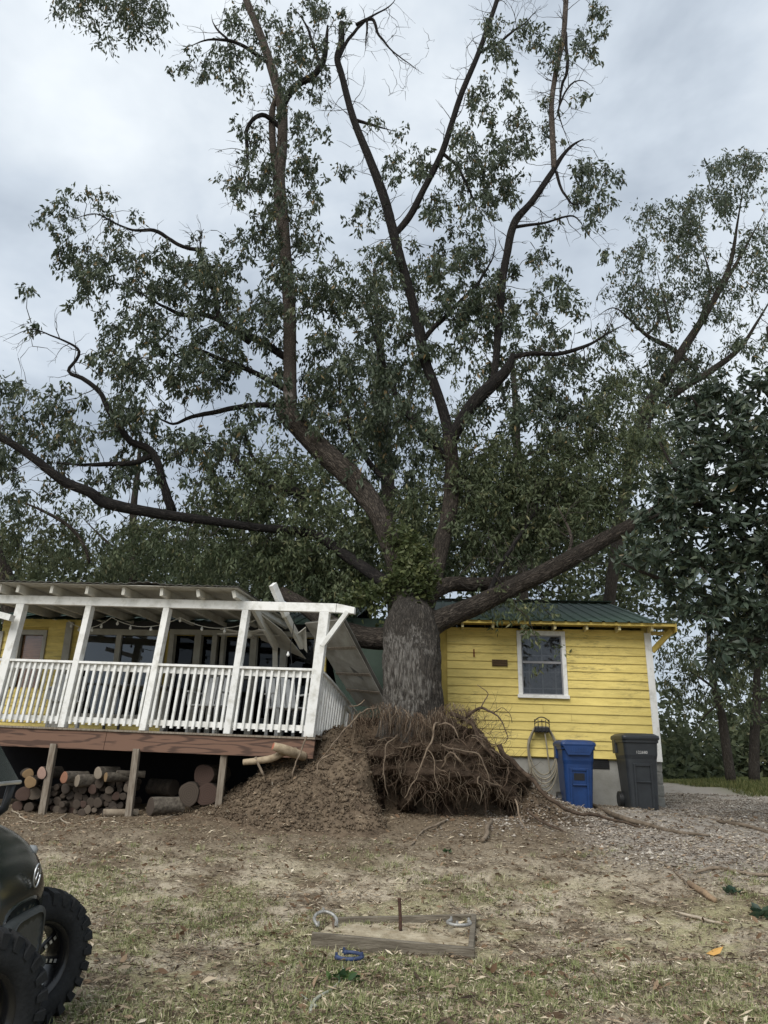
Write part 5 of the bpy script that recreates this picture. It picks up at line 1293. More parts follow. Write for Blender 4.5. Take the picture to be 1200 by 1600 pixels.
# the wood far behind: one mass of foliage and stems
wmb = MB()
pts, wts = [], []
for (cx, cy, rx, ry, w, Y) in ((60, 940, 140, 90, 1.2, 30), (250, 930, 140, 70, 1.2, 30), (430, 940, 140, 90, 1.3, 30), (560, 860, 120, 80, 1.0, 32), (740, 860, 120, 80, 1.0, 32), (900, 880, 120, 70, 1.0, 32), (1000, 900, 90, 90, .9, 34), (1080, 1180, 60, 40, 2.2, 30), (1180, 1170, 70, 55, 2.0, 32), (1050, 1170, 26, 60, 1.6, 28), (1150, 1120, 60, 40, .8, 34), (1190, 1060, 40, 40, .6, 34), (1260, 1130, 60, 90, 1.6, 32), (100, 1080, 300, 110, .8, 32), (-90, 1000, 90, 150, 1.2, 32), (1040, 1100, 12, 30, 1.0, 30),
                              (480, 770, 120, 60, .5, 32), (330, 830, 120, 50, .6, 32), (830, 760, 120, 60, .6, 32)):
    pts += ell_targets([(cx, cy, rx, ry, w)], Y, 2.0, 14)
rosettes(wmb, np.repeat(np.array(pts), 3, 0) + rng.normal(0, .35, (len(pts) * 3, 3)), 8, lmin=.22, lmax=.42, wr=.24, droop=.35, spread=.28)
o = wmb.build('woodland_foliage', m_leaf_wood, None); o['kind'] = 'stuff'; o['label'] = 'woodland of mixed trees far behind the house'; o['category'] = 'woodland'
# ------------------------------------------------------------------ wheeled bins
def wheelie(name, label, px0, px1, pyb, pyt, Y, m_body, m_lid, lid, yaw=0.0, tilt=0.0, text=None):
    p0, p1 = P(px0, pyb, Y), P(px1, pyb, Y)
    o = (p0 + p1) / 2; o[2] = float(gz(o[0], o[1])) + 0.0
    W = abs(p1[0] - p0[0]); H = P((px0 + px1) / 2, pyt, Y)[2] - o[2]
    t = thing(name, label, 'bin', o)
    ca, sa, st = math.cos(yaw), math.sin(yaw), math.sin(tilt)
    def fr(u, v, w):                                        # u right, v up, w towards the viewer
        u2 = u + v * st
        return o + np.array([ca * u2 + sa * w, sa * u2 - ca * w, v])
    wt, wb = W / 2, W * .41; dt, db = .36, .28
    Hb = H - 0.10
    def ring(v, k=1.0, n=6, r=.07):
        a = wb + (wt - wb) * v / Hb; d = db + (dt - db) * v / Hb
        out = []
        for cx, cy, s0 in ((1, 1, 0), (-1, 1, 1), (-1, -1, 2), (1, -1, 3)):
            for q in range(n):
                an = (s0 + q / (n - 1)) * math.pi / 2
                out.append(fr((cx * (a - r) + r * math.cos(an)) * k, v, (cy * (d - r) + r * math.sin(an)) * k))
        return out
    vs_ = [0.0, 0.02, .25 * Hb, .5 * Hb, .72 * Hb, .78 * Hb, Hb - .05, Hb - .045, Hb]
    ks = [.96, 1, 1, 1, 1, 1.035, 1.04, 1.10, 1.10]
    V = []; F = []
    for v, k in zip(vs_, ks): V += ring(v, k)
    n = 24
    for r in range(len(vs_) - 1): F += [[r * n + i, r * n + (i + 1) % n, (r + 1) * n + (i + 1) % n, (r + 1) * n + i] for i in range(n)]
    F += [list(range(n))[::-1]]
    MB().add(V, F).build('body', m_body, t, bevel=.004)
    a_ = lambda v: wb + (wt - wb) * v / Hb
    d_ = lambda v: db + (dt - db) * v / Hb
    # raised front panel frame and grab bar
    def fp(u, v, w): return fr(u, v, d_(v) + w)
    for (u0, u1, v0, v1) in ((-.15, -.115, .04, .66 * Hb), (.115, .15, .04, .66 * Hb)):
        MB().box(fp, u0, u1, v0, v1, 0.0005, .022).build('front_rib', m_body, t, bevel=.006)
    MB().box(fp, -.114, .114, .62 * Hb, .66 * Hb, 0.0006, .021).build('front_rib', m_body, t, bevel=.005)
    MB().beam(fp(-.112, .40 * Hb, .018), fp(.112, .40 * Hb, .018), .02, .02).build('grab_bar', m_lid if lid != 'flip' else m_body, t, bevel=.004)
    if lid == 'flip':
        MB().box(fp, -.085, .085, .47 * Hb, .58 * Hb, -.002, .006).build('label_recess', m_black, t)
    # lid
    L0 = Hb + .002
    top = d_(Hb) + .05; hw = wt * 1.12
    V = []
    for (k, z) in ((1.0, 0.0), (1.02, .03), (1.0, .06), (.82, .095), (.5, .105)):
        for cx, cy, s0 in ((1, 1, 0), (-1, 1, 1), (-1, -1, 2), (1, -1, 3)):
            for q in range(6):
                an = (s0 + q / 5) * math.pi / 2; r = .06
                V.append(fr((cx * (hw - r) + r * math.cos(an)) * k, L0 + z, (cy * (top - r) + r * math.sin(an)) * k))
    F = []
    for r in range(4): F += [[r * n + i, r * n + (i + 1) % n, (r + 1) * n + (i + 1) % n, (r + 1) * n + i] for i in range(n)]
    F += [list(range(n))[::-1], list(range(4 * n, 5 * n))]
    lo = MB().add(V, F).build('lid', m_lid, t, bevel=.003)
    if lid == 'flip':                                       # front apron of the lid with ribs
        V = [fr(u, v, top - .01 + w) for (u, v, w) in ((-hw * .93, L0 + .03, .012), (hw * .93, L0 + .03, .012), (hw * .62, L0 - .13, .008), (-hw * .62, L0 - .13, .008), (-hw * .93, L0 + .03, -.01), (hw * .93, L0 + .03, -.01), (hw * .62, L0 - .13, -.02), (-hw * .62, L0 - .13, -.02))]
        MB().add(V, [[0, 3, 2, 1], [4, 5, 6, 7], [0, 1, 5, 4], [1, 2, 6, 5], [2, 3, 7, 6], [3, 0, 4, 7]]).build('lid_apron', m_lid, lo)
        for k in range(8):
            u = -hw * .5 + k * hw / 7
            MB().box(fr, u - .007, u + .007, L0 - .09, L0 - .02, top + .0035, top + .008).build('rib', m_body, lo)
    # handle and wheels at the back
    MB().tube(np.array([fr(-hw * .8, L0 - .03, -top), fr(-hw * .8, L0 - .02, -top - .06), fr(hw * .8, L0 - .02, -top - .06), fr(hw * .8, L0 - .03, -top)]), .016, 8).build('handle', m_lid, t)
    MB().box(fr, -wt - .035, -wt + .02, Hb * .80, Hb + .01, -.30, -.12).build('side_grip', m_body, t, bevel=.01)
    for s_ in (-1, 1):
        c = fr(s_ * (wb + .035), .13, -db * .8)
        ax = fr(s_ * (wb + .075), .13, -db * .8) - c
        wn_ = MB().tube(np.array([c - ax, c - ax * .9, c + ax * .9, c + ax]), [.10, .128, .128, .10], 24).build('wheel', m_black, t, bevel=.004)
        MB().tube(np.array([c - ax * 1.05, c + ax * 1.05]), .05, 16).build('hub', m_body, wn_)
    if text:
        cu = bpy.data.curves.new('txt', 'FONT'); cu.body = text; cu.size = .062; cu.extrude = .001; cu.align_x = 'CENTER'
        to = bpy.data.objects.new('txt', cu); col.objects.link(to)
        bpy.context.view_layer.update()
        me = bpy.data.meshes.new_from_object(to.evaluated_get(bpy.context.evaluated_depsgraph_get())); bpy.data.objects.remove(to)
        VV = np.array([fp(v.co.x, .80 * Hb + v.co.y, .012 + v.co.z) for v in me.vertices]) if len(me.vertices) else np.zeros((0, 3))
        FF = [list(p_.vertices) for p_ in me.polygons]
        if len(VV): MB().add(VV, FF).build('stencilled_number', M('stencil_white', (.7, .7, .68), .7, (.4, .4, .39), scale=60, bump=0), t)
    return t
m_binblue = M('blue_bin_plastic', (0.012, 0.045, 0.155), 0.42, (0.010, 0.034, 0.115), scale=7, bump=0.04, spec=.4)
m_bindark = M('charcoal_bin_plastic', (0.032, 0.037, 0.042), 0.45, (0.024, 0.027, 0.031), scale=7, bump=0.04, spec=.4)
wheelie('wheeled_bin', 'blue wheeled recycling bin beside the hanging garden hose', 877, 925, 1252, 1157, 12.9, m_binblue, m_binblue, 'flip', yaw=-.06)
wheelie('wheeled_bin', 'charcoal wheeled bin with white number, next to the house corner', 975, 1026, 1252, 1147, 12.9, m_bindark, m_bindark, 'plain', yaw=-.05, tilt=-.02, text='122680')

# ------------------------------------------------------------------ hose on its hanger
c = HF(*to_wall(846, 1140, .03), .03)
hr = thing('hose_hanger', 'black wrought iron hose hanger screwed to the yellow siding', 'hose hanger', c)
u0, v0 = to_wall(858, 1147, .03); u1, v1 = to_wall(834, 1130, .03)
MB().box(HF, u0, u1, v0 - .01, v0 + .085, .028, .20).build('saddle', m_black, hr, bevel=.02)
arc = lambda h, w_: np.array([HF(u0 + (u1 - u0) * k, v0 + .05 + h * math.sin(math.pi * (.12 + .76 * k)) ** .5, w_) for k in np.linspace(0, 1, 12)])
MB().tube(arc(.20, .21), .010, 6).build('front_bow', m_black, hr, smooth=True)
MB().tube(arc(.13, .212), .007, 6).build('front_bow', m_black, hr, smooth=True)
for k in (.02, .25, .5, .75, .98):
    uu = u0 + (u1 - u0) * k; MB().tube(np.array([HF(uu, v0 - .02, .212), HF(uu, v0 + .21, .208)]), .007, 6).build('upright', m_black, hr)
hose = thing('garden_hose', 'tan garden hose coiled in loops on the black hanger', 'hose', HF(u0, v0 - .5, .1))
pts = []
tt = np.linspace(0, 1, 240); loops = 5
cu_, cv_ = (u0 + u1) / 2, v0 + .05
for q in tt:
    a = q * loops * 2 * math.pi; lp = int(q * loops)
    R = .235 + .016 * (lp % 3) + .008 * math.sin(lp * 2.1); dn = .40 + .035 * lp
    x = math.sin(a); y = math.cos(a)
    yy = v0 + .085 if y > 0.80 else v0 + .085 - (0.80 - y) / 1.8 * dn * 2.02
    wdt = R * (x) * (1.0 if y < .3 else max(.55, 1 - (y - .3) * .55))
    pts.append(HF(cu_ - wdt, yy, .11 + .02 * (lp % 3) + .012 * math.sin(a * 2 + lp)))
MB().tube(np.array(pts), .0125, 8).build('coil', m_hose, hose, smooth=True)
MB().tube(np.array([HF(cu_ - .05 - .06 * q, v0 - .02 - q * .68, .15 + .02 * math.sin(q * 5)) for q in np.linspace(0, 1, 12)]), .0125, 8).build('loose_end', m_hose, hose, smooth=True)

# ------------------------------------------------------------------ firewood under the deck
m_logbark = M('log_bark', (0.08, 0.064, 0.049), 0.95, (0.032, 0.026, 0.02), scale=16, bump=0.6, bscale=40, rand=.35)  # log bark and dull end colours darkened to carry the deck's shade
m_loggrey = M('grey_log_bark', (0.14, 0.122, 0.098), 0.95, (0.055, 0.046, 0.037), scale=16, bump=0.6, bscale=40, rand=.3)
def end_mat(name, c, c2):
    m, n, l, b = nt(name)
    tc = n.new('ShaderNodeTexCoord'); no = n.new('ShaderNodeTexNoise'); no.inputs['Scale'].default_value = 9; no.inputs['Detail'].default_value = 6
    l.new(tc.outputs['Object'], no.inputs['Vector'])
    at = n.new('ShaderNodeAttribute'); at.attribute_name = 'rnd'
    ad = n.new('ShaderNodeMath'); ad.operation = 'MULTIPLY_ADD'; ad.inputs[1].default_value = 34; l.new(at.outputs['Fac'], ad.inputs[0])
    mu = n.new('ShaderNodeMath'); mu.operation = 'MULTIPLY'; mu.inputs[1].default_value = 7; l.new(no.outputs['Fac'], mu.inputs[0]); l.new(mu.outputs[0], ad.inputs[2])
    sn = n.new('ShaderNodeMath'); sn.operation = 'SINE'; l.new(ad.outputs[0], sn.inputs[0])
    mr = n.new('ShaderNodeMapRange'); mr.inputs['From Min'].default_value = -1; l.new(sn.outputs[0], mr.inputs['Value'])
    rp = n.new('ShaderNodeValToRGB'); rp.color_ramp.elements[0].color = rgba(c2); rp.color_ramp.elements[1].color = rgba(c); l.new(mr.outputs[0], rp.inputs['Fac'])
    l.new(rp.outputs['Color'], b.inputs['Base Color']); b.inputs['Roughness'].default_value = .9
    return m
E_brown = end_mat('cut_end_brown', (0.066, 0.049, 0.035), (0.042, 0.031, 0.023))
E_tan = end_mat('cut_end_tan', (0.25, 0.17, 0.085), (0.18, 0.11, 0.052))
E_red = end_mat('cut_end_red', (0.30, 0.16, 0.095), (0.17, 0.065, 0.04))
E_darkred = end_mat('cut_end_darkred', (0.068, 0.040, 0.029), (0.048, 0.028, 0.021))
E_pale = end_mat('cut_end_pale', (0.26, 0.22, 0.165), (0.16, 0.13, 0.10))
E_dim = end_mat('cut_end_dim', (0.055, 0.042, 0.032), (0.035, 0.027, 0.021))
E_pale2 = end_mat('cut_end_weathered', (0.15, 0.12, 0.09), (0.09, 0.07, 0.053))
def log_mesh(r, L, seed, bark, end):
    n = 18; rg = np.random.default_rng(seed); th = np.linspace(0, 2 * np.pi, n, endpoint=False)
    rad = r * (1 + .07 * np.sin(th * 2 + rg.uniform(0, 6)) + .05 * np.sin(th * 3 + rg.uniform(0, 6)) + .02 * rg.standard_normal(n))
    mb = MB()
    ys = np.linspace(0, L, 6); V = []
    for k, y in enumerate(ys): V += [[rad[i] * math.cos(th[i]) * (1 + .03 * math.sin(k * 2.1)), y, rad[i] * math.sin(th[i]) * (1 + .03 * math.sin(k * 1.3))] for i in range(n)]
    F = [[r_ * n + i, r_ * n + (i + 1) % n, (r_ + 1) * n + (i + 1) % n, (r_ + 1) * n + i] for r_ in range(5) for i in range(n)]
    F.append(list(range(5 * n, 6 * n))[::-1])
    mb.add(V, F, 0)
    V = [[0, -.001, 0]]; at = [0.0]
    for q in (.35, .7, .97):
        V += [[rad[i] * q * math.cos(th[i]), -.001 - .003 * (q < .9), rad[i] * q * math.sin(th[i])] for i in range(n)]; at += [q] * n
    V += [[rad[i] * math.cos(th[i]), 0, rad[i] * math.sin(th[i])] for i in range(n)]; at += [1.0] * n
    F = [[0, 1 + i, 1 + (i + 1) % n] for i in range(n)]
    for q in range(3): F += [[1 + q * n + i, 1 + (q + 1) * n + i, 1 + (q + 1) * n + (i + 1) % n, 1 + q * n + (i + 1) % n] for i in range(n)]
    mb.add(V, F, 1, at=at)
    return mb
def log(px, py, Y, r, label, bark=m_logbark, end=E_brown, yaw=0.0, L=.42, group='firewood stacked under the deck', pitch=0.0, seed=None, fixz=False):
    c = P(px, py, Y)
    if fixz: c[2] = float(gz(c[0], c[1])) + r
    o = log_mesh(r, L, seed if seed is not None else int(px * 7 + py), bark, end).build('firewood_log', [bark, end], None, smooth=True, loc=(0, 0, 0))
    o.location = c; o.rotation_euler = (pitch, rng.uniform(0, 6.28), yaw) if False else (pitch, 0, yaw)
    return tag(o, label, 'log', group)
Lg = 'small weathered log in the stacked row under the deck'
gl = lambda px: float(gz(*P(px, 1258, 12.05)[:2]))
def row(px0, px1, h, r, n, where, jit=.02):
    for k in range(n):
        px = px0 + (px1 - px0) * k / max(1, n - 1); c = P(px, 1258, 12.05 + rng.uniform(-.03, .05))
        z = gl(px) + h + rng.uniform(-jit, jit); rr = r * rng.uniform(.68, 1.3); e_m = [E_brown, E_brown, E_brown, E_dim, E_darkred, E_pale2][rng.integers(6)]
        o = log_mesh(rr, .42, int(rng.integers(1 << 30)), m_logbark, e_m).build('firewood_log', [m_logbark, e_m], None, smooth=True, loc=(0, 0, 0))
        o.location = (c[0], c[1] + rng.uniform(0, .12), z); o.rotation_euler = (0, 0, rng.uniform(-.12, .12))
        tag(o, 'small weathered log, %s from left in the %s' % (ORD[k], where), 'log', 'small logs of the firewood row')
ORD = ['first', 'second', 'third', 'fourth', 'fifth', 'sixth', 'seventh', 'eighth', 'ninth', 'tenth', 'eleventh', 'twelfth']
row(22, 62, .09, .095, 3, 'bottom row left of the first post'); row(30, 66, .26, .085, 3, 'second row left of the first post')
row(78, 176, .055, .055, 11, 'bottom row of the firewood between the posts'); row(74, 196, .16, .058, 12, 'second row of the firewood between the posts')
row(80, 190, .265, .06, 10, 'third row of the firewood between the posts'); row(82, 196, .37, .062, 9, 'fourth row of the firewood between the posts'); row(150, 196, .46, .06, 4, 'top firewood row by the middle post')
log(44, 1209, 11.95, .075, 'tan cut log end at the left top of the firewood row', end=E_tan, yaw=.5)
log(47, 1222, 11.9, .085, 'split tan wedge of firewood just below the top left log', end=E_tan, yaw=.2)
log(65, 1208, 11.95, .085, 'log with grey and pink cut end left of the support post', end=end_mat('cut_end_pink', (.36, .25, .20), (.22, .13, .10)), yaw=-.3)
log(100, 1215, 11.9, .082, 'log with bright red ringed cut end right of the first support post', bark=m_loggrey, end=E_red, yaw=-.5)
log(120, 1220, 11.95, .085, 'mossy grey log lying on the row beside the red ringed log', bark=m_loggrey, end=E_pale, yaw=-.7)
log(153, 1208, 11.95, .085, 'pale ended log on top of the row in the second bay', bark=m_loggrey, end=E_pale, yaw=-.45)
log(165, 1214, 11.9, .072, 'tan ended log below the pale one at the row top', bark=m_loggrey, end=E_tan, yaw=-.9)
log(182, 1209, 12.0, .05, 'thin split log lying across the row top by the second post', bark=m_loggrey, end=E_pale, yaw=-1.2)
log(163, 1252, 11.75, .06, 'pale barkless log lying at the foot of the firewood row', bark=M('barkless_wood', (.30, .25, .185), .8, (.16, .125, .09), scale=12), end=E_brown, yaw=-1.15, fixz=True, L=.5)
log(236, 1250, 11.7, .13, 'thick mossy log lying alone between two support posts', bark=m_loggrey, end=E_brown, yaw=-.85, fixz=True, L=.5)
log(318, 1211, 11.9, .165, 'large red brown log on top of the three by the last support post', end=E_darkred, yaw=-.35, L=.5)
log(295, 1240, 11.85, .165, 'large dark log at the bottom left of the three log stack', end=E_brown, yaw=-.1, L=.5)
log(324, 1241, 11.85, .165, 'large dark red log at the bottom right of the three log stack', end=E_darkred, yaw=-.1, L=.5)
log(272, 1232, 12.6, .12, 'dim log far back under the deck beside the three log stack', end=E_brown, yaw=.9, L=.6)

# ------------------------------------------------------------------ horseshoe pit
pL, pR = on_ground(486, 1484), on_ground(741, 1497)
bl, br_ = on_ground(520, 1440), on_ground(738, 1441)
pit = thing('horseshoe_pit', 'low wooden frame of a sandy horseshoe pit in the grass', 'horseshoe pit', (pL + pR) / 2)
zb = min(pL[2], pR[2]) - .02
a, c = np.array([pL[0], pL[1], pL[2] + .065]), np.array([pR[0], pR[1], pR[2] + .055])
MB().beam(a - [0, 0, .045], c - [0, 0, .045], .045, .13).build('front_board', m_board, pit, bevel=.006)
a2, c2 = np.array([bl[0], bl[1], bl[2] + .0]), np.array([br_[0] + .03, br_[1], br_[2] + .0])
MB().beam(a2, c2, .04, .10).build('back_board', m_board, pit, bevel=.006)
MB().beam(c + np.array([-.02, .03, -.045]), c2 + np.array([-.02, -.03, 0]), .04, .12).build('side_board', m_board, pit, bevel=.006)
# sand bed
n = 40; V = []
for i in range(n):
    for j in range(n):
        q = lerp(lerp(a, c, i / (n - 1)), lerp(a2, c2, i / (n - 1)), .04 + .92 * j / (n - 1))
        z = .5 * (lerp(pL, pR, i / (n - 1))[2] + q[2]) + .012 + .03 * (vnoise(np.array([[q[0] * 6, q[1] * 6, 0]]), 5)[0] - .5) + .015 * (vnoise(np.array([[q[0] * 25, q[1] * 25, 0]]), 5)[0] - .5)
        V.append([q[0], q[1], z])
m_sand = M('pit_sand', (0.46, 0.40, 0.29), .95, (0.24, 0.19, 0.12), scale=9, bump=.6, bscale=60)
MB().add(V, np.array([[i * n + j, i * n + j + 1, (i + 1) * n + j + 1, (i + 1) * n + j] for i in range(n - 1) for j in range(n - 1)])).build('sand_bed', m_sand, pit, smooth=True)
sk = on_ground(627, 1460); sk_t = P(624, 1405, sk[1])
st_ = thing('pit_stake', 'rusty steel stake standing upright in the horseshoe pit', 'stake', sk)
MB().tube(np.array([sk - [0, 0, .1], lerp(sk, sk_t, .5), sk_t]), [.0135, .0135, .013], 10).build('rod', m_rust, st_)
MB().tube(np.array([sk_t, sk_t + [0, 0, .006], sk_t + [0, 0, .010]]), [.0155, .0165, .012], 10).build('mushroomed_tip', m_rust, st_)
def horseshoe(p, yaw, label, m, tilt=0.0, roll=0.0, lift=.025):
    t = thing('horseshoe', label, 'horseshoe', p, 'horseshoes around the pit')
    pts = []
    for q in np.linspace(-1, 1, 33):
        an = q * 2.25; x, y = .088 * math.sin(an), .095 * (math.cos(an)) 
        pts.append([x, y, 0])
    pts = np.array(pts); Mx = np.array(Matrix.Rotation(yaw, 3, 'Z') @ Matrix.Rotation(tilt, 3, 'X') @ Matrix.Rotation(roll, 3, 'Y'))
    pts = pts @ Mx.T + p + np.array([0, 0, lift])
    rr = .0125 * np.ones(33); rr[:2] = rr[-2:] = .017
    MB().tube(pts, rr, 8).build('bow', m, t, smooth=True)
    for e_ in (0, -1):
        q = pts[e_]; MB().tube(np.array([q - [0, 0, .004], q + [0, 0, .028]]), [.011, .009], 8).build('heel_calk', m, t)
    q = pts[16]; MB().tube(np.array([q - [0, 0, .004], q + [0, 0, .03]]), [.012, .009], 8).build('toe_calk', m, t)
hp = on_ground(508, 1452); horseshoe(hp, .3, 'pale worn horseshoe propped on the left end of the pit', m_steel, tilt=.45, lift=.08)
hp = on_ground(717, 1458); horseshoe(hp, 2.9, 'pale worn horseshoe lying on the sand at the right end of the pit', m_steel, lift=.075)
hp = on_ground(544, 1507); horseshoe(hp, -1.9, 'blue painted horseshoe lying in the grass before the front board', m_bluepaint, lift=.03)

# ------------------------------------------------------------------ fallen sticks and limbs
m_stick = M('stick_bark', (0.24, 0.19, 0.14), .9, (0.11, 0.085, 0.06), scale=12, bump=.3, rand=.3)
m_stick_pale = M('bare_stick', (0.46, 0.40, 0.31), .85, (0.28, 0.23, 0.17), scale=14, bump=.25, rand=.15)
def ground_stick(rows, label, m=m_stick, lift=.01, sides=8, name='fallen_branch', fork=None):
    pts = []
    for (px, py, w) in rows:
        p = on_ground(px, py); r = max(.003, size_m(w, p) / 2); pts.append([p[0], p[1], float(top_z(np.array([p[0]]), np.array([p[1]]))[0]) + r * .7 + lift, r])
    s = smooth_path(pts, .05); s[:, 3] *= .72; s[:, 2] += (fbm(s[:, :3] * 6, 77, 2) - .5) * .02 - s[:, 3] * .35
    for k_ in range(2): s[:, k_] += (fbm(s[:, :3] * 3, 80 + k_, 3) - .5) * .10
    t = thing(name, label, 'branch', s[0, :3], 'sticks and limbs lying on the ground')
    MB().tube(s[:, :3], s[:, 3], sides, amp=.03).build('stem', m, t, smooth=True)
    for f_ in fork or ():
        q = []
        for (px, py, w) in f_:
            p = on_ground(px, py); r = max(.003, size_m(w, p) / 2); q.append([p[0], p[1], p[2] + r + lift, r])
        q = smooth_path(q, .05); MB().tube(q[:, :3], q[:, 3], 6).build('side_twig', m, t, smooth=True)
    return t
ground_stick([(338, 1272, 6), (352, 1266, 12), (372, 1255, 13), (384, 1248, 8)], 'pale barkless limb at the foot of the mound by the last support post', m_stick_pale)
ground_stick([(1078, 1383, 12), (1092, 1396, 14), (1108, 1407, 14), (1118, 1412, 12)], 'short broken limb with orange end lying on the right', M('orange_broken_limb', (.34, .24, .15), .9, (.17, .12, .08), scale=12, bump=.4))
ground_stick([(920, 1258, 8), (960, 1280, 10), (1010, 1292, 10), (1060, 1302, 8), (1110, 1306, 4)], 'long grey limb half buried in the gravel below the bins', m_stick)
ground_stick([(1090, 1282, 5), (1130, 1290, 7), (1170, 1296, 8), (1215, 1302, 9)], 'dark limb in the gravel running out at the right border', m_stick)
ground_stick([(1085, 1366, 5), (1120, 1362, 8), (1160, 1365, 7), (1215, 1370, 6)], 'dark straight branch on the bare soil near the right border', m_stick)
ground_stick([(1005, 1340, 3), (1040, 1358, 5), (1065, 1375, 5), (1080, 1390, 3)], 'thin crooked stick pointing at the broken orange limb', m_stick)
ground_stick([(1055, 1432, 5), (1080, 1436, 7), (1100, 1442, 7), (1130, 1452, 3)], 'pale stick in the grass below the broken orange limb', m_stick_pale)
ground_stick([(490, 1600, 8), (493, 1585, 8), (505, 1568, 7), (520, 1552, 5), (530, 1538, 4), (532, 1500, 2), (535, 1475, 2)], 'lichen grey stick in the near grass reaching up to the pit', M('lichen_stick', (.38, .39, .32), .9, (.22, .22, .17), scale=25, bump=.3), fork=[[(493, 1588, 5), (480, 1575, 4), (470, 1568, 2)]])
ground_stick([(18, 1270, 2), (40, 1280, 3), (75, 1287, 3), (100, 1272, 2)], 'thin pale root curling over the soil left of the first post', m_stick_pale)
ground_stick([(90, 1278, 3), (110, 1288, 3), (130, 1280, 3), (170, 1278, 3), (186, 1290, 2)], 'thin wavy pale twig in front of the firewood', m_stick_pale)
ground_stick([(230, 1287, 2), (250, 1285, 3), (268, 1279, 2)], 'short pale twig below the lone mossy log', m_stick_pale)
ground_stick([(165, 1278, 2), (185, 1264, 2), (192, 1262, 1.5)], 'short thin twig at the foot of the middle support post', m_stick_pale)
ground_stick([(640, 1320, 4), (665, 1300, 5), (690, 1292, 5), (700, 1285, 3)], 'brown stick lying at the mouth of the root hollow', m_stick)
ground_stick([(757, 1318, 9), (762, 1302, 10), (768, 1290, 8)], 'short stub of wood standing in the gravel before the roots', m_stick)
ground_stick([(700, 1490, 2), (745, 1520, 4), (775, 1538, 3), (800, 1545, 2)], 'brown twig in the grass right of the pit board', m_stick)
ground_stick([(200, 1430, 2), (225, 1440, 4), (260, 1444, 3), (300, 1438, 2)], 'thin brown twig on the sand right of the cart wheel', m_stick)
ground_stick([(880, 1500, 2), (915, 1510, 3), (940, 1525, 3), (952, 1538, 2)], 'thin twig in the grass at the lower right', m_stick)
ground_stick([(830, 1560, 3), (870, 1568, 4), (905, 1590, 3)], 'dark twig near the bottom edge right of the middle', m_stick)
# two cut limbs poking out below the deck rim
def air_limb(rows, label, m, name='broken_limb', end=None):
    s = px_path(rows, .05); t = thing(name, label, 'branch', s[0, :3])
    MB().tube(s[:, :3], s[:, 3], 14, amp=.03).build('stem', m, t, smooth=True)
    if end is not None:
        d = unit(s[0, :3] - s[2, :3]); MB().tube(np.array([s[0, :3] + d * .001, s[0, :3] + d * .006]), [s[0, 3] * .92, s[0, 3] * .8], 12).build('cut_end', end, t)
m_tanlimb = M('tan_limb', (.40, .32, .22), .85, (.22, .165, .105), scale=10, bump=.3)
air_limb([(380, 1191, 10.95, 9), (400, 1189, 10.95, 10), (425, 1185, 11.0, 11), (442, 1177, 11.1, 10), (462, 1172, 11.3, 9)], 'tan broken limb sticking out below the deck rim above the mound', m_tanlimb)
air_limb([(427, 1166, 10.9, 12), (440, 1170, 10.95, 15), (455, 1175, 11.05, 15), (475, 1182, 11.3, 14)], 'stubby limb with red cut end just below the deck rim', m_tanlimb, end=M('red_cut_wood', (.42, .16, .10), .8))
air_limb([(399, 1183, 10.93, 4), (404, 1195, 10.92, 4), (412, 1212, 10.9, 4)], 'thin grey stick hanging down from the tan broken limb', m_stick)

# leafy sprigs and one yellow leaf
m_sprig = leaf_mat('sprig_leaves', [(0.0, (.03, .065, .03)), (1.0, (.10, .16, .05)), (.5, (.055, .10, .04))], rough=.45)
m_sprigb = leaf_mat('magnolia_sprig', [(0.0, (.018, .042, .028)), (1.0, (.07, .10, .06)), (.5, (.03, .058, .036))], rough=.35)
def sprig(px, py, rad, n, label, m, L=(.04, .08), flat=.35):
    p = on_ground(px, py); t = thing('leafy_sprig', label, 'sprig', p)
    d = rng.standard_normal((n, 3)); d[:, 2] = np.abs(d[:, 2]) * flat + .15; b_ = p + np.array([0, 0, .01]) + rng.normal(0, rad * .35, (n, 3)) * [1, 1, .15]
    l_ = rng.uniform(*L, n)
    for k in range(n):
        mb = MB(); leaves(mb, b_[k:k + 1] + [0, 0, .02], d[k:k + 1], l_[k:k + 1], l_[k:k + 1] * .24, rng.random(1), six=True); mb.build('leaf', m, t, smooth=True)
    MB().tube(np.array([p - d[0] * .02, p + [0, 0, .03], p + unit(d[1]) * rad]), [.005, .004, .002], 5).build('stem', m_stick, t)
sprig(535, 1540, .10, 26, 'small green sprig in the grass beside the lichen grey stick', m_sprig)
sprig(1143, 1404, .09, 20, 'tuft of blue green leaves beside the broken orange limb', m_sprigb, (.05, .10))
sprig(1192, 1437, .10, 18, 'blue green leaf tuft cut by the right border', m_sprigb, (.08, .13))
sprig(700, 1330, .06, 10, 'tiny green weed on the soil below the root hollow', m_sprig, (.04, .07))
p = on_ground(1103, 1488, .02); yl = MB()
leaves(yl, p[None], np.array([[1, .25, .12]]), np.array([.15]), np.array([.03]), np.array([.4]), six=True)
o = yl.build('fallen_leaf', leaf_mat('orange_leaf', [(0, (.55, .30, .08)), (1, (.62, .38, .12))], trans=.1), None, loc=p); tag(o, 'large orange yellow leaf on the grass at the lower right', 'leaf')

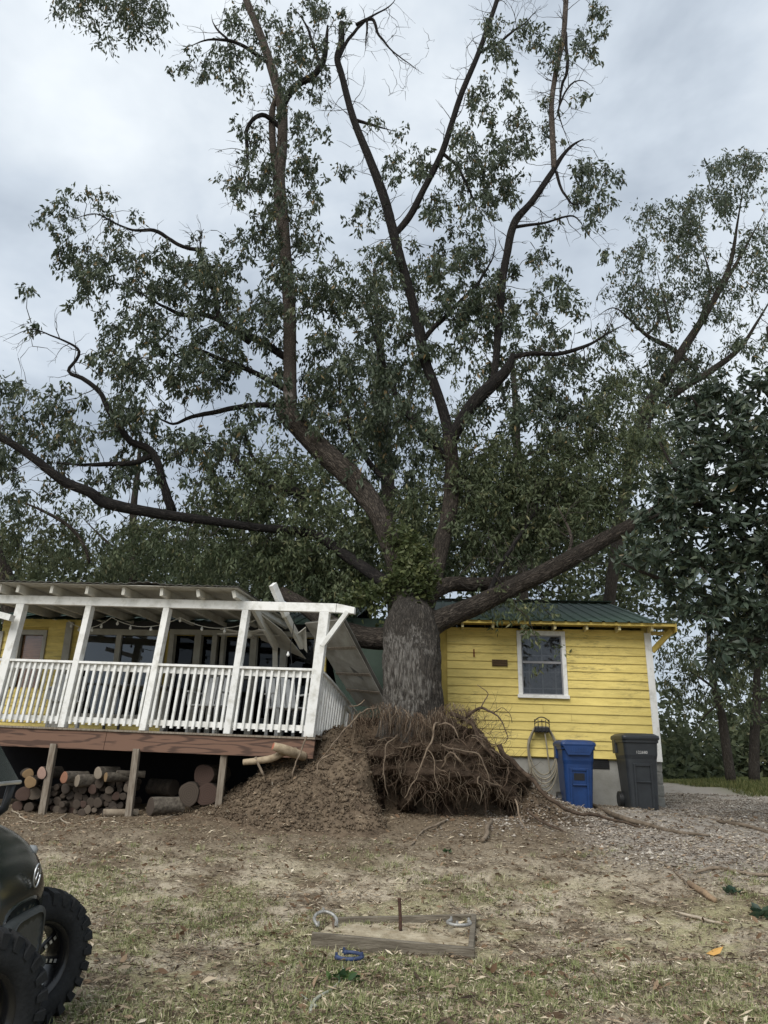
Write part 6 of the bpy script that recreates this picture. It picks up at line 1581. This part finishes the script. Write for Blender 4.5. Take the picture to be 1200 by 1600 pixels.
# ------------------------------------------------------------------ golf cart at the left edge, nose to the right
m_cart = M('dark_green_gloss_paint', (0.034, 0.037, 0.033), 0.2, (0.009, 0.014, 0.012), scale=28, bump=0.0, spec=.6, lo=0.55, hi=0.8)
m_cartplast = M('grey_cart_plastic', (0.040, 0.045, 0.044), 0.5, (0.030, 0.034, 0.033), scale=14, bump=.06, spec=.35)
m_tyre = M('tyre_rubber', (0.022, 0.023, 0.024), 0.8, (0.014, 0.0145, 0.015), scale=12, bump=.2, spec=.2)
m_rim_black = M('black_rim', (0.012, 0.012, 0.013), 0.25, bump=0, spec=.5)
m_silver = M('machined_silver', (0.65, 0.66, 0.66), 0.3, bump=0, metal=.8)
K = .96; wl_ = P(44, 1494, 4.2); R_T = .335 * K
wl_[2] = float(gz(wl_[0], wl_[1])) + R_T - .01
CO = np.array([wl_[0], wl_[1] - .48 * K, 0.0]); CO[2] = float(gz(CO[0], CO[1]))
cart = thing('golf_cart', 'dark green golf cart with knobbly tyres cut off by the left border', 'golf cart', CO)
hd = math.radians(4)
ch, shd = math.cos(hd), math.sin(hd)
def CF(x, z, y):
    x, z, y = x * K, z * K, y * K
    return CO + np.array([ch * x - shd * y, shd * x + ch * y, z])       # x forward, y to the far side
def wheel(c, ang, W=.215 * K):
    ax = np.array([math.cos(ang), math.sin(ang), 0]); fw = np.array([-ax[1], ax[0], 0]); up = np.array([0, 0, 1.0])
    t_ = []
    pr = [(-.40, .185), (-.47, .20), (-.5, .235), (-.48, .27), (-.42, .300), (-.30, .318), (0, .322), (.30, .318), (.42, .300), (.48, .27), (.5, .235), (.47, .20), (.40, .185), (.30, .178), (-.30, .178)]
    n = 64; V, F = [], []
    for k in range(n):
        a = 2 * math.pi * k / n; dr = fw * math.cos(a) + up * math.sin(a)
        V += [c + ax * (w * W) + dr * r * K for (w, r) in pr]
    m_ = len(pr)
    for k in range(n): F += [[k * m_ + i, k * m_ + (i + 1) % m_, ((k + 1) % n) * m_ + (i + 1) % m_, ((k + 1) % n) * m_ + i] for i in range(m_)]
    tb_ = MB().add(V, np.array(F)); tyre = tb_.build('wheel', m_tyre, cart, smooth=True)
    # tread lugs: shoulder blocks and a staggered middle row
    for k in range(26):
        a = 2 * math.pi * k / 26
        for sgn in (-1, 1):
            aa = a + (.12 if sgn > 0 else 0)
            def LF(u, v, w, aa=aa, sgn=sgn):
                a2 = aa + u / .32 * 1.0; dr = fw * math.cos(a2) + up * math.sin(a2); return c + ax * (sgn * w * W) + dr * v * K
            V = [LF(u, v, w) for (u, w, v) in ((-.024, .22, .312), (.024, .22, .312), (.026, .46, .292), (-.020, .46, .292), (-.022, .23, .336), (.022, .23, .336), (.022, .50, .318), (-.018, .50, .318))]
            V += [LF(-.016, .262, .512), LF(.016, .262, .512)]
            MB().add(V, [[0, 1, 2, 3], [4, 7, 6, 5], [0, 4, 5, 1], [3, 2, 9, 8], [2, 6, 9], [3, 8, 7], [7, 8, 9, 6], [0, 3, 7, 4], [1, 5, 6, 2]]).build('lug', m_tyre, tyre)
            V = [LF(u, v, w) for (u, w, v) in ((-.03, .02, .318), (.012, .02, .318), (.03, .19, .318), (-.012, .19, .318), (-.027, .03, .338), (.010, .03, .338), (.027, .18, .337), (-.010, .18, .337))]
            MB().add(V, [[0, 1, 2, 3], [4, 7, 6, 5], [0, 4, 5, 1], [1, 5, 6, 2], [2, 6, 7, 3], [3, 7, 4, 0]]).build('lug', m_tyre, tyre)
    # rim barrel and eight split spokes
    V, F = [], []
    pr2 = [(-.40, .188), (-.40, .176), (-.25, .158), (.25, .158), (.40, .176), (.40, .188)]
    for k in range(48):
        a = 2 * math.pi * k / 48; dr = fw * math.cos(a) + up * math.sin(a); V += [c + ax * (w * W) + dr * r * K for (w, r) in pr2]
    for k in range(48): F += [[k * 6 + i, k * 6 + i + 1, ((k + 1) % 48) * 6 + i + 1, ((k + 1) % 48) * 6 + i] for i in range(5)]
    MB().add(V, np.array(F)).build('rim', m_rim_black, tyre, smooth=True)
    MB().tube(np.array([c + ax * .02, c + ax * .05]), [.05, .045], 24).build('hub', m_rim_black, tyre)
    MB().tube(np.array([c - ax * .10, c + ax * .02]), [.03, .036], 24).build('brake_drum', m_cartplast, tyre)
    for k in range(8):
        a = 2 * math.pi * k / 8 + .2; dr = fw * math.cos(a) + up * math.sin(a); tg_ = -fw * math.sin(a) + up * math.cos(a)
        MB().beam(c + dr * .043 - ax * .02, c + dr * .162 - ax * .012, .034, .018, up=ax).build('spoke', m_rim_black, tyre, bevel=.004)
        for q in (.085, .115, .142):
            MB().beam(c + dr * (q - .007) + ax * -.032, c + dr * (q + .007) + ax * -.032, .016, .004, up=ax).build('spoke_mark', m_silver, tyre)
steer = math.radians(-30)
ang_l = math.radians(150)                             # outer side of the far front wheel
wheel(wl_, ang_l)
wr_ = CF(.13, 0, -.50); wr_[2] = float(gz(wr_[0], wr_[1])) + R_T - .01
wheel(wr_, ang_l + math.pi)
for y in (-.48, .48):
    c = CF(-1.68, 0, y); c[2] = float(gz(c[0], c[1])) + R_T; wheel(c, math.radians(94) + (math.pi if y < 0 else 0))
# cowl: lofted rounded sections from nose to dash
secs = [(x_ - .02, a_1 + .0 * x_, b_1, h_1) for (x_, a_1, b_1, h_1) in ((.16, .66, .40, .22), (.145, .74, .47, .31), (.10, .82, .47, .38), (.03, .90, .47, .44), (-.08, .965, .48, .49), (-.22, 1.01, .48, .53), (-.36, 1.04, .48, .56), (-.50, 1.03, .48, .57))]
V, F = [], []; n = 24
for (x, zt, zb_, hw) in secs:
    for k in range(n):
        a = 2 * math.pi * k / n; ex = .55
        cx = math.copysign(abs(math.cos(a)) ** ex, math.cos(a)); cz = math.copysign(abs(math.sin(a)) ** ex, math.sin(a))
        V.append(CF(x, (zt + zb_) / 2 + cz * (zt - zb_) / 2, cx * hw))
for r in range(len(secs) - 1): F += [[r * n + i, r * n + (i + 1) % n, (r + 1) * n + (i + 1) % n, (r + 1) * n + i] for i in range(n)]
F += [list(range(n)), list(range((len(secs) - 1) * n, len(secs) * n))[::-1]]
cw = MB().add(V, F).build('cowl', m_cart, cart, smooth=True)
sm = cw.modifiers.new('sub', 'SUBSURF'); sm.levels = 2; sm.render_levels = 2
# bumper
V, F = [], []
secb = [(.18, .60, .40, .18), (.165, .62, .33, .28), (.10, .62, .29, .32), (0, .60, .27, .32), (-.13, .55, .27, .32)]
for (x, zt, zb_, hw) in secb:
    for k in range(n):
        a = 2 * math.pi * k / n; ex = .4
        V.append(CF(x, (zt + zb_) / 2 + math.copysign(abs(math.sin(a)) ** ex, math.sin(a)) * (zt - zb_) / 2, math.copysign(abs(math.cos(a)) ** ex, math.cos(a)) * hw))
F = []
for r in range(len(secb) - 1): F += [[r * n + i, r * n + (i + 1) % n, (r + 1) * n + (i + 1) % n, (r + 1) * n + i] for i in range(n)]
F += [list(range(n)), list(range((len(secb) - 1) * n, len(secb) * n))[::-1]]
bmp = MB().add(V, F).build('bumper', m_cartplast, cart, smooth=True)
sm = bmp.modifiers.new('sub', 'SUBSURF'); sm.levels = 2; sm.render_levels = 2
# emblem on the nose, headlights
em = MB(); an = np.linspace(0, 2 * np.pi, 25)
ec = CF(.142, .76, .10)
em.tube(np.array([ec + CF(0, 0, .040 * math.cos(a)) - CO + np.array([0, 0, .05 * math.sin(a)]) for a in an]), .004, 6)
em.build('emblem', m_silver, cart, smooth=True)
MB().tube(np.array([ec + CF(0, 0, .010 * math.sin(q * 6)) - CO + np.array([0, 0, .03 - .06 * q]) for q in np.linspace(0, 1, 16)]), .003, 5).build('emblem_script', m_silver, cart, smooth=True)
for y in (-.33, .33):
    MB().tube(np.array([CF(.0, .84, y), CF(.035, .84, y), CF(.045, .838, y)]), [.03, .027, .014], 16).build('headlight', M('lamp_lens', (.25, .26, .26), .15, bump=0, spec=.6), cart, smooth=True)
# windscreen with trim and brackets, roof, struts, floor, seat, rear body
m_screen = M('tinted_windscreen', (0.045, 0.052, 0.050), 0.12, (0.035, 0.042, 0.04), scale=2, bump=0, spec=.5)
q0, q1, q2, q3 = CF(-.15, 1.17, .47), CF(-.15, 1.17, -.47), CF(-.80, 2.05, -.47), CF(-.80, 2.05, .47)
wsn = sheet([q0, q1, q2, q3], .006, 'windscreen', m_screen, cart)
MB().tube(np.array([q0, q1]), .010, 8).build('windscreen_trim', m_silver, cart)
for y in (-.42, .42):
    MB().tube(np.array([CF(-.30, .95, y), CF(-.19, 1.04, y), CF(-.17, 1.18, y)]), .022, 8).build('windscreen_bracket', m_black, cart, smooth=True)
    MB().tube(np.array([CF(-.50, .98, y * 1.12), CF(-.92, 2.14, y * 1.12)]), .018, 8).build('roof_strut', m_black, cart)
    MB().tube(np.array([CF(-1.95, .85, y * 1.12), CF(-1.85, 2.14, y * 1.12)]), .018, 8).build('roof_strut', m_black, cart)
MB().box(CF, -2.1, -.85, 2.14, 2.19, -.55, .55).build('roof', m_cartplast, cart, bevel=.02)
MB().box(CF, -1.35, -.35, .40, .48, -.52, .52).build('floor_pan', m_black, cart, bevel=.01)
MB().box(CF, -1.95, -1.20, .48, .78, -.52, .52).build('seat_box', m_cart, cart, bevel=.04)
MB().box(CF, -1.75, -1.22, .781, .90, -.50, .50).build('seat', m_cartplast, cart, bevel=.04)
MB().box(CF, -1.90, -1.78, .80, 1.25, -.50, .50).build('backrest', m_cartplast, cart, bevel=.04)
MB().box(CF, -2.10, -1.40, .50, .74, -.56, .56).build('rear_body', m_cart, cart, bevel=.06)
MB().beam(CF(0, .34, -.40), CF(0, .34, .40), .05, .05).build('front_axle', m_black, cart)
MB().beam(CF(-1.68, .34, -.40), CF(-1.68, .34, .40), .07, .07).build('rear_axle', m_black, cart)
for y in (-.2, .2): MB().beam(CF(.05, .36, y), CF(-1.8, .36, y), .05, .06).build('chassis_rail', m_black, cart)
an = np.linspace(0, 2 * np.pi, 25)
MB().tube(np.array([CF(-.72 + .06 * math.sin(a), 1.05 + .15 * math.sin(a), -.25 + .17 * math.cos(a)) for a in an]), .014, 8).build('steering_wheel', m_black, cart, smooth=True)
MB().tube(np.array([CF(-.72, 1.05, -.25), CF(-.45, .85, -.25)]), .02, 8).build('steering_column', m_black, cart)
# ------------------------------------------------------------------ ground cover
def scatter(n, x0, x1, y0, y1, pw=1.0):
    y = y0 + (y1 - y0) * rng.random(n) ** pw
    half = 0.56 * y + .6
    x = rng.uniform(-1, 1, n) * half
    k = (x > x0) & (x < x1)
    return x[k], y[k]
def mask2(x, y, sc, seed): return fbm(np.stack([x * sc, y * sc, x * 0], 1), seed, 4)
# grass blades
x, y = scatter(330000, -5, 8, 2.9, 10.5, 1.5)
g = mask2(x, y, .75, 91) + .5 * (mask2(x, y, 4, 92) - .5)
gr_p = np.clip((g - .445) * 10, .03, 1) * (1 - .85 * sstep(y, 7.0, 9.5)); gr_p = np.where(x < -2.2, np.maximum(gr_p, .35 * (y < 7)), gr_p)
k = rng.random(len(x)) < gr_p; x, y, g = x[k], y[k], g[k]
z = gz(x, y); n = len(x)
h = rng.uniform(.015, .05, n); a = rng.uniform(0, 2 * np.pi, n); ln = rng.uniform(.3, 1.6, n)
d = np.stack([np.cos(a) * ln, np.sin(a) * ln, np.ones(n)], 1); d = unit(d) * h[:, None]
s_ = np.stack([-np.sin(a), np.cos(a), a * 0], 1) * rng.uniform(.0018, .004, n)[:, None]
B = np.stack([x, y, z - .004], 1)
V = np.stack([B - s_, B + s_, B + d * .6 + s_ * .7, B + d + np.array([0, 0, -.3]) * h[:, None] * (ln[:, None] * .4), B + d * .6 - s_ * .7], 1)
m_grass = leaf_mat('grass_blades', [(0.0, (.14, .17, .065)), (1.0, (.66, .59, .43)), (.42, (.28, .30, .135)), (.66, (.47, .44, .27))], rough=.7, spec=.15, trans=.2)
mb = MB(); ar = np.arange(n)[:, None] * 5
mb.add(V.reshape(-1, 3), [ar + np.array([[0, 1, 2, 4]]), ar + np.array([[4, 2, 3]])], at=np.repeat(np.clip(rng.beta(2, 2.4, n) - .06 + (.5 - g) * 1.2, 0, 1), 5))
o = mb.build('grass', m_grass, None); o['kind'] = 'stuff'; o['label'] = 'thin patchy grass over the sandy yard'; o['category'] = 'grass'
# tufts of longer grass
nt_ = 520
tx, ty = scatter(nt_ * 3, -4, 7, 3.3, 9.6, 1.2); gq = mask2(tx, ty, .75, 91); k = rng.random(len(tx)) < np.clip((gq - .40) * 5, .05, 1); tx, ty = tx[k][:nt_], ty[k][:nt_]
per_ = 34; x = np.repeat(tx, per_) + rng.normal(0, .035, len(tx) * per_); y = np.repeat(ty, per_) + rng.normal(0, .035, len(tx) * per_); n = len(x)
h = rng.uniform(.03, .085, n); a = rng.uniform(0, 6.28, n); ln = rng.uniform(.2, 1.3, n)
d = unit(np.stack([np.cos(a) * ln, np.sin(a) * ln, np.ones(n)], 1)) * h[:, None]; s_ = np.stack([-np.sin(a), np.cos(a), a * 0], 1) * rng.uniform(.0015, .0032, n)[:, None]
B = np.stack([x, y, gz(x, y) - .004], 1)
V = np.stack([B - s_, B + s_, B + d * .6 + s_ * .7, B + d + np.array([0, 0, -.3]) * h[:, None] * (ln[:, None] * .4), B + d * .6 - s_ * .7], 1)
mb = MB(); ar = np.arange(n)[:, None] * 5
mb.add(V.reshape(-1, 3), [ar + np.array([[0, 1, 2, 4]]), ar + np.array([[4, 2, 3]])], at=np.repeat(np.clip(np.repeat(rng.beta(2, 3, len(tx)), per_) * .7 + rng.random(n) * .35, 0, 1), 5))
o = mb.build('grass_tufts', m_grass, None); o['kind'] = 'stuff'; o['label'] = 'scattered tufts of longer grass in the near yard'; o['category'] = 'grass'
# far lawn tuft edge
xx = rng.uniform(8, 22, 26000); yy = rng.uniform(17.9, 24, 26000); k = xx > 8.3 + .5 * mask2(xx, yy, .8, 5); xx, yy = xx[k], yy[k]; n = len(xx)
B = np.stack([xx, yy, gz(xx, yy)], 1); a = rng.uniform(0, 6.28, n); hh = rng.uniform(.05, .13, n)
s_ = np.stack([np.cos(a), np.sin(a), a * 0], 1) * .012
V = np.stack([B - s_, B + s_, B + np.stack([rng.normal(0, .04, n), rng.normal(0, .04, n), hh], 1)], 1)
m_lawn = leaf_mat('lawn_blades', [(0.0, (.055, .072, .024)), (1.0, (.18, .17, .075)), (.5, (.10, .112, .038))], rough=.7, spec=.15, trans=.2)
mb = MB(); mb.add(V.reshape(-1, 3), np.arange(n * 3).reshape(-1, 3), at=np.repeat(rng.random(n), 3))
o = mb.build('lawn_grass', m_lawn, None); o['kind'] = 'stuff'; o['label'] = 'strip of green lawn beyond the gravel at the right'; o['category'] = 'grass'
# litter: straw, bark chips, twiglets
m_litter = leaf_mat('litter', [(0.0, (.035, .025, .018)), (1.0, (.72, .64, .50)), (.30, (.13, .095, .066)), (.58, (.33, .26, .18)), (.8, (.52, .44, .32))], rough=.9, spec=.1, trans=0)
x, y = scatter(210000, -7, 9, 2.9, 13.4, 1.3)
k = ~((x > -6.3) & (x < -1.0) & (y > 12.6)); x, y = x[k], y[k]
n = len(x); z = top_z(x, y)
L = rng.gamma(2.0, .014, n) + .008; wd_ = L * rng.uniform(.05, .22, n)
a = rng.uniform(0, np.pi * 2, n); d = np.stack([np.cos(a), np.sin(a), rng.normal(0, .18, n)], 1) * L[:, None]
s_ = np.stack([-np.sin(a), np.cos(a), rng.normal(0, .3, n)], 1) * wd_[:, None] * .5
B = np.stack([x, y, z + .006 + rng.random(n) * .012], 1)
V = np.stack([B - s_, B + d * .5 - s_ * 1.1 + np.array([0, 0, .004]), B + d, B + d * .5 + s_ * 1.1 + np.array([0, 0, .004])], 1)
tone = np.clip(rng.beta(1.4, 1.75, n) + .25 * (mask2(x, y, 1.2, 61) - .5), 0, 1)
mb = MB(); mb.add(V.reshape(-1, 3), np.arange(n * 4).reshape(-1, 4), at=np.repeat(tone, 4))
o = mb.build('litter', m_litter, None); o['kind'] = 'stuff'; o['label'] = 'straw, bark chips and twig litter strewn over the yard'; o['category'] = 'litter'
# dead oak leaves, curled
x, y = scatter(3600, -6, 8, 3.2, 12.5, .9); n = len(x); z = top_z(x, y)
mb = MB(); d = np.stack([rng.normal(0, 1, n), rng.normal(0, 1, n), rng.normal(.1, .25, n)], 1)
L = np.clip(rng.gamma(6, .0085, n), .02, .085)
leaves(mb, np.stack([x, y, z + .012], 1), d, L, L * rng.uniform(.12, .24, n), np.clip(rng.beta(2, 2, n), 0, 1), six=True)
o = mb.build('dead_leaves', leaf_mat('dead_leaf', [(0.0, (.06, .04, .025)), (1.0, (.46, .36, .25)), (.5, (.18, .115, .07)), (.8, (.30, .215, .14))], rough=.8, spec=.15, trans=.1), None, smooth=True)
o['kind'] = 'stuff'; o['label'] = 'curled brown oak leaves lying about the yard'; o['category'] = 'leaves'
# gravel: pale stones on the drive, also caught on the right flank of the mound
x = np.concatenate([rng.uniform(.6, 8.5, 60000), rng.uniform(1.6, 3.4, 3500)]); y = np.concatenate([8.3 + 9.5 * rng.random(60000) ** 1.25, rng.uniform(10.6, 12.6, 3500)])
gm = sstep(x, 1.6, 3.6) * sstep(y, 8.2, 9.6) * np.clip((mask2(x, y, .9, 71) - .36) * 5, .12, 1)
gm = np.maximum(gm, .16 * sstep(x, .2, 1.5) * sstep(y, 9.6, 10.2) * (y < 11)); gm[60000:] = .5
k = (rng.random(len(x)) < gm) & (y < 13.75 + (x > 5.0) * 6); x, y = x[k], y[k]; n = len(x); z = top_z(x, y)
r = rng.gamma(4, .0025, n) + .004
O = np.array([[1, 0, 0], [0, 1, 0], [-1, 0, 0], [0, -1, 0], [0, 0, 1], [0, 0, -1]], float)
V = np.repeat(O[None], n, 0) * (1 + .35 * rng.standard_normal((n, 6, 1))) * np.array([1, 1, .6])
ca, sa = np.cos(a_ := rng.uniform(0, 6.28, n)), np.sin(a_)
Vx = V[..., 0] * ca[:, None] - V[..., 1] * sa[:, None]; Vy = V[..., 0] * sa[:, None] + V[..., 1] * ca[:, None]
V = np.stack([Vx, Vy, V[..., 2]], -1) * r[:, None, None] + np.stack([x, y, z + r * .35], 1)[:, None]
OF = np.array([[0, 1, 4], [1, 2, 4], [2, 3, 4], [3, 0, 4], [1, 0, 5], [2, 1, 5], [3, 2, 5], [0, 3, 5]])
m_gravel = leaf_mat('gravel_stones', [(0.0, (.11, .088, .068)), (1.0, (.62, .58, .51)), (.45, (.235, .20, .165)), (.75, (.39, .35, .30))], rough=.9, spec=.15, trans=0)
mb = MB(); mb.add(V.reshape(-1, 3), (np.arange(n)[:, None, None] * 6 + OF[None]).reshape(-1, 3), at=np.repeat(rng.beta(2, 2, n), 6))
o = mb.build('gravel', m_gravel, None); o['kind'] = 'stuff'; o['label'] = 'pale gravel of the drive in front of the bins'; o['category'] = 'gravel'
# clods on the mound
x = rng.uniform(-2.8, 2.6, 16000); y = rng.uniform(9.8, 12.3, 16000); hm = mound_h(x, y); k = hm > .05; x, y, hm = x[k], y[k], hm[k]; n = len(x)
z = gz(x, y) + hm; r = rng.gamma(1.3, .006, n) + .003
V = np.repeat(O[None], n, 0) * (1 + .4 * rng.standard_normal((n, 6, 1))) * r[:, None, None] + np.stack([x, y, z], 1)[:, None]
mb = MB(); mb.add(V.reshape(-1, 3), (np.arange(n)[:, None, None] * 6 + OF[None]).reshape(-1, 3))
o = mb.build('soil_clods', m_mound, None, smooth=True); o['kind'] = 'stuff'; o['label'] = 'crumbs of brown soil on the heaved mound'; o['category'] = 'soil'

for ob_ in bpy.data.objects:
    if '_w' in ob_: del ob_['_w']
